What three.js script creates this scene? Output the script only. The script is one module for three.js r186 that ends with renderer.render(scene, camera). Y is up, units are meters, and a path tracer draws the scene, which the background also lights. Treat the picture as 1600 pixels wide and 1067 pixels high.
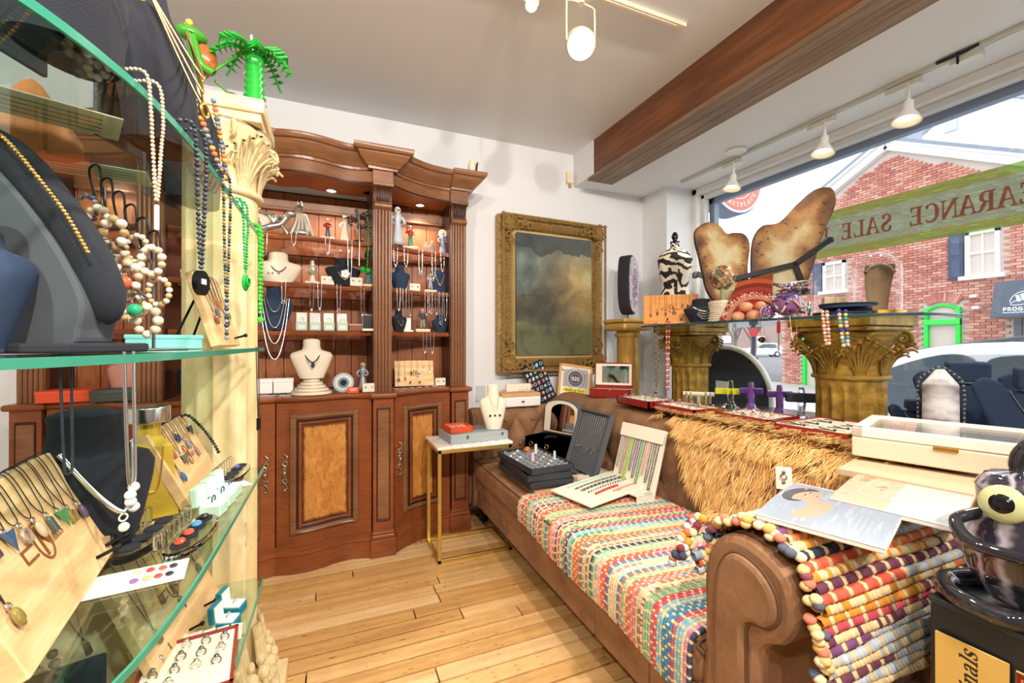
import * as THREE from 'three';
import { RoundedBoxGeometry } from 'three/addons/geometries/RoundedBoxGeometry.js';
import { mergeGeometries, toCreasedNormals } from 'three/addons/utils/BufferGeometryUtils.js';
import { ImprovedNoise } from 'three/addons/math/ImprovedNoise.js';
import { MarchingCubes } from 'three/addons/objects/MarchingCubes.js';

// ---------- camera, sky, exposure ----------
const scene = new THREE.Scene();
const camera = new THREE.PerspectiveCamera(76.33, 1600 / 1067, 0.02, 200);
camera.position.set(0, 1.22, 0);
camera.rotation.order = 'YXZ';
camera.rotation.set(THREE.MathUtils.degToRad(0.21), THREE.MathUtils.degToRad(-22.6), 0);
scene.background = new THREE.Color().setRGB(1.65, 1.75, 1.9);
const renderer = new THREE.WebGLRenderer({ antialias: true });
renderer.toneMapping = THREE.LinearToneMapping;
renderer.toneMappingExposure = 1.36;
renderer.shadowMap.enabled = true;
const sun = new THREE.DirectionalLight(0xfff2e0, 0.5);
sun.position.set(9, 11, 6); sun.target.position.set(6, 0, -4); sun.castShadow = true; sun.shadow.radius = 30;
Object.assign(sun.shadow.camera, { left: -30, right: 30, top: 30, bottom: -30, near: 0.5, far: 80 });
scene.add(sun, sun.target);

// ---------- helpers ----------
const PI = Math.PI, V = (x, y, z) => new THREE.Vector3(x, y, z);
let seed = 7;
const rnd = (a = 1, b) => { seed = (seed * 1664525 + 1013904223) >>> 0; const r = seed / 4294967296; return b === undefined ? r * a : a + (b - a) * r; };
const pick = (a) => a[Math.floor(rnd(a.length))];
const taken = new Map();
const numbered = (n) => { const k = taken.get(n) || 0; taken.set(n, k + 1); return k ? n + '_' + String(k).padStart(3, '0') : n; };
function thing(name, label, category, pos = [0, 0, 0], ry = 0, group) {
  const o = new THREE.Group(); o.name = numbered(name); o.position.set(...pos); o.rotation.y = ry;
  o.userData = { label, category }; if (group) o.userData.group = group; scene.add(o); return o;
}
function struct(name) { const o = new THREE.Group(); o.name = numbered(name); o.userData = { kind: 'structure' }; scene.add(o); return o; }
function part(parent, name, geo, mat, pos, rot) {
  if (Array.isArray(geo)) geo = merge(geo);
  const m = new THREE.Mesh(geo, mat); m.name = name; m.castShadow = m.receiveShadow = true;
  if (pos) m.position.set(...pos); if (rot) m.rotation.set(...rot); parent.add(m); return m;
}
function copy(o, pos, ry, label, group) {
  const c = o.clone(); c.name = numbered(o.name.replace(/_\d\d\d$/, '')); c.userData = { ...o.userData };
  if (pos) c.position.set(...pos); if (ry !== undefined) c.rotation.y = ry; if (label) c.userData.label = label; if (group) c.userData.group = group;
  scene.add(c); return c;
}
function merge(list) {
  list = list.map((g) => { g = g.index ? g.toNonIndexed() : g; for (const k of Object.keys(g.attributes)) if (!['position', 'normal', 'uv', 'color'].includes(k)) g.deleteAttribute(k); return g; });
  const col = list.some((g) => g.attributes.color);
  if (col) for (const g of list) if (!g.attributes.color) g.setAttribute('color', new THREE.BufferAttribute(new Float32Array(g.attributes.position.count * 3).fill(1), 3));
  return mergeGeometries(list);
}
const tr = (g, x = 0, y = 0, z = 0) => g.translate(x, y, z);
const box = (w, h, d, x = 0, y = 0, z = 0) => uvm(new THREE.BoxGeometry(w, h, d).translate(x, y, z));
const rbox = (w, h, d, r = 0.004, x = 0, y = 0, z = 0, seg = 2) => uvm(new RoundedBoxGeometry(w, h, d, seg, Math.min(r, w / 2.01, h / 2.01, d / 2.01)).translate(x, y, z));
// uv in metres by the dominant axis of the normal; the grain (u) follows `axis`
function uvm(g, axis = 'x') {
  const p = g.attributes.position, n = g.attributes.normal, uv = new Float32Array(p.count * 2);
  for (let i = 0; i < p.count; i++) {
    const x = p.getX(i), y = p.getY(i), z = p.getZ(i), a = Math.abs(n.getX(i)), b = Math.abs(n.getY(i)), c = Math.abs(n.getZ(i));
    let q = a > b && a > c ? [z, y, 'z', 'y'] : b > c ? [x, z, 'x', 'z'] : [x, y, 'x', 'y'];
    if (q[3] === axis) q = [q[1], q[0]];
    uv[2 * i] = q[0]; uv[2 * i + 1] = q[1];
  }
  g.setAttribute('uv', new THREE.BufferAttribute(uv, 2)); return g;
}
const lathe = (pts, seg = 28) => new THREE.LatheGeometry(pts.map((p) => new THREE.Vector2(p[0], p[1])), seg);
const cyl = (r0, r1, h, seg = 20, x = 0, y = 0, z = 0) => new THREE.CylinderGeometry(r0, r1, h, seg).translate(x, y, z);
const ball = (r, x = 0, y = 0, z = 0, sx = 1, sy = 1, sz = 1, w = 12, h = 8) => new THREE.SphereGeometry(r, w, h).scale(sx, sy, sz).translate(x, y, z);
const tor = (R, r, x = 0, y = 0, z = 0, a = 6, b = 18) => new THREE.TorusGeometry(R, r, a, b).translate(x, y, z);
const v3 = (p) => p.isVector3 ? p : V(p[0], p[1], p[2]);
const tube = (pts, r, seg, rad = 6, closed = false) => new THREE.TubeGeometry(new THREE.CatmullRomCurve3(pts.map(v3), closed, 'catmullrom', 0.5), seg || pts.length * 6, r, rad, closed);
const bar = (a, b, r, rad = 6) => { a = v3(a); b = v3(b); const g = new THREE.CylinderGeometry(r, r, a.distanceTo(b), rad); g.applyQuaternion(new THREE.Quaternion().setFromUnitVectors(V(0, 1, 0), b.clone().sub(a).normalize())); const m = a.clone().add(b).multiplyScalar(0.5); return g.translate(m.x, m.y, m.z); };
const shape = (pts) => { const s = new THREE.Shape(); pts.forEach((p, i) => i ? s.lineTo(p[0], p[1]) : s.moveTo(p[0], p[1])); return s; };
const smooth = (pts, n = 60, closed = true) => new THREE.CatmullRomCurve3(pts.map((p) => V(p[0], p[1], 0)), closed, 'catmullrom', 0.5).getPoints(n).slice(0, closed ? -1 : undefined).map((p) => [p.x, p.y]);
const extr = (pts, d, bev = 0.003) => { const g = new THREE.ExtrudeGeometry(Array.isArray(pts) ? shape(pts) : pts, { depth: Math.max(d - 2 * bev, 1e-4), bevelEnabled: bev > 0, bevelSize: bev, bevelThickness: bev, bevelOffset: -bev, bevelSegments: 2, curveSegments: 20 }); return g.translate(0, 0, bev); };
const rot = (g, x = 0, y = 0, z = 0) => { if (x) g.rotateX(x); if (y) g.rotateY(y); if (z) g.rotateZ(z); return g; };
// sweep a closed profile [[out, y], ...] along a plan path [[x, z], ...]; the profile's "out" is the path's left-hand normal
function sweep(path, prof, caps = true) {
  const N = path.length, M = prof.length, pos = [], uv = [], idx = [];
  const nrm = path.map((p, i) => { const a = path[Math.max(i - 1, 0)], b = path[Math.min(i + 1, N - 1)]; const d1 = [p[0] - a[0], p[1] - a[1]], d2 = [b[0] - p[0], b[1] - p[1]]; const nn = (d) => { const l = Math.hypot(...d) || 1; return [-d[1] / l, d[0] / l]; }; const n1 = i ? nn(d1) : nn(d2), n2 = i < N - 1 ? nn(d2) : n1; let m = [n1[0] + n2[0], n1[1] + n2[1]]; const l = Math.hypot(...m); m = [m[0] / l, m[1] / l]; const k = 1 / Math.max(0.5, m[0] * n1[0] + m[1] * n1[1]); return [m[0] * k, m[1] * k]; });
  let s = 0; const S = path.map((p, i) => { if (i) s += Math.hypot(p[0] - path[i - 1][0], p[1] - path[i - 1][1]); return s; });
  let q = 0; const Q = [0]; for (let j = 0; j < M; j++) { const a = prof[j], b = prof[(j + 1) % M]; q += Math.hypot(a[0] - b[0], a[1] - b[1]); Q.push(q); }
  for (let i = 0; i < N; i++) for (let j = 0; j <= M; j++) { const f = prof[j % M]; pos.push(path[i][0] + nrm[i][0] * f[0], f[1], path[i][1] + nrm[i][1] * f[0]); uv.push(S[i], Q[j]); }
  for (let i = 0; i < N - 1; i++) for (let j = 0; j < M; j++) { const a = i * (M + 1) + j, b = a + M + 1; idx.push(a, b, a + 1, b, b + 1, a + 1); }
  if (caps) { const sh = THREE.ShapeUtils.triangulateShape(prof.map((f) => new THREE.Vector2(f[0], f[1])), []); for (const e of [0, N - 1]) for (const t of sh) idx.push(...t.map((j) => e * (M + 1) + j)); }
  let g = new THREE.BufferGeometry(); g.setAttribute('position', new THREE.Float32BufferAttribute(pos, 3)); g.setAttribute('uv', new THREE.Float32BufferAttribute(uv, 2)); g.setIndex(idx);
  g = toCreasedNormals(g, 0.6); return g;
}
// grid surface from a function (u, v) -> [x, y, z]
function grid(nu, nv, f, uvs = [1, 1]) {
  const pos = [], uv = [], idx = [];
  for (let j = 0; j <= nv; j++) for (let i = 0; i <= nu; i++) { pos.push(...f(i / nu, j / nv)); uv.push(i / nu * uvs[0], j / nv * uvs[1]); }
  for (let j = 0; j < nv; j++) for (let i = 0; i < nu; i++) { const a = j * (nu + 1) + i, b = a + nu + 1; idx.push(a, a + 1, b, a + 1, b + 1, b); }
  const g = new THREE.BufferGeometry(); g.setAttribute('position', new THREE.Float32BufferAttribute(pos, 3)); g.setAttribute('uv', new THREE.Float32BufferAttribute(uv, 2)); g.setIndex(idx); g.computeVertexNormals(); return g;
}
const tint = (g, c) => { c = new THREE.Color(c); const n = g.attributes.position.count, a = new Float32Array(n * 3); for (let i = 0; i < n; i++) a.set([c.r, c.g, c.b], i * 3); g.setAttribute('color', new THREE.BufferAttribute(a, 3)); return g; };

// ---------- materials ----------
const pn = new ImprovedNoise();
const fbm = (x, y, z = 0, o = 4) => { let s = 0, a = 0.5; for (let i = 0; i < o; i++) { s += a * pn.noise(x, y, z + i * 7.3); x *= 2.03; y *= 2.03; a *= 0.5; } return s; };
const hex = (h) => [(h >> 16) & 255, (h >> 8) & 255, h & 255];
const lerp3 = (a, b, t) => { t = Math.min(1, Math.max(0, t)); return [a[0] + (b[0] - a[0]) * t, a[1] + (b[1] - a[1]) * t, a[2] + (b[2] - a[2]) * t]; };
// texture from f(u, v) -> [r, g, b] 0..255 (sRGB) or a grey number; u, v in 0..1 stand for `size` metres
function tex(n, size, f, srgb = true, m = n) {
  const d = new Uint8Array(n * m * 4);
  for (let j = 0; j < m; j++) for (let i = 0; i < n; i++) { let c = f(i / n, j / m); if (!Array.isArray(c)) c = [c, c, c]; const o = (j * n + i) * 4; d[o] = Math.max(0, Math.min(255, c[0])); d[o + 1] = Math.max(0, Math.min(255, c[1])); d[o + 2] = Math.max(0, Math.min(255, c[2])); d[o + 3] = 255; }
  const t = new THREE.DataTexture(d, n, m); t.wrapS = t.wrapT = THREE.MirroredRepeatWrapping; t.magFilter = THREE.LinearFilter; if (srgb) t.colorSpace = THREE.SRGBColorSpace;
  t.repeat.set(1 / size, 1 / (size * m / n)); t.needsUpdate = true; return t;
}
const std = (color, roughness = 0.7, metalness = 0, extra = {}) => new THREE.MeshStandardMaterial({ color, roughness, metalness, ...extra });
const phy = (o) => new THREE.MeshPhysicalMaterial(o);
// wood with the grain along u; a, b = light and dark tone
const woodTex = (size, a, b, k = 1, n = 512) => tex(n, size, (u, v) => { const w = fbm(u * 1.5 * k, v * 9 * k, 3) * 1.6, r = Math.sin((v * 14 * k + w * 3 + fbm(u * 3, v * 3) * 2) * 6); const f = 0.5 + 0.1 * r + fbm(u * 8 * k, v * 120 * k, 9, 3) * 0.55 + fbm(u * 3, v * 3, 5) * 0.9; return lerp3(hex(a), hex(b), f); });
const bumpNoise = (size, k, n = 256) => tex(n, size, (u, v) => 128 + 150 * fbm(u * k, v * k, 2, 4), false);
const canvasTex = (w, h, draw) => { const c = document.createElement('canvas'); c.width = w; c.height = h; const g = c.getContext('2d'); draw(g, w, h); const t = new THREE.CanvasTexture(c); t.colorSpace = THREE.SRGBColorSpace; return t; };
const M = {
  wall: std(0xe9edf2, 0.85, 0, { bumpMap: bumpNoise(0.5, 40), bumpScale: 0.0008 }),
  ceil: std(0xeceef0, 0.9),
  white: std(0xf4f4f2, 0.5), whiteGloss: std(0xf6f6f4, 0.25), cream: std(0xefe4cd, 0.7), creamLeather: std(0xf1ead9, 0.6), linen: std(0xf2e9d6, 0.9, 0, { bumpMap: bumpNoise(0.03, 30, 128), bumpScale: 0.0006 }),
  black: std(0x1b1d22, 0.55), blackMetal: std(0x1a1c20, 0.4, 0.6), blackGloss: std(0x101114, 0.15),
  velvet: phy({ color: 0x20242e, roughness: 0.95, sheen: 0.7, sheenRoughness: 0.4, sheenColor: new THREE.Color(0x3a4256), bumpMap: bumpNoise(0.1, 30, 128), bumpScale: 0.001 }),
  velvetBlue: phy({ color: 0x283a56, roughness: 0.95, sheen: 0.8, sheenRoughness: 0.4, sheenColor: new THREE.Color(0x4a6080) }),
  velvetBack: std(0x4d525a, 0.9),
  silver: std(0xd8d8d6, 0.22, 1), silverDark: std(0x8c8c8c, 0.35, 1), gold: std(0xd9a94e, 0.25, 1), goldPale: std(0xe2c27c, 0.3, 1), brassTable: std(0xd9bd6a, 0.35, 0.85), brass: std(0xc79a45, 0.3, 1), copper: std(0xc07a48, 0.35, 1),
  glass: phy({ color: 0xffffff, roughness: 0.02, transmission: 1, thickness: 0, ior: 1.5 }),
  glassSolid: phy({ color: 0xffffff, roughness: 0.02, transmission: 1, thickness: 0.02, ior: 1.5 }),
  glassGreen: phy({ color: 0xeaf7f1, roughness: 0.02, transmission: 1, thickness: 0.012, ior: 1.5, attenuationColor: new THREE.Color(0x3fae8e), attenuationDistance: 0.12 }),
  glassShelf: phy({ color: 0xeaf6f1, roughness: 0.015, transmission: 1, thickness: 0, ior: 1.5 }), glassEdge: phy({ color: 0x4fb59a, roughness: 0.12, transmission: 0.35, thickness: 0, ior: 1.5 }),
  pearl: phy({ color: 0xf3ead9, roughness: 0.2, clearcoat: 0.6 }), red: std(0x9b1c1f, 0.3), redGloss: phy({ color: 0x8e1a16, roughness: 0.25, clearcoat: 0.7 }), orange: std(0xe0512a, 0.5), teal: std(0x157f93, 0.5), mint: std(0xbfe0cf, 0.6), tiffany: std(0x7fd0cf, 0.55), kraft: std(0xc9a173, 0.8), paper: std(0xf7f6f2, 0.8), grey: std(0x8d949a, 0.6), greyWood: std(0xa4b0b3, 0.6), green: std(0x11a33c, 0.35),
};
const col = (c, r = 0.5, m = 0) => { const k = c + '_' + r + '_' + m; return (col.c ||= {})[k] ||= std(c, r, m); };
const gem = (c) => (gem.c ||= {})[c] ||= phy({ color: c, roughness: 0.12, clearcoat: 1 });
// ---------- the room ----------
const XW = 2.784, CEIL = 2.745, SOF = 2.49, ZB = -3.06, XL = -2.3, ZR = 2.6;
{
  const f = struct('floor');
  const tones = [[0xeec78c, 0xc9995c], [0xe6bb7c, 0xba894e], [0xf1d09c, 0xd3a76c], [0xe0b272, 0xb08048], [0xecc68c, 0xc3935a]];
  const fm = tones.map(([a, b], i) => std(0xffffff, 0.42, 0, { map: tex(512, 1.4, (u, v) => { const g = 0.42 + fbm(u * 3, v * 34, i * 5) * 1.0 + fbm(u * 30, v * 300, i, 2) * 0.5; let c = lerp3(hex(a), hex(b), g); const s = fbm(u * 26, v * 150, i + 40, 2); if (s > 0.33) c = lerp3(c, [70, 44, 22], (s - 0.33) * 9); return c; }), bumpMap: bumpNoise(0.4, 30), bumpScale: 0.0008 }));
  part(f, 'subfloor', box(XW - XL + 0.4, 0.1, ZR - ZB + 0.4, (XW + XL) / 2, -0.072, (ZR + ZB) / 2), std(0x140c06, 0.95));
  // narrow old boards running along x
  const W = 0.0795, hidden = [];
  for (let r = 0, z = ZB; z < ZR; r++, z += W) {
    let x = XL - rnd(0.9);
    while (x < XW) {
      const L = pick([0.9, 1.2, 1.5, 1.8]), x0 = Math.max(x, XL), x1 = Math.min(x + L, XW); x += L;
      if (x1 - x0 < 0.04) continue;
      const g = rbox(x1 - x0 - 0.005, 0.022, W - 0.0092, 0.0015, 0, 0, 0, 1), o = rnd(8); const uv = g.attributes.uv; for (let i = 0; i < uv.count; i++) uv.setXY(i, uv.getX(i) + o, uv.getY(i) + o * 1.7);
      if (z > 0.2) { hidden.push(g.translate((x0 + x1) / 2, -0.011, z + W / 2)); continue; }
      part(f, 'plank', g, fm[Math.floor(rnd(5))], [(x0 + x1) / 2, -0.011 + rnd(-0.0007, 0.0004), z + W / 2]);
    }
  }
  part(f, 'planks_behind', hidden, fm[0]).userData.kind = 'stuff';
  const wb = struct('wall_back');
  part(wb, 'wall', box(XW - XL + 0.6, 3.1, 0.14, (XW + XL) / 2, 1.45, ZB - 0.07), M.wall);
  part(wb, 'outlet_cover', rbox(0.075, 0.118, 0.006, 0.003, 1.02, 0.845, ZB + 0.003), col(0xc9ced4, 0.5));
  const wl = struct('wall_left'); part(wl, 'wall', box(0.14, 3.1, ZR - ZB + 0.4, XL - 0.07, 1.45, (ZR + ZB) / 2), M.wall);
  const wr = struct('wall_rear'); part(wr, 'wall', box(XW - XL + 0.6, 3.1, 0.14, (XW + XL) / 2, 1.45, ZR + 0.07), M.wall);
  const cl = struct('ceiling');
  part(cl, 'ceiling_panel', box(1.9 - XL + 0.1, 0.12, ZR - ZB + 0.2, (1.9 + XL) / 2, CEIL + 0.06, (ZR + ZB) / 2), M.ceil);
  part(cl, 'soffit', box(XW - 2.0 + 0.3, 0.36, ZR - ZB + 0.2, (XW + 2.0 + 0.3) / 2, SOF + 0.18, (ZR + ZB) / 2), M.ceil);
  part(cl, 'beam_end_block', box(0.2, 0.26, 0.285, 1.915, 2.616, ZB + 0.142), M.wall);
  // window wall: corner pier, low wall and the far jamb behind the camera
  const ww = struct('wall_window');
  part(ww, 'pier', box(0.42, 2.5, 0.298, 2.506 + 0.21, 1.25, ZB + 0.149), M.wall);
  part(ww, 'low_wall', box(0.14, 0.95, 4.2, XW + 0.09, -0.025, -0.66), M.wall);
  part(ww, 'side_wall', box(0.14, 3.1, 1.3, XW + 0.09, 1.45, 2.0), M.wall);
  part(ww, 'lintel', box(0.14, 0.7, 4.2, XW + 0.09, 2.84, -0.66), M.wall);
  const lg = struct('trim_1'); lg.name = 'trim_1';
  part(lg, 'window_ledge', rbox(0.8, 0.05, 4.0, 0.006, 2.385, 0.425, -0.76), M.whiteGloss);
  part(lg, 'ledge_face', box(0.03, 0.4, 4.0, 2.0, 0.2, -0.76), M.white);
  const bb = struct('baseboard_back'); part(bb, 'board', [rbox(1.7, 0.15, 0.018, 0.005, 1.65, 0.075, ZB + 0.009), rbox(1.7, 0.02, 0.03, 0.006, 1.65, 0.012, ZB + 0.015)], M.white);
  const bl = struct('baseboard_left'); part(bl, 'board', rbox(0.018, 0.15, ZR - ZB, 0.005, XL + 0.009, 0.075, (ZR + ZB) / 2), M.white);
  // beam
  const bm = thing('ceiling_beam', 'long dark brown timber ceiling beam with knots', 'beam', [1.92, 2.6, -0.06]);
  const bt = (c) => std(0xffffff, 0.5, 0, { map: tex(512, 1.1, (u, v) => { let q = lerp3(hex(c[0]), hex(c[1]), 0.45 + fbm(u * 2, v * 22, 1) * 1.1 + fbm(u * 12, v * 190, 4, 2) * 0.5); for (const [a, b, r] of [[0.3, 0.22, 0.018], [0.8, 0.7, 0.012]]) { const d = Math.hypot((u - a) * 0.75, v - b); if (d < r) q = lerp3([30, 16, 10], q, d / r * 0.8); else if (d < r * 3) q = lerp3([80, 42, 24], q, 0.5 + (d - r) / r / 4); } return q; }), bumpMap: bumpNoise(0.3, 25), bumpScale: 0.001 });
  const face = bt([0x8f5a34, 0x55311d]), under = bt([0xa58a6e, 0x6b5340]);
  part(bm, 'beam_face', box(0.2, 0.262, 5.37, 0.0, 0.016, -0.0275), face);
  for (let i = 0; i < 3; i++) part(bm, 'plank', uvm(rbox(0.0735, 0.026, 5.62, 0.003, -0.0745 + i * 0.0745, -0.128, 0.03), 'z'), under);
  // window frame, glass and the blade of blue grey steel round it
  const w = struct('window_1'); w.name = 'window_1';
  const z0 = -2.762, z1 = 1.3, zc = (z0 + z1) / 2, L = z1 - z0;
  part(w, 'frame', [rbox(0.06, 2.04, 0.05, 0.006, XW + 0.02, 1.47, z0 + 0.025), rbox(0.06, 0.05, L, 0.006, XW + 0.02, SOF - 0.025, zc), rbox(0.06, 0.06, L, 0.006, XW + 0.02, 0.48, zc)], M.white);
  part(w, 'inner_stop', [rbox(0.05, 2.0, 0.04, 0.006, XW + 0.06, 1.47, z0 + 0.07), rbox(0.05, 0.04, L, 0.006, XW + 0.06, SOF - 0.07, zc), rbox(0.05, 0.04, L, 0.006, XW + 0.06, 0.53, zc)], col(0xe4e9ec, 0.4));
  part(w, 'steel_edge', [box(0.05, 1.95, 0.05, XW + 0.13, 1.47, z0 + 0.1), box(0.05, 0.05, L, XW + 0.13, SOF - 0.1, zc)], col(0x7d8da3, 0.5));
  part(w, 'pane', box(0.008, 1.92, L - 0.16, XW + 0.1, 1.46, zc + 0.02), M.glass);
}
// ---------- the street outside ----------
const GY = -0.45;
{
  const g = struct('ground');
  part(g, 'road', box(60, 0.1, 90, 33, GY - 0.06, -25), std(0xffffff, 0.85, 0, { map: tex(256, 3, (u, v) => 122 + 50 * fbm(u * 20, v * 20) + 40 * fbm(u * 120, v * 120, 3, 2)) }));
  part(g, 'pavement', box(1.4, 0.12, 90, 3.65, GY - 0.02, -25), col(0xb9b7b2, 0.85));
  part(g, 'far_pavement', box(3, 0.14, 90, 15.6, GY - 0.02, -25), col(0xb2afa9, 0.85));
  // brick house across the street
  const BX = 17, h = thing('brick_house', 'red brick house with white gable trim and grey roof across the street', 'building', [BX, GY, -8.4]);
  const H = (y) => y - GY, Z = (z) => z + 8.4;
  const mort = col(0xcfc2b6, 0.9), wallPts = [[-9, 0], [Z(-12.14), 0], [Z(-12.14), H(5.6)], [Z(-8.44), H(7.6)], [Z(-4.3), H(5.3)], [9, H(5.3)], [9, 0]].slice(1);
  const toYZ = (gm) => rot(gm, 0, -PI / 2); // shape x -> z
  part(h, 'wall', tr(toYZ(extr(wallPts, 0.3, 0)), 0.31, 0, 0), mort);
  const holes = [[-6.56, -5.86, 3.06, 4.42], [-10.5, -9.75, 3.05, 4.2], [-7.5, -6.66, GY, 2.4], [-11.24, -10.66, GY, 2.05], [-5.6, -3.8, GY, 2.3]];
  const top = (z) => z < -8.44 ? 5.6 + (z + 12.14) / 3.7 * 2 : z < -4.3 ? 7.6 - (z + 8.44) / 4.14 * 2.3 : 5.3;
  const bw = 0.235, bh = 0.0835, list = [];
  for (let r = 0, y = GY; y < 7.5; r++, y += bh) for (let z = -12.14 + (r % 2) * bw / 2; z < -4.2; z += bw) {
    if (y + bh > top(z) - 0.12 || y + bh > top(z + bw) - 0.12) continue;
    if (holes.some((q) => z + bw > q[0] && z < q[1] && y + bh > q[2] && y < q[3])) continue;
    list.push([z + bw / 2, y + bh / 2, -z + Math.abs(y - 2.5)]);
  }
  list.sort((a, b) => a[2] - b[2]);
  const bmats = [0xbd7868, 0xc98a76, 0xb06c5e, 0xd29c88, 0xc2826f].map((c) => std(c, 0.9)), bg = new THREE.BoxGeometry(0.05, bh - 0.016, bw - 0.016);
  list.slice(0, 300).forEach(([z, y]) => part(h, 'brick', bg, pick(bmats), [-0.01 - rnd(0.006), H(y), Z(z)]));
  const rest = list.slice(300), im = new THREE.InstancedMesh(bg, std(0xffffff, 0.9), rest.length), mt = new THREE.Matrix4();
  rest.forEach(([z, y], i) => { im.setMatrixAt(i, mt.makeTranslation(-0.01 - rnd(0.006), H(y), Z(z))); im.setColorAt(i, pick(bmats).color); });
  im.name = 'bricks'; im.userData.kind = 'stuff'; h.add(im);
  // gable boards and roof
  const rake = (a, b, wd, x, d) => { const dy = b[1] - a[1], dz = b[0] - a[0], l = Math.hypot(dy, dz); return tr(rot(box(d, wd, l), -Math.atan2(dy, dz), 0, 0), x, (a[1] + b[1]) / 2, (a[0] + b[0]) / 2); };
  const P = (z, y) => [Z(z), H(y)];
  for (const [a, b] of [[P(-12.5, 5.5), P(-8.44, 7.72)], [P(-8.44, 7.72), P(-4.1, 5.32)]]) {
    part(h, 'gable_board', [rake(a, b, 0.26, -0.12, 0.2), rake([a[0], a[1] + 0.13], [b[0], b[1] + 0.13], 0.08, -0.24, 0.3)], col(0xf0f1f0, 0.6));
    part(h, 'roof', rake([a[0], a[1] + 0.22], [b[0], b[1] + 0.22], 0.1, 2.6, 6), std(0x8b95a0, 0.95, 0, { bumpMap: bumpNoise(0.5, 14), bumpScale: 0.02 }));
  }
  part(h, 'chimney', [box(0.8, 1.7, 0.75, 1.4, H(8.2), Z(-8.75)), box(0.9, 0.1, 0.85, 1.4, H(9.05), Z(-8.75))], col(0x99a3b1, 0.8));
  // windows
  const blinds = col(0xe6eaea, 0.6);
  for (const [a, b, y0, y1] of holes.slice(0, 2)) {
    const w = part(h, 'window', [box(0.1, y1 - y0, 0.09, -0.03, H((y0 + y1) / 2), Z(a + 0.045)), box(0.1, y1 - y0, 0.09, -0.03, H((y0 + y1) / 2), Z(b - 0.045)), box(0.1, 0.1, b - a, -0.03, H(y1 - 0.05), Z((a + b) / 2)), box(0.22, 0.11, b - a + 0.24, -0.05, H(y0 + 0.03), Z((a + b) / 2)), box(0.06, 0.05, b - a, -0.01, H((y0 + y1) / 2 + 0.04), Z((a + b) / 2)), box(0.05, y1 - y0, 0.03, -0.01, H((y0 + y1) / 2), Z((a + b) / 2))], col(0xf1f1ec, 0.6));
    part(w, 'pane', box(0.02, y1 - y0, b - a, 0.06, H((y0 + y1) / 2), Z((a + b) / 2)), col(0x5c6870, 0.1));
    const n = 16; for (let i = 0; i < n; i++) part(w, 'blind_slat', box(0.02, (y1 - y0) / n * 0.72, b - a - 0.14, 0.03, H(y0 + (i + 0.7) * (y1 - y0) / (n + 0.6)), Z((a + b) / 2)), blinds);
    const sh = part(h, 'shutter', box(0.06, y1 - y0, 0.32, -0.07, H((y0 + y1) / 2 + 0.02), Z(a - 0.2)), col(0x3f4c60, 0.7));
    for (const k of [0.26, 0.72]) part(sh, 'panel', box(0.02, (y1 - y0) * 0.36, 0.2, -0.1, H(y0 + k * (y1 - y0)), Z(a - 0.2)), col(0x4a5870, 0.7));
  }
  // green doors under an arch
  for (const [a, b, y1] of [[-7.5, -6.66, 2.4], [-11.24, -10.66, 2.05]]) {
    const c = Z((a + b) / 2), w = b - a, gr = col(0x14d53c, 0.5), yt = y1 - 0.55;
    const d = part(h, 'door_frame', [box(0.16, H(y1 - 0.12), 0.1, -0.03, H(y1 - 0.12) / 2, Z(a + 0.05)), box(0.16, H(y1 - 0.12), 0.1, -0.03, H(y1 - 0.12) / 2, Z(b - 0.05)), box(0.18, 0.16, w, -0.04, H(yt), c), tr(rot(new THREE.TorusGeometry(w * 0.62, 0.05, 5, 16, 1.9).rotateZ((PI - 1.9) / 2), 0, PI / 2), -0.03, H(y1 - 0.05) - w * 0.62, c)], gr);
    part(d, 'door_leaf', box(0.05, H(yt), w - 0.2, 0.06, H(yt) / 2, c), col(0xe8eceb, 0.5));
    part(d, 'transom_pane', box(0.03, 0.5, w - 0.2, 0.06, H(yt) + 0.3, c), col(0x9aa3a6, 0.15));
    for (let i = -7; i <= 7; i++) part(h, 'arch_brick', tr(rot(box(0.06, 0.26, 0.05, 0, w * 0.62 + 0.24, 0), i * 0.075, 0, 0), -0.03, H(y1 - 0.05) - w * 0.62, c), pick(bmats));
  }
  const aw = part(h, 'awning', tr(toYZ(extr([[Z(-5.78), 0], [Z(-5.68), 0.95], [Z(-3.6), 0.95], [Z(-3.6), 0]], 0.85, 0.01)), -0.0, H(1.88), 0), col(0x56616e, 0.7));
  part(aw, 'awning_lettering', new THREE.PlaneGeometry(1.6, 0.8).rotateY(-PI / 2).translate(-0.862, H(2.32), Z(-4.85)), new THREE.MeshStandardMaterial({ roughness: 0.7, map: canvasTex(512, 256, (g, w, hh) => { g.fillStyle = '#56616e'; g.fillRect(0, 0, w, hh); g.strokeStyle = g.fillStyle = '#f1f3f4'; g.lineWidth = 5; g.beginPath(); g.arc(170, 150, 90, PI * 1.02, PI * 1.8); g.stroke(); g.beginPath(); g.ellipse(160, 140, 78, 22, -0.25, 0, 7); g.stroke(); for (let i = 0; i < 4; i++) { g.save(); g.translate(120 + i * 26, 130 - (i % 2) * 14); g.rotate(-0.25); g.fillRect(0, -40 + i * 4, 22, 54); g.restore(); } g.font = 'bold 44px sans-serif'; g.fillText('PROGRESS', 36, 216); g.fillRect(36, 226, 300, 5); }) }));
  part(h, 'shopfront', [box(0.1, 2.6, 0.14, -0.1, H(0.85), Z(-5.5)), box(0.06, 2.4, 1.5, 0.02, H(0.75), Z(-4.6))], col(0x59636e, 0.4));
  part(h, 'shop_poster', box(0.02, 0.7, 0.7, -0.03, H(1.25), Z(-5.0)), col(0xe3e8ea, 0.5));
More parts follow.
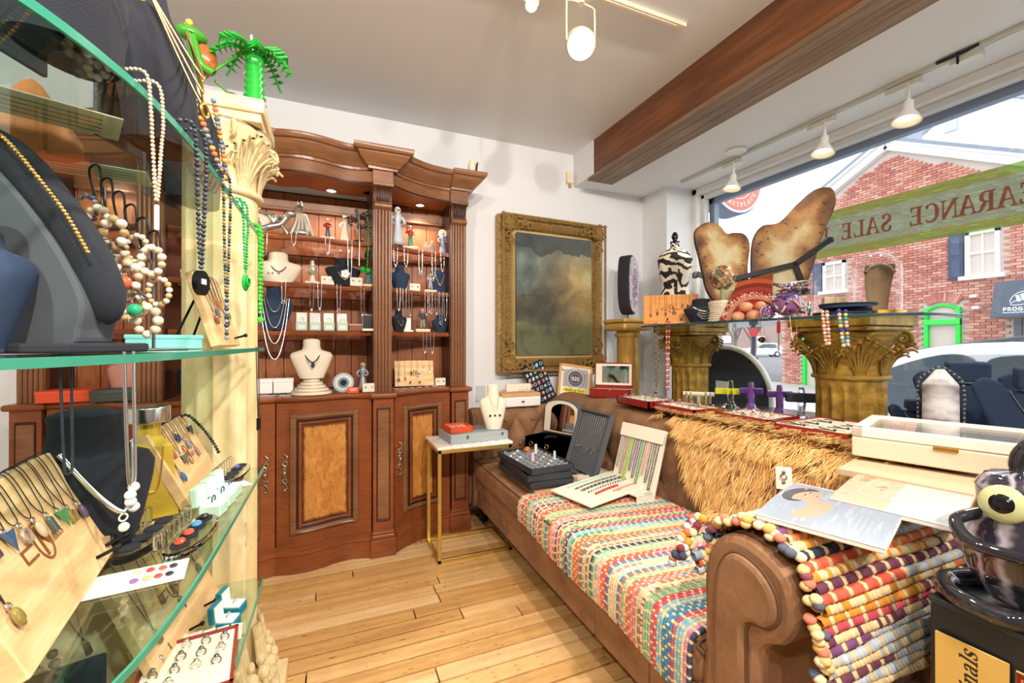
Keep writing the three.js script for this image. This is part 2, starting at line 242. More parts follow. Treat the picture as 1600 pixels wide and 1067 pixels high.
  for (const [y, z] of [[2.55, -6.35], [2.22, -6.3]]) part(h, 'floodlight', rbox(0.2, 0.08, 0.16, 0.02, -0.12, H(y), Z(z)), M.white);
  // white clapboard house behind
  const s = thing('clapboard_house', 'white clapboard gable house rising behind the brick house', 'building', [24, GY, -9]);
  const roofY = (z) => z < -9.1 ? 11.35 + (z + 9.1) * 0.62 : 11.35 - (z + 9.1) * 0.62, zl = (y) => -9.1 - (11.35 - y) / 0.62, zr = (y) => -9.1 + (11.35 - y) / 0.62;
  for (let i = 0; i < 26; i++) { const y = 11.25 - i * 0.19; const a = Math.max(zl(y), -13.4), b = Math.min(zr(y), -3); part(s, 'clapboard', rot(box(0.05, 0.2, b - a, 0, 0, 0), 0, 0, 0.12), col(0xf0f1f3, 0.7), [rnd(0.004), H(y), (a + b) / 2 + 9]); }
  part(s, 'gable_wall', tr(rot(extr([[-13.4 + 9, 0], [-13.4 + 9, H(8.7)], [-0.1, H(11.3)], [6, H(7.6)], [6, 0]], 0.2, 0), 0, -PI / 2), 0.25, 0, 0), col(0xb9bfc6, 0.9));
  for (const k of [-1, 1]) part(s, 'rake_board', [rake([-0.1, H(11.45)], [-0.1 + k * 5, H(11.45 - 3.1)], 0.26, -0.1, 0.3), rake([-0.1, H(11.62)], [-0.1 + k * 5, H(11.62 - 3.1)], 0.12, 1.5, 4)], col(0xb3bcc4, 0.7));
  part(s, 'gable_vent', box(0.1, 0.55, 0.42, -0.08, H(10.35), -0.7), col(0xc6ced6, 0.6));
  // pale pink building and grey terrace far down the street
  const pk = thing('corner_building', 'pale pink brick building with windows far down the street beside window frame', 'building', [16, GY, -22]);
  part(pk, 'wall', tr(rot(extr([[-5.5, 0], [-5.5, 7.6], [-1, 8.4], [3.6, 6.2], [3.6, 0]], 4, 0), 0, -PI / 2), 4, 0, 0), col(0xdba89d, 0.9));
  for (let i = 0; i < 4; i++) for (const y of [2.4, 4.6]) { const w = part(pk, 'window', box(0.1, 1.2, 0.9, -0.03, y, -4.5 + i * 2), col(0xe8ecef, 0.4)); part(w, 'pane', box(0.04, 1.0, 0.7, -0.08, y, -4.5 + i * 2), col(0x7f8fa0, 0.15)); }
  const tb = thing('terrace_house', 'grey brown terrace of shops with white signs at the end of the street', 'building', [64, GY, -58]);
  part(tb, 'wall', [box(0.6, 5.2, 34, 0, 2.6, 0), box(0.6, 6.4, 7, -0.1, 3.2, 6)], col(0xb49a90, 0.9));
  part(tb, 'grey_front', box(0.4, 4.8, 12, -0.5, 2.4, -5), col(0xa6a9aa, 0.9));
  for (const [z, y, w, hh] of [[9, 1.9, 2.0, 1.7], [3, 2.3, 1.6, 1.2], [-1, 1.6, 3, 2.2], [-12, 2, 1.6, 1.6]]) part(tb, 'shop_window', box(0.3, hh, w, -0.9, y, z), col(0xf0f2f2, 0.5));
  for (const [x, z, k, lb] of [[29, -23, 1, 'bare branching street tree nearest the left display column'], [36, -30.5, 0.8, 'smaller bare street tree left of the stop sign post']]) {
    const t = thing('bare_tree', lb, 'tree', [x, GY, z]); const gs = [tube([[0, 0, 0], [0.1, 1.5, 0], [0, 3 * k, 0.1]], 0.22 * k, 8)];
    for (let i = 0; i < 14; i++) { const a = rnd(6.28), L = rnd(1.2, 2.6) * k, y = rnd(1.6, 3) * k; gs.push(tube([[0, y, 0], [Math.cos(a) * L * 0.4, y + L * 0.7, Math.sin(a) * L * 0.4], [Math.cos(a) * L * 0.8, y + L * 1.5, Math.sin(a) * L * 0.8]], 0.06 * k, 8, 5)); }
    part(t, 'trunk_and_branches', gs, col(0x8a8078, 0.9));
  }
  const st = thing('stop_sign', 'red octagonal stop sign on a dark blue post', 'road sign', [21, GY, -16.6]);
  part(st, 'post', [cyl(0.09, 0.09, 2.6, 10, 0, 1.3, 0), box(0.3, 0.9, 0.3, 0, 0.45, 0)], col(0x32425c, 0.5));
  part(st, 'octagon', tr(rot(new THREE.CylinderGeometry(0.24, 0.24, 0.04, 8).rotateX(PI / 2), 0, -0.9), -0.1, 2.25, 0.08), col(0xd8434a, 0.5));
  // cars
  function car(name, label, pos, ry, long) {
    const t = thing(name, label, 'car', pos, ry), body = smooth([[-2.2, 0.35], [-2.25, 0.75], [-2.1, 0.98], [-1.2, 1.08], [-0.35, 1.58], [0.5, 1.68], [1.5, 1.6], [2.15, 1.05], [2.25, 0.7], [2.2, 0.35], [1.2, 0.25], [-1.2, 0.25]], 90);
    part(t, 'body', tr(extr(body, 1.74, 0.09), 0, 0, -0.87), phy({ color: 0xf3f5f7, roughness: 0.25, clearcoat: 0.8 }));
    const gl = col(0x56646c, 0.1);
    for (const k of [-1, 1]) { part(t, 'side_window', tr(extr(smooth([[-0.95, 1.1], [-0.3, 1.5], [0.12, 1.55], [0.12, 1.1]], 40), 0.03, 0.008), 0, 0, k * 0.872 - 0.015), gl); part(t, 'side_window', tr(extr(smooth([[0.22, 1.1], [0.22, 1.55], [0.9, 1.54], [1.25, 1.46], [1.3, 1.1]], 40), 0.03, 0.008), 0, 0, k * 0.872 - 0.015), gl); part(t, 'door_line', box(0.012, 0.7, 0.01, 0.17, 0.72, k * 0.872), col(0x8b9399, 0.5)); part(t, 'roof_rail', tube([[-0.3, 1.6, k * 0.7], [0.5, 1.72, k * 0.72], [1.4, 1.66, k * 0.7]], 0.02, 20), col(0x5b646a, 0.4)); part(t, 'side_mirror', rbox(0.12, 0.14, 0.2, 0.05, -0.75, 1.12, k * 0.98), M.white); }
    for (const x of [-1.4, 1.4]) for (const k of [-1, 1]) { const w = part(t, 'wheel', rot(cyl(0.34, 0.34, 0.22, 26), PI / 2), col(0x2a2d31, 0.8), [x, 0.34, k * 0.78]); part(w, 'rim', rot(cyl(0.21, 0.21, 0.24, 14), PI / 2), M.silver); }
    part(t, 'windscreen', tr(rot(box(0.02, 0.78, 1.4), 0, 0, -1.02), -0.82, 1.36, 0), gl);
    part(t, 'rear_window', tr(rot(box(0.02, 0.6, 1.36), 0, 0, 0.86), 1.86, 1.36, 0), gl);
    for (const k of [-1, 1]) part(t, 'light', rbox(0.1, 0.14, 0.3, 0.03, k * 2.17, 0.82, 0.6), M.silver);
    return t;
  }
  car('parked_car', 'white car parked right outside the shop window', [5.45, GY, -1.85], -PI / 2);
  car('hatchback', 'small white car far away across the street', [49, GY, -37.6], -0.55);
  // round blade sign and the lettering film on the pane
  const sg = thing('hanging_sign', 'round red shop sign with Greek key pattern hanging outside the window', 'sign', [3.4, 2.72, -2.86]);
  part(sg, 'drum', rot(cyl(0.33, 0.33, 0.16, 48, 0, 0, 0), PI / 2), col(0x5f6d82, 0.5), [0, 0, -0.08]);
  part(sg, 'rim', rot(cyl(0.315, 0.315, 0.02, 48), PI / 2), col(0xdfe6ee, 0.5), [0, 0, 0.005]);
  part(sg, 'printed_face', new THREE.CircleGeometry(0.295, 48).translate(0, 0, 0.0165), new THREE.MeshStandardMaterial({ roughness: 0.6, map: canvasTex(512, 512, (g) => {
    g.fillStyle = '#d9786c'; g.fillRect(0, 0, 512, 512); g.strokeStyle = '#f6e3c4'; g.lineWidth = 6; g.beginPath(); g.arc(256, 256, 165, 0, 7); g.stroke(); g.lineWidth = 13;
    for (let k = 0; k < 4; k++) { g.save(); g.translate(256, 256); g.rotate(k * PI / 2); g.beginPath(); g.moveTo(-20, 135); g.lineTo(-110, 100); g.lineTo(-110, 40); g.lineTo(-40, 40); g.lineTo(-40, 90); g.lineTo(-75, 90); g.lineTo(-75, 65); g.moveTo(10, 135); g.lineTo(10, 20); g.lineTo(90, 20); g.lineTo(90, 85); g.lineTo(40, 85); g.lineTo(40, 52); g.lineTo(65, 52); g.stroke(); g.restore(); }
    g.fillStyle = '#f6e3c4'; g.font = 'bold 48px serif'; g.textAlign = 'center'; const s = 'MARKETPLACE'; for (let i = 0; i < s.length; i++) { g.save(); g.translate(256, 256); g.rotate((5 - i) * 0.2); g.fillText(s[i], 0, 228); g.restore(); } }) }));
  part(sg, 'bracket', [box(0.5, 0.03, 0.03, -0.2, 0.36, -0.08), box(0.03, 0.1, 0.03, 0, 0.32, -0.08)], M.blackMetal);
  const fb = thing('window_lettering', 'translucent green band of sale lettering reversed across the window pane', 'banner', [XW + 0.094, 1.9, -0.6]);
  const film = phy({ roughness: 0.35, transmission: 0.62, thickness: 0, color: 0xffffff, map: canvasTex(2048, 200, (g, w, hh) => { g.fillStyle = '#a3c56e'; g.fillRect(0, 0, w, hh); g.fillStyle = '#a9d0bb'; g.fillRect(0, 36, w, hh - 72); for (let i = 0; i < 2500; i++) { g.fillStyle = pick(['#a9cbb0', '#79a98c', '#9cc6ac', '#87b55a']); g.globalAlpha = 0.25; g.fillRect(rnd(w), rnd(hh), rnd(4, 26), rnd(2, 6)); } g.globalAlpha = 1; g.fillStyle = '#8a5f4c'; g.font = 'bold 96px serif'; g.textBaseline = 'middle'; for (let i = 0; i < 17; i++) { g.save(); g.translate(1135 + i * 44.6, 104); g.scale(0.66, 1); g.textAlign = 'center'; g.fillText('CLEARANCE SALE UP'[i], 0, 0); g.restore(); } }) });
  part(fb, 'film', new THREE.PlaneGeometry(3.1, 0.285).rotateY(PI / 2), film);
}
// ---------- carved hutch along the back wall ----------
const HX = -0.27, hutchY = [1.82, 1.555, 1.29], HB = ZB + 0.005;
const waveC = (x) => 0.028 * Math.sin(2 * PI * Math.min(1, Math.abs(x) / 0.49));
const baseZ = (x) => { const a = Math.abs(x); return a < 0.49 ? -2.605 + waveC(a) : a < 0.605 ? -2.605 : -2.765 + 0.16 * Math.pow(Math.max(0, 1 - (a - 0.605) / 0.38), 2.3); };
const upZ = (x) => { const a = Math.abs(x); return a < 0.5 ? -2.655 + waveC(a) : a < 0.605 ? -2.655 : -2.81 + 0.155 * Math.pow(Math.max(0, 1 - (a - 0.605) / 0.39), 2.3); };
const mahog = std(0xffffff, 0.32, 0, { map: woodTex(0.9, 0xa0592f, 0x6e3a20) }), mahogUp = std(0xffffff, 0.3, 0, { map: woodTex(0.9, 0x9c6c48, 0x6a4630) });
const mahogBack = std(0xffffff, 0.45, 0, { map: woodTex(0.8, 0xb0693a, 0x7a4424) }), mahogDark = std(0x3a1c12, 0.35), glaze = std(0x2a140d, 0.4);
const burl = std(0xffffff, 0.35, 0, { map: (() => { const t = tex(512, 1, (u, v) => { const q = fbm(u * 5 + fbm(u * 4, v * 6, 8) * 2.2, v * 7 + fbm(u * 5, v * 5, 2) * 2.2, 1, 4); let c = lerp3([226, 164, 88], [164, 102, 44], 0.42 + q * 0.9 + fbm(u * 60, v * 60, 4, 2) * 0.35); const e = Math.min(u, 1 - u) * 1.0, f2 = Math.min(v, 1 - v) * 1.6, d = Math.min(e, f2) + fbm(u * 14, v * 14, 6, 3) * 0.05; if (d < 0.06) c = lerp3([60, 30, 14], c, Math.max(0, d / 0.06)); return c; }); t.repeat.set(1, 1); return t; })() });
{
  const hu = thing('hutch', 'carved dark mahogany hutch with serpentine doors and open lit shelves', 'cabinet', [HX, 0, 0]);
  const line = (f, x0, x1, n = 22) => Array.from({ length: n + 1 }, (_, i) => { const x = x0 + (x1 - x0) * i / n; return [x, f(x)]; });
  const rect = (o0, o1, y0, y1) => [[o0, y0], [o1, y0], [o1, y1], [o0, y1]];
  const S = (s, a, b) => s > 0 ? [a, b] : [-b, -a];
  // base carcass, counter, plinth and doors
  const bays = [[-0.486, 0], [0, 0.486], ...[[0.612, 0.985], [-0.985, -0.612]]];
  const carc = [];
  for (const [a, b] of [[-0.49, 0.49], [0.605, 1.0], [-1.0, -0.605]]) carc.push(sweep(line(baseZ, a, b, 40), rect(-0.05, -0.035, 0.02, 0.92)));
  for (const x of [-1.1, -0.6, 0, 0.6, 1.1]) carc.push(box(0.02, 0.9, 0.28, x * 0.99, 0.46, HB + 0.14));
  part(hu, 'carcass', carc, mahogDark);
  const knob = col(0xb9b2a4, 0.3, 1);
  bays.forEach(([a, b], i) => {
    const p = line(baseZ, a + 0.003, b - 0.003), d = part(hu, 'door', sweep(p, rect(-0.03, 0, 0.135, 0.905)), mahog), w = b - a, i0 = a + (i < 2 ? 0.1 : 0.085), i1 = b - (i < 2 ? 0.1 : 0.085);
    const molding = (x0, x1, y0, y1, r, o) => { const g = []; const pr = (y) => [[0, y - r], [o, y - r * 0.5], [o * 1.3, y], [o, y + r * 0.5], [0, y + r]]; g.push(sweep(line(baseZ, x0, x1), pr(y0)), sweep(line(baseZ, x0, x1), pr(y1))); for (const x of [x0, x1]) { const an = Math.atan2(baseZ(x + 0.005) - baseZ(x - 0.005), 0.01); g.push(tr(rot(rbox(2 * r, y1 - y0 + 2 * r, 0.03, r * 0.7, 0, 0, 0), 0, -an), x, (y0 + y1) / 2, baseZ(x) - 0.015 + o * 1.25)); } return g; };
    const yo0 = 0.215, yo1 = 0.825;
    part(d, 'outer_molding', molding(i0 - 0.015, i1 + 0.015, yo0, yo1, 0.017, 0.013), mahogUp);
    part(d, 'glaze_line', molding(i0 + 0.006, i1 - 0.006, yo0 + 0.021, yo1 - 0.021, 0.007, 0.006), glaze);
    part(d, 'inner_molding', molding(i0 + 0.019, i1 - 0.019, yo0 + 0.034, yo1 - 0.034, 0.009, 0.009), mahog);
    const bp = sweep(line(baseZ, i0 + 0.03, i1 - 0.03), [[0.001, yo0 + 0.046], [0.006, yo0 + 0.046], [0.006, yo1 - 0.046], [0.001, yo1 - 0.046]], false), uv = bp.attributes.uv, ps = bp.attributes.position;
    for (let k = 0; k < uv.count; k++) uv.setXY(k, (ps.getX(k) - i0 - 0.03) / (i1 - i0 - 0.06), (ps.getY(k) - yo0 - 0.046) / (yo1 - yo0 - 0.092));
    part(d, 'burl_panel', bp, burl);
    const hx = i === 0 ? b - 0.045 : i === 1 ? a + 0.045 : i === 2 ? a + 0.035 : b - 0.035, hz = baseZ(hx) + 0.006, sc = [];
    sc.push(tube([[0, 0.095, 0], [0.012, 0.08, 0.002], [0.004, 0.062, 0.004], [-0.01, 0.045, 0.004], [0.004, 0.03, 0.006], [0, 0, 0.008], [0.004, -0.03, 0.006], [-0.01, -0.045, 0.004], [0.004, -0.062, 0.004], [0.012, -0.08, 0.002], [0, -0.095, 0]], 0.0045, 60), ball(0.007, 0, 0.095, 0), ball(0.007, 0, -0.095, 0), tor(0.012, 0.004, 0, 0.045, 0), tor(0.012, 0.004, 0, -0.045, 0), ball(0.015, 0, 0, 0.012, 0.8, 1, 1), rbox(0.02, 0.05, 0.006, 0.003));
    part(d, 'handle', sc, knob, [hx, 0.535, hz]);
  });
  const steps = (f, x0, x1, dz) => line((x) => f(x) + dz, x0, x1, 30);
  // pilasters
  const flutes = (s, x, z, y0, y1, w) => { const p = part(hu, 'pilaster', box(w, y1 - y0, 0.07, x, (y0 + y1) / 2, z - 0.035), mahogUp); for (let k = 0; k < 5; k++) part(p, 'reed', rot(new THREE.CylinderGeometry(w / 11, w / 11, y1 - y0, 8, 1), 0), mahogUp, [x + (k - 2) * w / 5.4, (y0 + y1) / 2, z]); };
  for (const s of [-1, 1]) for (const [x, zb, zu] of [[0.548, -2.59, -2.625], [1.047, -2.745, -2.78]]) {
    const X = s * x, w = 0.112, d = zb - HB;
    const pb = part(hu, 'pilaster_base', box(w, 0.77, d, X, 0.52, HB + d / 2), mahog);
    part(pb, 'pilaster_panel', [box(0.062, 0.62, 0.004, X, 0.525, zb + 0.002)], mahogUp);
    part(pb, 'panel_molding', [rbox(0.008, 0.65, 0.012, 0.004, X - 0.034, 0.525, zb), rbox(0.008, 0.65, 0.012, 0.004, X + 0.034, 0.525, zb), rbox(0.076, 0.012, 0.014, 0.005, X, 0.205, zb), rbox(0.076, 0.012, 0.012, 0.005, X, 0.845, zb)], mahogDark);
    part(hu, 'plinth', [rbox(w + 0.03, 0.1, d + 0.02, 0.004, X, 0.05, HB + d / 2 + 0.01), rbox(w + 0.022, 0.03, d + 0.016, 0.012, X, 0.112, HB + d / 2 + 0.008), rbox(w + 0.012, 0.016, d + 0.008, 0.007, X, 0.133, HB + d / 2 + 0.004)], mahog);
    part(hu, 'counter_cap', rbox(w + 0.04, 0.03, d + 0.03, 0.012, X, 0.92, HB + d / 2 + 0.012), mahog);
    const du = zu - HB;
    part(hu, 'post', box(w * 0.96, 1.2, du - 0.04, X, 1.535, HB + (du - 0.04) / 2), mahogDark);
    flutes(s, X, zu - 0.005, 0.936, 2.005, w * 0.9);
    const cp = part(hu, 'capital', [tr(rot(extr(smooth([[0, 0], [0.03, 0.0], [0.04, 0.014], [0.028, 0.03], [0.012, 0.05], [0.014, 0.09], [0.03, 0.115], [0.03, 0.125], [0, 0.125]], 40), w * 0.9, 0.004), 0, -PI / 2), X + w * 0.45, 2.003, zu - 0.012), rbox(w * 1.06, 0.02, 0.07, 0.006, X, 2.137, zu)], mahogUp);
    const lf = []; for (let k = -3; k <= 3; k++) lf.push(tube([[X + k * 0.011, 2.04, zu + 0.006], [X + k * 0.013, 2.07, zu + 0.012], [X + k * 0.014, 2.1, zu + 0.014], [X + k * 0.012, 2.118, zu + 0.024]], 0.005, 12, 5)); for (let k = -4; k <= 4; k++) lf.push(ball(0.007, X + k * 0.012, 2.124, zu + 0.026, 1, 1, 1, 8, 6));
    part(cp, 'acanthus_leaf', lf, mahogDark);
    part(hu, 'frieze_block', rbox(w * 1.04, 0.075, du + 0.012, 0.003, X, 2.184, HB + du / 2 + 0.006), mahogUp);
  }
  const sidePanel = [];
  for (const s of [-1, 1]) sidePanel.push(box(0.02, 1.25, 0.24, s * 1.093, 1.545, HB + 0.12), box(0.02, 0.92, 0.28, s * 1.093, 0.46, HB + 0.15));
  part(hu, 'side_panel', sidePanel, mahog);
  const crownP = [[-0.1, 2.222], [0, 2.222], [0.012, 2.222], [0.014, 2.236], [0.022, 2.238], [0.034, 2.252], [0.056, 2.268], [0.07, 2.29], [0.072, 2.298], [0.086, 2.302], [0.094, 2.314], [0.094, 2.332], [-0.1, 2.332]];
  for (const s of [-1, 1]) {
    const ctr = line((x) => upZ(x) + 0.012, ...S(s, 0, 0.49), 40), con = line((x) => upZ(x) + 0.012, ...S(s, 0.603, 0.995), 40);
    for (const p of [ctr, con]) { part(hu, 'frieze', sweep(p, rect(-0.03, 0, 2.148, 2.222)), mahogUp); part(hu, 'crown', sweep(p, crownP), mahogUp); part(hu, 'bead', sweep(p, [[-0.002, 2.148], [0.006, 2.15], [0.006, 2.158], [-0.002, 2.16]]), mahogDark); }
    for (const [x, z] of [[0.548, -2.625], [1.047, -2.78]]) { const a = s * x - 0.058, b = s * x + 0.058, end = x > 1; const p = end ? (s > 0 ? [[a, z], [b, z], [b, HB]] : [[a, HB], [a, z], [b, z]]) : [[a, HB], [a, z], [b, z], [b, HB]]; part(hu, 'crown_block', sweep(p, crownP.map(([o, y]) => [o < 0 ? -0.05 : o + 0.012, y])), mahogUp); }
    // counter and plinth following the doors
    for (const [a, b] of [[0, 0.487], [0.61, 0.985]]) {
      part(hu, 'counter', sweep(line(baseZ, ...S(s, a, b), 30), [[-0.5, 0.9], [0.0, 0.9], [0.01, 0.908], [0.024, 0.912], [0.03, 0.922], [0.024, 0.934], [-0.5, 0.936]].map(([o, y]) => [o < 0 ? -0.27 : o, y])), mahog);
      part(hu, 'plinth_rail', sweep(line(baseZ, ...S(s, a, b), 30), [[-0.05, 0], [0.02, 0], [0.02, 0.095], [0.028, 0.1], [0.026, 0.115], [0.014, 0.12], [0.014, 0.13], [0.0, 0.136], [-0.05, 0.136]]), mahog);
    }
  }
  part(hu, 'top_board', box(2.16, 0.02, 0.24, 0, 2.325, HB + 0.13), mahogDark);
  // back boards one by one, the lit ceiling of the case and the shelves
  let x = -1.085; while (x < 1.08) { const w = 0.0985; part(hu, 'back_board', uvm(new RoundedBoxGeometry(w - 0.003, 1.22, 0.012, 1, 0.003), 'y').translate(0, 0, 0), mahogBack, [x + w / 2, 1.545, HB + 0.01]); x += w; }
  part(hu, 'back_panel', box(2.17, 1.24, 0.006, 0, 1.545, HB + 0.002), mahogDark);
  for (const [a, b] of [[-0.49, 0.49], [0.605, 0.995], [-0.995, -0.605]]) {
    part(hu, 'case_ceiling', sweep(line((x) => upZ(x), a, b, 40), [[-0.4, 2.15], [-0.01, 2.15], [-0.01, 2.16], [-0.4, 2.16]].map(([o, y]) => [o < -0.1 ? -0.24 : o, y])), mahogBack);
    part(hu, 'back_rail', [box(b - a, 0.05, 0.02, (a + b) / 2, 2.08, HB + 0.025), rbox(b - a, 0.02, 0.035, 0.008, (a + b) / 2, 2.05, HB + 0.03)], mahogUp);
    for (const y of hutchY) {
      const sf = part(hu, 'shelf', [sweep(line((x) => upZ(x) - 0.03, a, b, 40), [[-0.045, y - 0.026], [-0.006, y - 0.026], [0, y - 0.016], [0, y - 0.008], [-0.006, y], [-0.045, y]]), box(b - a, 0.05, 0.022, (a + b) / 2, y - 0.025, HB + 0.03), box(0.02, 0.024, 0.2, a + 0.01, y - 0.014, HB + 0.12), box(0.02, 0.024, 0.2, b - 0.01, y - 0.014, HB + 0.12)], mahog);
      part(sf, 'glass_insert', sweep(line((x) => upZ(x) - 0.068, a + 0.02, b - 0.02, 20), [[-0.3, y - 0.007], [0, y - 0.007], [0, y - 0.001], [-0.3, y - 0.001]].map(([o, yy], i) => [o < 0 ? -(0.17 + (Math.abs(a) < 0.5 ? 0.09 : 0.0)) : o, yy])), M.glass);
    }
  }
  for (const [px, pz] of [[0.27, -2.86], [-0.27, -2.86], [0.82, -2.93], [-0.82, -2.93]]) {
    const pk = part(hu, 'puck_light', rot(tor(0.031, 0.006, 0, 0, 0, 8, 24), PI / 2), M.silver, [px, 2.147, pz]);
    part(pk, 'lamp_face', rot(new THREE.CircleGeometry(0.029, 24), PI / 2), new THREE.MeshStandardMaterial({ color: 0xffffff, emissive: 0xfff0d8, emissiveIntensity: 6 }), [0, -0.001, 0]);
    const l = new THREE.SpotLight(0xfff0dc, 1.2, 4, 1.15, 0.7, 2); l.position.set(HX + px, 2.138, pz); l.target.position.set(HX + px, 0.9, pz + 0.04); l.castShadow = true; l.shadow.radius = 1.5; scene.add(l, l.target);
  }
}
// ---------- track lights and wall devices ----------
{
  const lampGlow = new THREE.MeshStandardMaterial({ color: 0xffffff, emissive: 0xffd9a0, emissiveIntensity: 5 });
  const wt = thing('window_track', 'white ceiling track rail running above the shop window', 'track rail', [2.45, SOF, -0.8]);
  part(wt, 'rail', [rbox(0.035, 0.02, 3.7, 0.003, 0.09, -0.01, 0.02), box(0.012, 0.004, 3.66, 0.09, -0.021, 0.02)], col(0xdadfd9, 0.4));
  part(wt, 'power_clip', [rbox(0.05, 0.03, 0.1, 0.005, 0.1, -0.03, -0.18)], col(0xe9efe8, 0.4));
  part(wt, 'cable', [tube([[0.07, -0.008, -0.27], [0.066, -0.014, -0.2], [0.075, -0.008, -0.13]], 0.007, 14), bar([0.075, 0, -0.2], [0.075, -0.05, -0.2], 0.005)], col(0x1c2440, 0.6));
  [[-2.14, 'leftmost'], [-1.55, 'middle'], [-1.172, 'rightmost']].forEach(([z, w]) => {
    const s = thing('track_spotlight', w + ' of three white cone spotlights on the window track', 'spotlight', [2.52, SOF - 0.02, z], 0, 'window track spotlights');
    part(s, 'adapter', rbox(0.034, 0.03, 0.14, 0.004, 0.02, -0.019, -0.03), col(0xe6eae2, 0.4));
    part(s, 'stem', [cyl(0.008, 0.008, 0.09, 10, 0, -0.07, 0)], M.white);
    const hd = part(s, 'shade', [lathe([[0.014, 0], [0.02, -0.004], [0.022, -0.045], [0.03, -0.055], [0.055, -0.1], [0.057, -0.104], [0.05, -0.1], [0.026, -0.055]], 28)], M.whiteGloss, [0, -0.105, 0], [0, 0, -0.18]);
    part(hd, 'bulb', rot(new THREE.CircleGeometry(0.03, 24), PI / 2), lampGlow, [0, -0.086, 0]);
    const l = new THREE.SpotLight(0xfff0dc, 1.1, 8, 0.8, 0.8, 2); l.position.set(2.5, SOF - 0.24, z); l.target.position.set(1.7, 0.6, z + 0.1); l.castShadow = true; l.shadow.radius = 1.5; scene.add(l, l.target);
  });
  const ct = thing('ceiling_track', 'cream ceiling track rail ending near the dark beam', 'track rail', [0, CEIL, -1.6]);
  part(ct, 'rail', [rbox(2.6, 0.02, 0.035, 0.003, 0.26, -0.01, 0), box(2.5, 0.004, 0.012, 0.26, -0.021, 0)], M.cream);
  const spot = (x, y, z, r, aim, I, label) => {
    const s = thing('ceiling_spotlight', label, 'spotlight', [x, CEIL - 0.02, z]);
    part(s, 'adapter', [rbox(0.1, 0.03, 0.034, 0.004, 0, -0.015, 0), cyl(0.016, 0.016, 0.03, 12, 0, -0.04, 0)], M.cream);
    const dy = y - CEIL + 0.02; part(s, 'yoke', tube([[-r * 1.12, dy, 0], [-r * 1.12, dy + (-0.05 - dy) * 0.8, 0], [-r * 0.9, -0.052, 0], [r * 0.9, -0.052, 0], [r * 1.12, dy + (-0.05 - dy) * 0.8, 0], [r * 1.12, dy, 0]], 0.004, 60), M.cream);
    const dir = v3(aim).sub(V(x, y, z)).normalize(), q = new THREE.Quaternion().setFromUnitVectors(V(0, 0, 1), dir);
    const c = part(s, 'can', rot(lathe([[r * 0.5, -0.1], [r * 0.9, -0.08], [r, -0.02], [r, 0.012], [r * 0.93, 0.012], [r * 0.93, -0.01]], 32), PI / 2), M.cream, [0, dy, 0]); c.quaternion.copy(q);
    part(c, 'lamp_face', new THREE.CircleGeometry(r * 0.92, 32), lampGlow, [0, 0, 0.004]);
    const l = new THREE.SpotLight(0xfff2e4, I, 12, 1.05, 0.6, 2); l.position.set(x + dir.x * 0.03, y + dir.y * 0.03, z + dir.z * 0.03); l.target.position.set(...aim); l.castShadow = true; l.shadow.radius = 2; scene.add(l, l.target);
  };
  spot(0.985, 2.5, -1.6, 0.062, [0.35, 0.9, 0.2], 4, 'round glowing spotlight hanging in a yoke nearest the beam');
  spot(0.757, 2.61, -1.61, 0.026, [0.1, 0.6, -0.6], 2, 'small glowing spotlight at the top edge left of the big spotlight');
  const ct2 = thing('ceiling_track', 'added cream ceiling track rail behind the viewpoint carrying the fill spotlights', 'track rail', [0, CEIL, 0.6]);
  part(ct2, 'rail', rbox(3.2, 0.02, 0.035, 0.003, 0.2, -0.01, 0), M.cream);
  [[-0.9, [-0.7, 0.8, -1.6]], [0.1, [-0.25, 0.9, -3]], [0.75, [0.5, 0.5, -2.6]], [1.4, [1.5, 0.8, -2.4]]].forEach(([x, aim], i) => spot(x, 2.52, 0.6, 0.06, aim, i === 3 ? 4.5 : 9, ['added fill spotlight over the left shelves behind the viewpoint', 'added fill spotlight aimed at the hutch from behind the viewpoint', 'added fill spotlight aimed at the side table from behind the viewpoint', 'added fill spotlight aimed at the sofa from behind the viewpoint'][i]));  // unseen wide spots behind the camera, added as fill to brighten the room
  const sm = thing('smoke_detector', 'flat white round disc on the soffit above the window', 'detector', [2.46, SOF, -2.07]); part(sm, 'cover', cyl(0.06, 0.065, 0.012, 32, 0, -0.006, 0), M.white);
  const md = thing('motion_sensor', 'white motion sensor in the wall corner under the beam', 'sensor', [1.765, 2.5, ZB]); part(md, 'housing', rbox(0.055, 0.1, 0.04, 0.01, 0, 0.05, 0.02), M.cream); part(md, 'lens', rbox(0.03, 0.03, 0.01, 0.004, 0, 0.05, 0.038), col(0xe8e0c8, 0.3)); part(md, 'bracket', box(0.02, 0.03, 0.02, 0.01, -0.012, 0.012), M.kraft);
  const cm = thing('security_camera', 'small white rounded camera on top of the hutch right end', 'camera', [0.86, 2.332, -2.76]); part(cm, 'body', ball(0.035, 0, 0.055, 0, 0.75, 1.5, 0.8, 18, 14), M.cream); part(cm, 'lens_panel', rbox(0.008, 0.06, 0.03, 0.004, 0.024, 0.06, 0.006), M.blackGloss, undefined, [0, 0, -0.12]); part(cm, 'foot', cyl(0.02, 0.028, 0.012, 18, 0, 0.006, 0), M.cream);
}
// ---------- chesterfield sofa ----------
const suede = phy({ color: 0xffffff, roughness: 0.85, sheen: 0.6, sheenRoughness: 0.5, sheenColor: new THREE.Color(0xc09878), map: tex(512, 0.7, (u, v) => lerp3([163, 122, 88], [118, 84, 58], 0.42 + fbm(u * 5, v * 5) * 1.1 + fbm(u * 60, v * 40, 3, 2) * 0.35)) });
const welt = col(0x5d4028, 0.8);
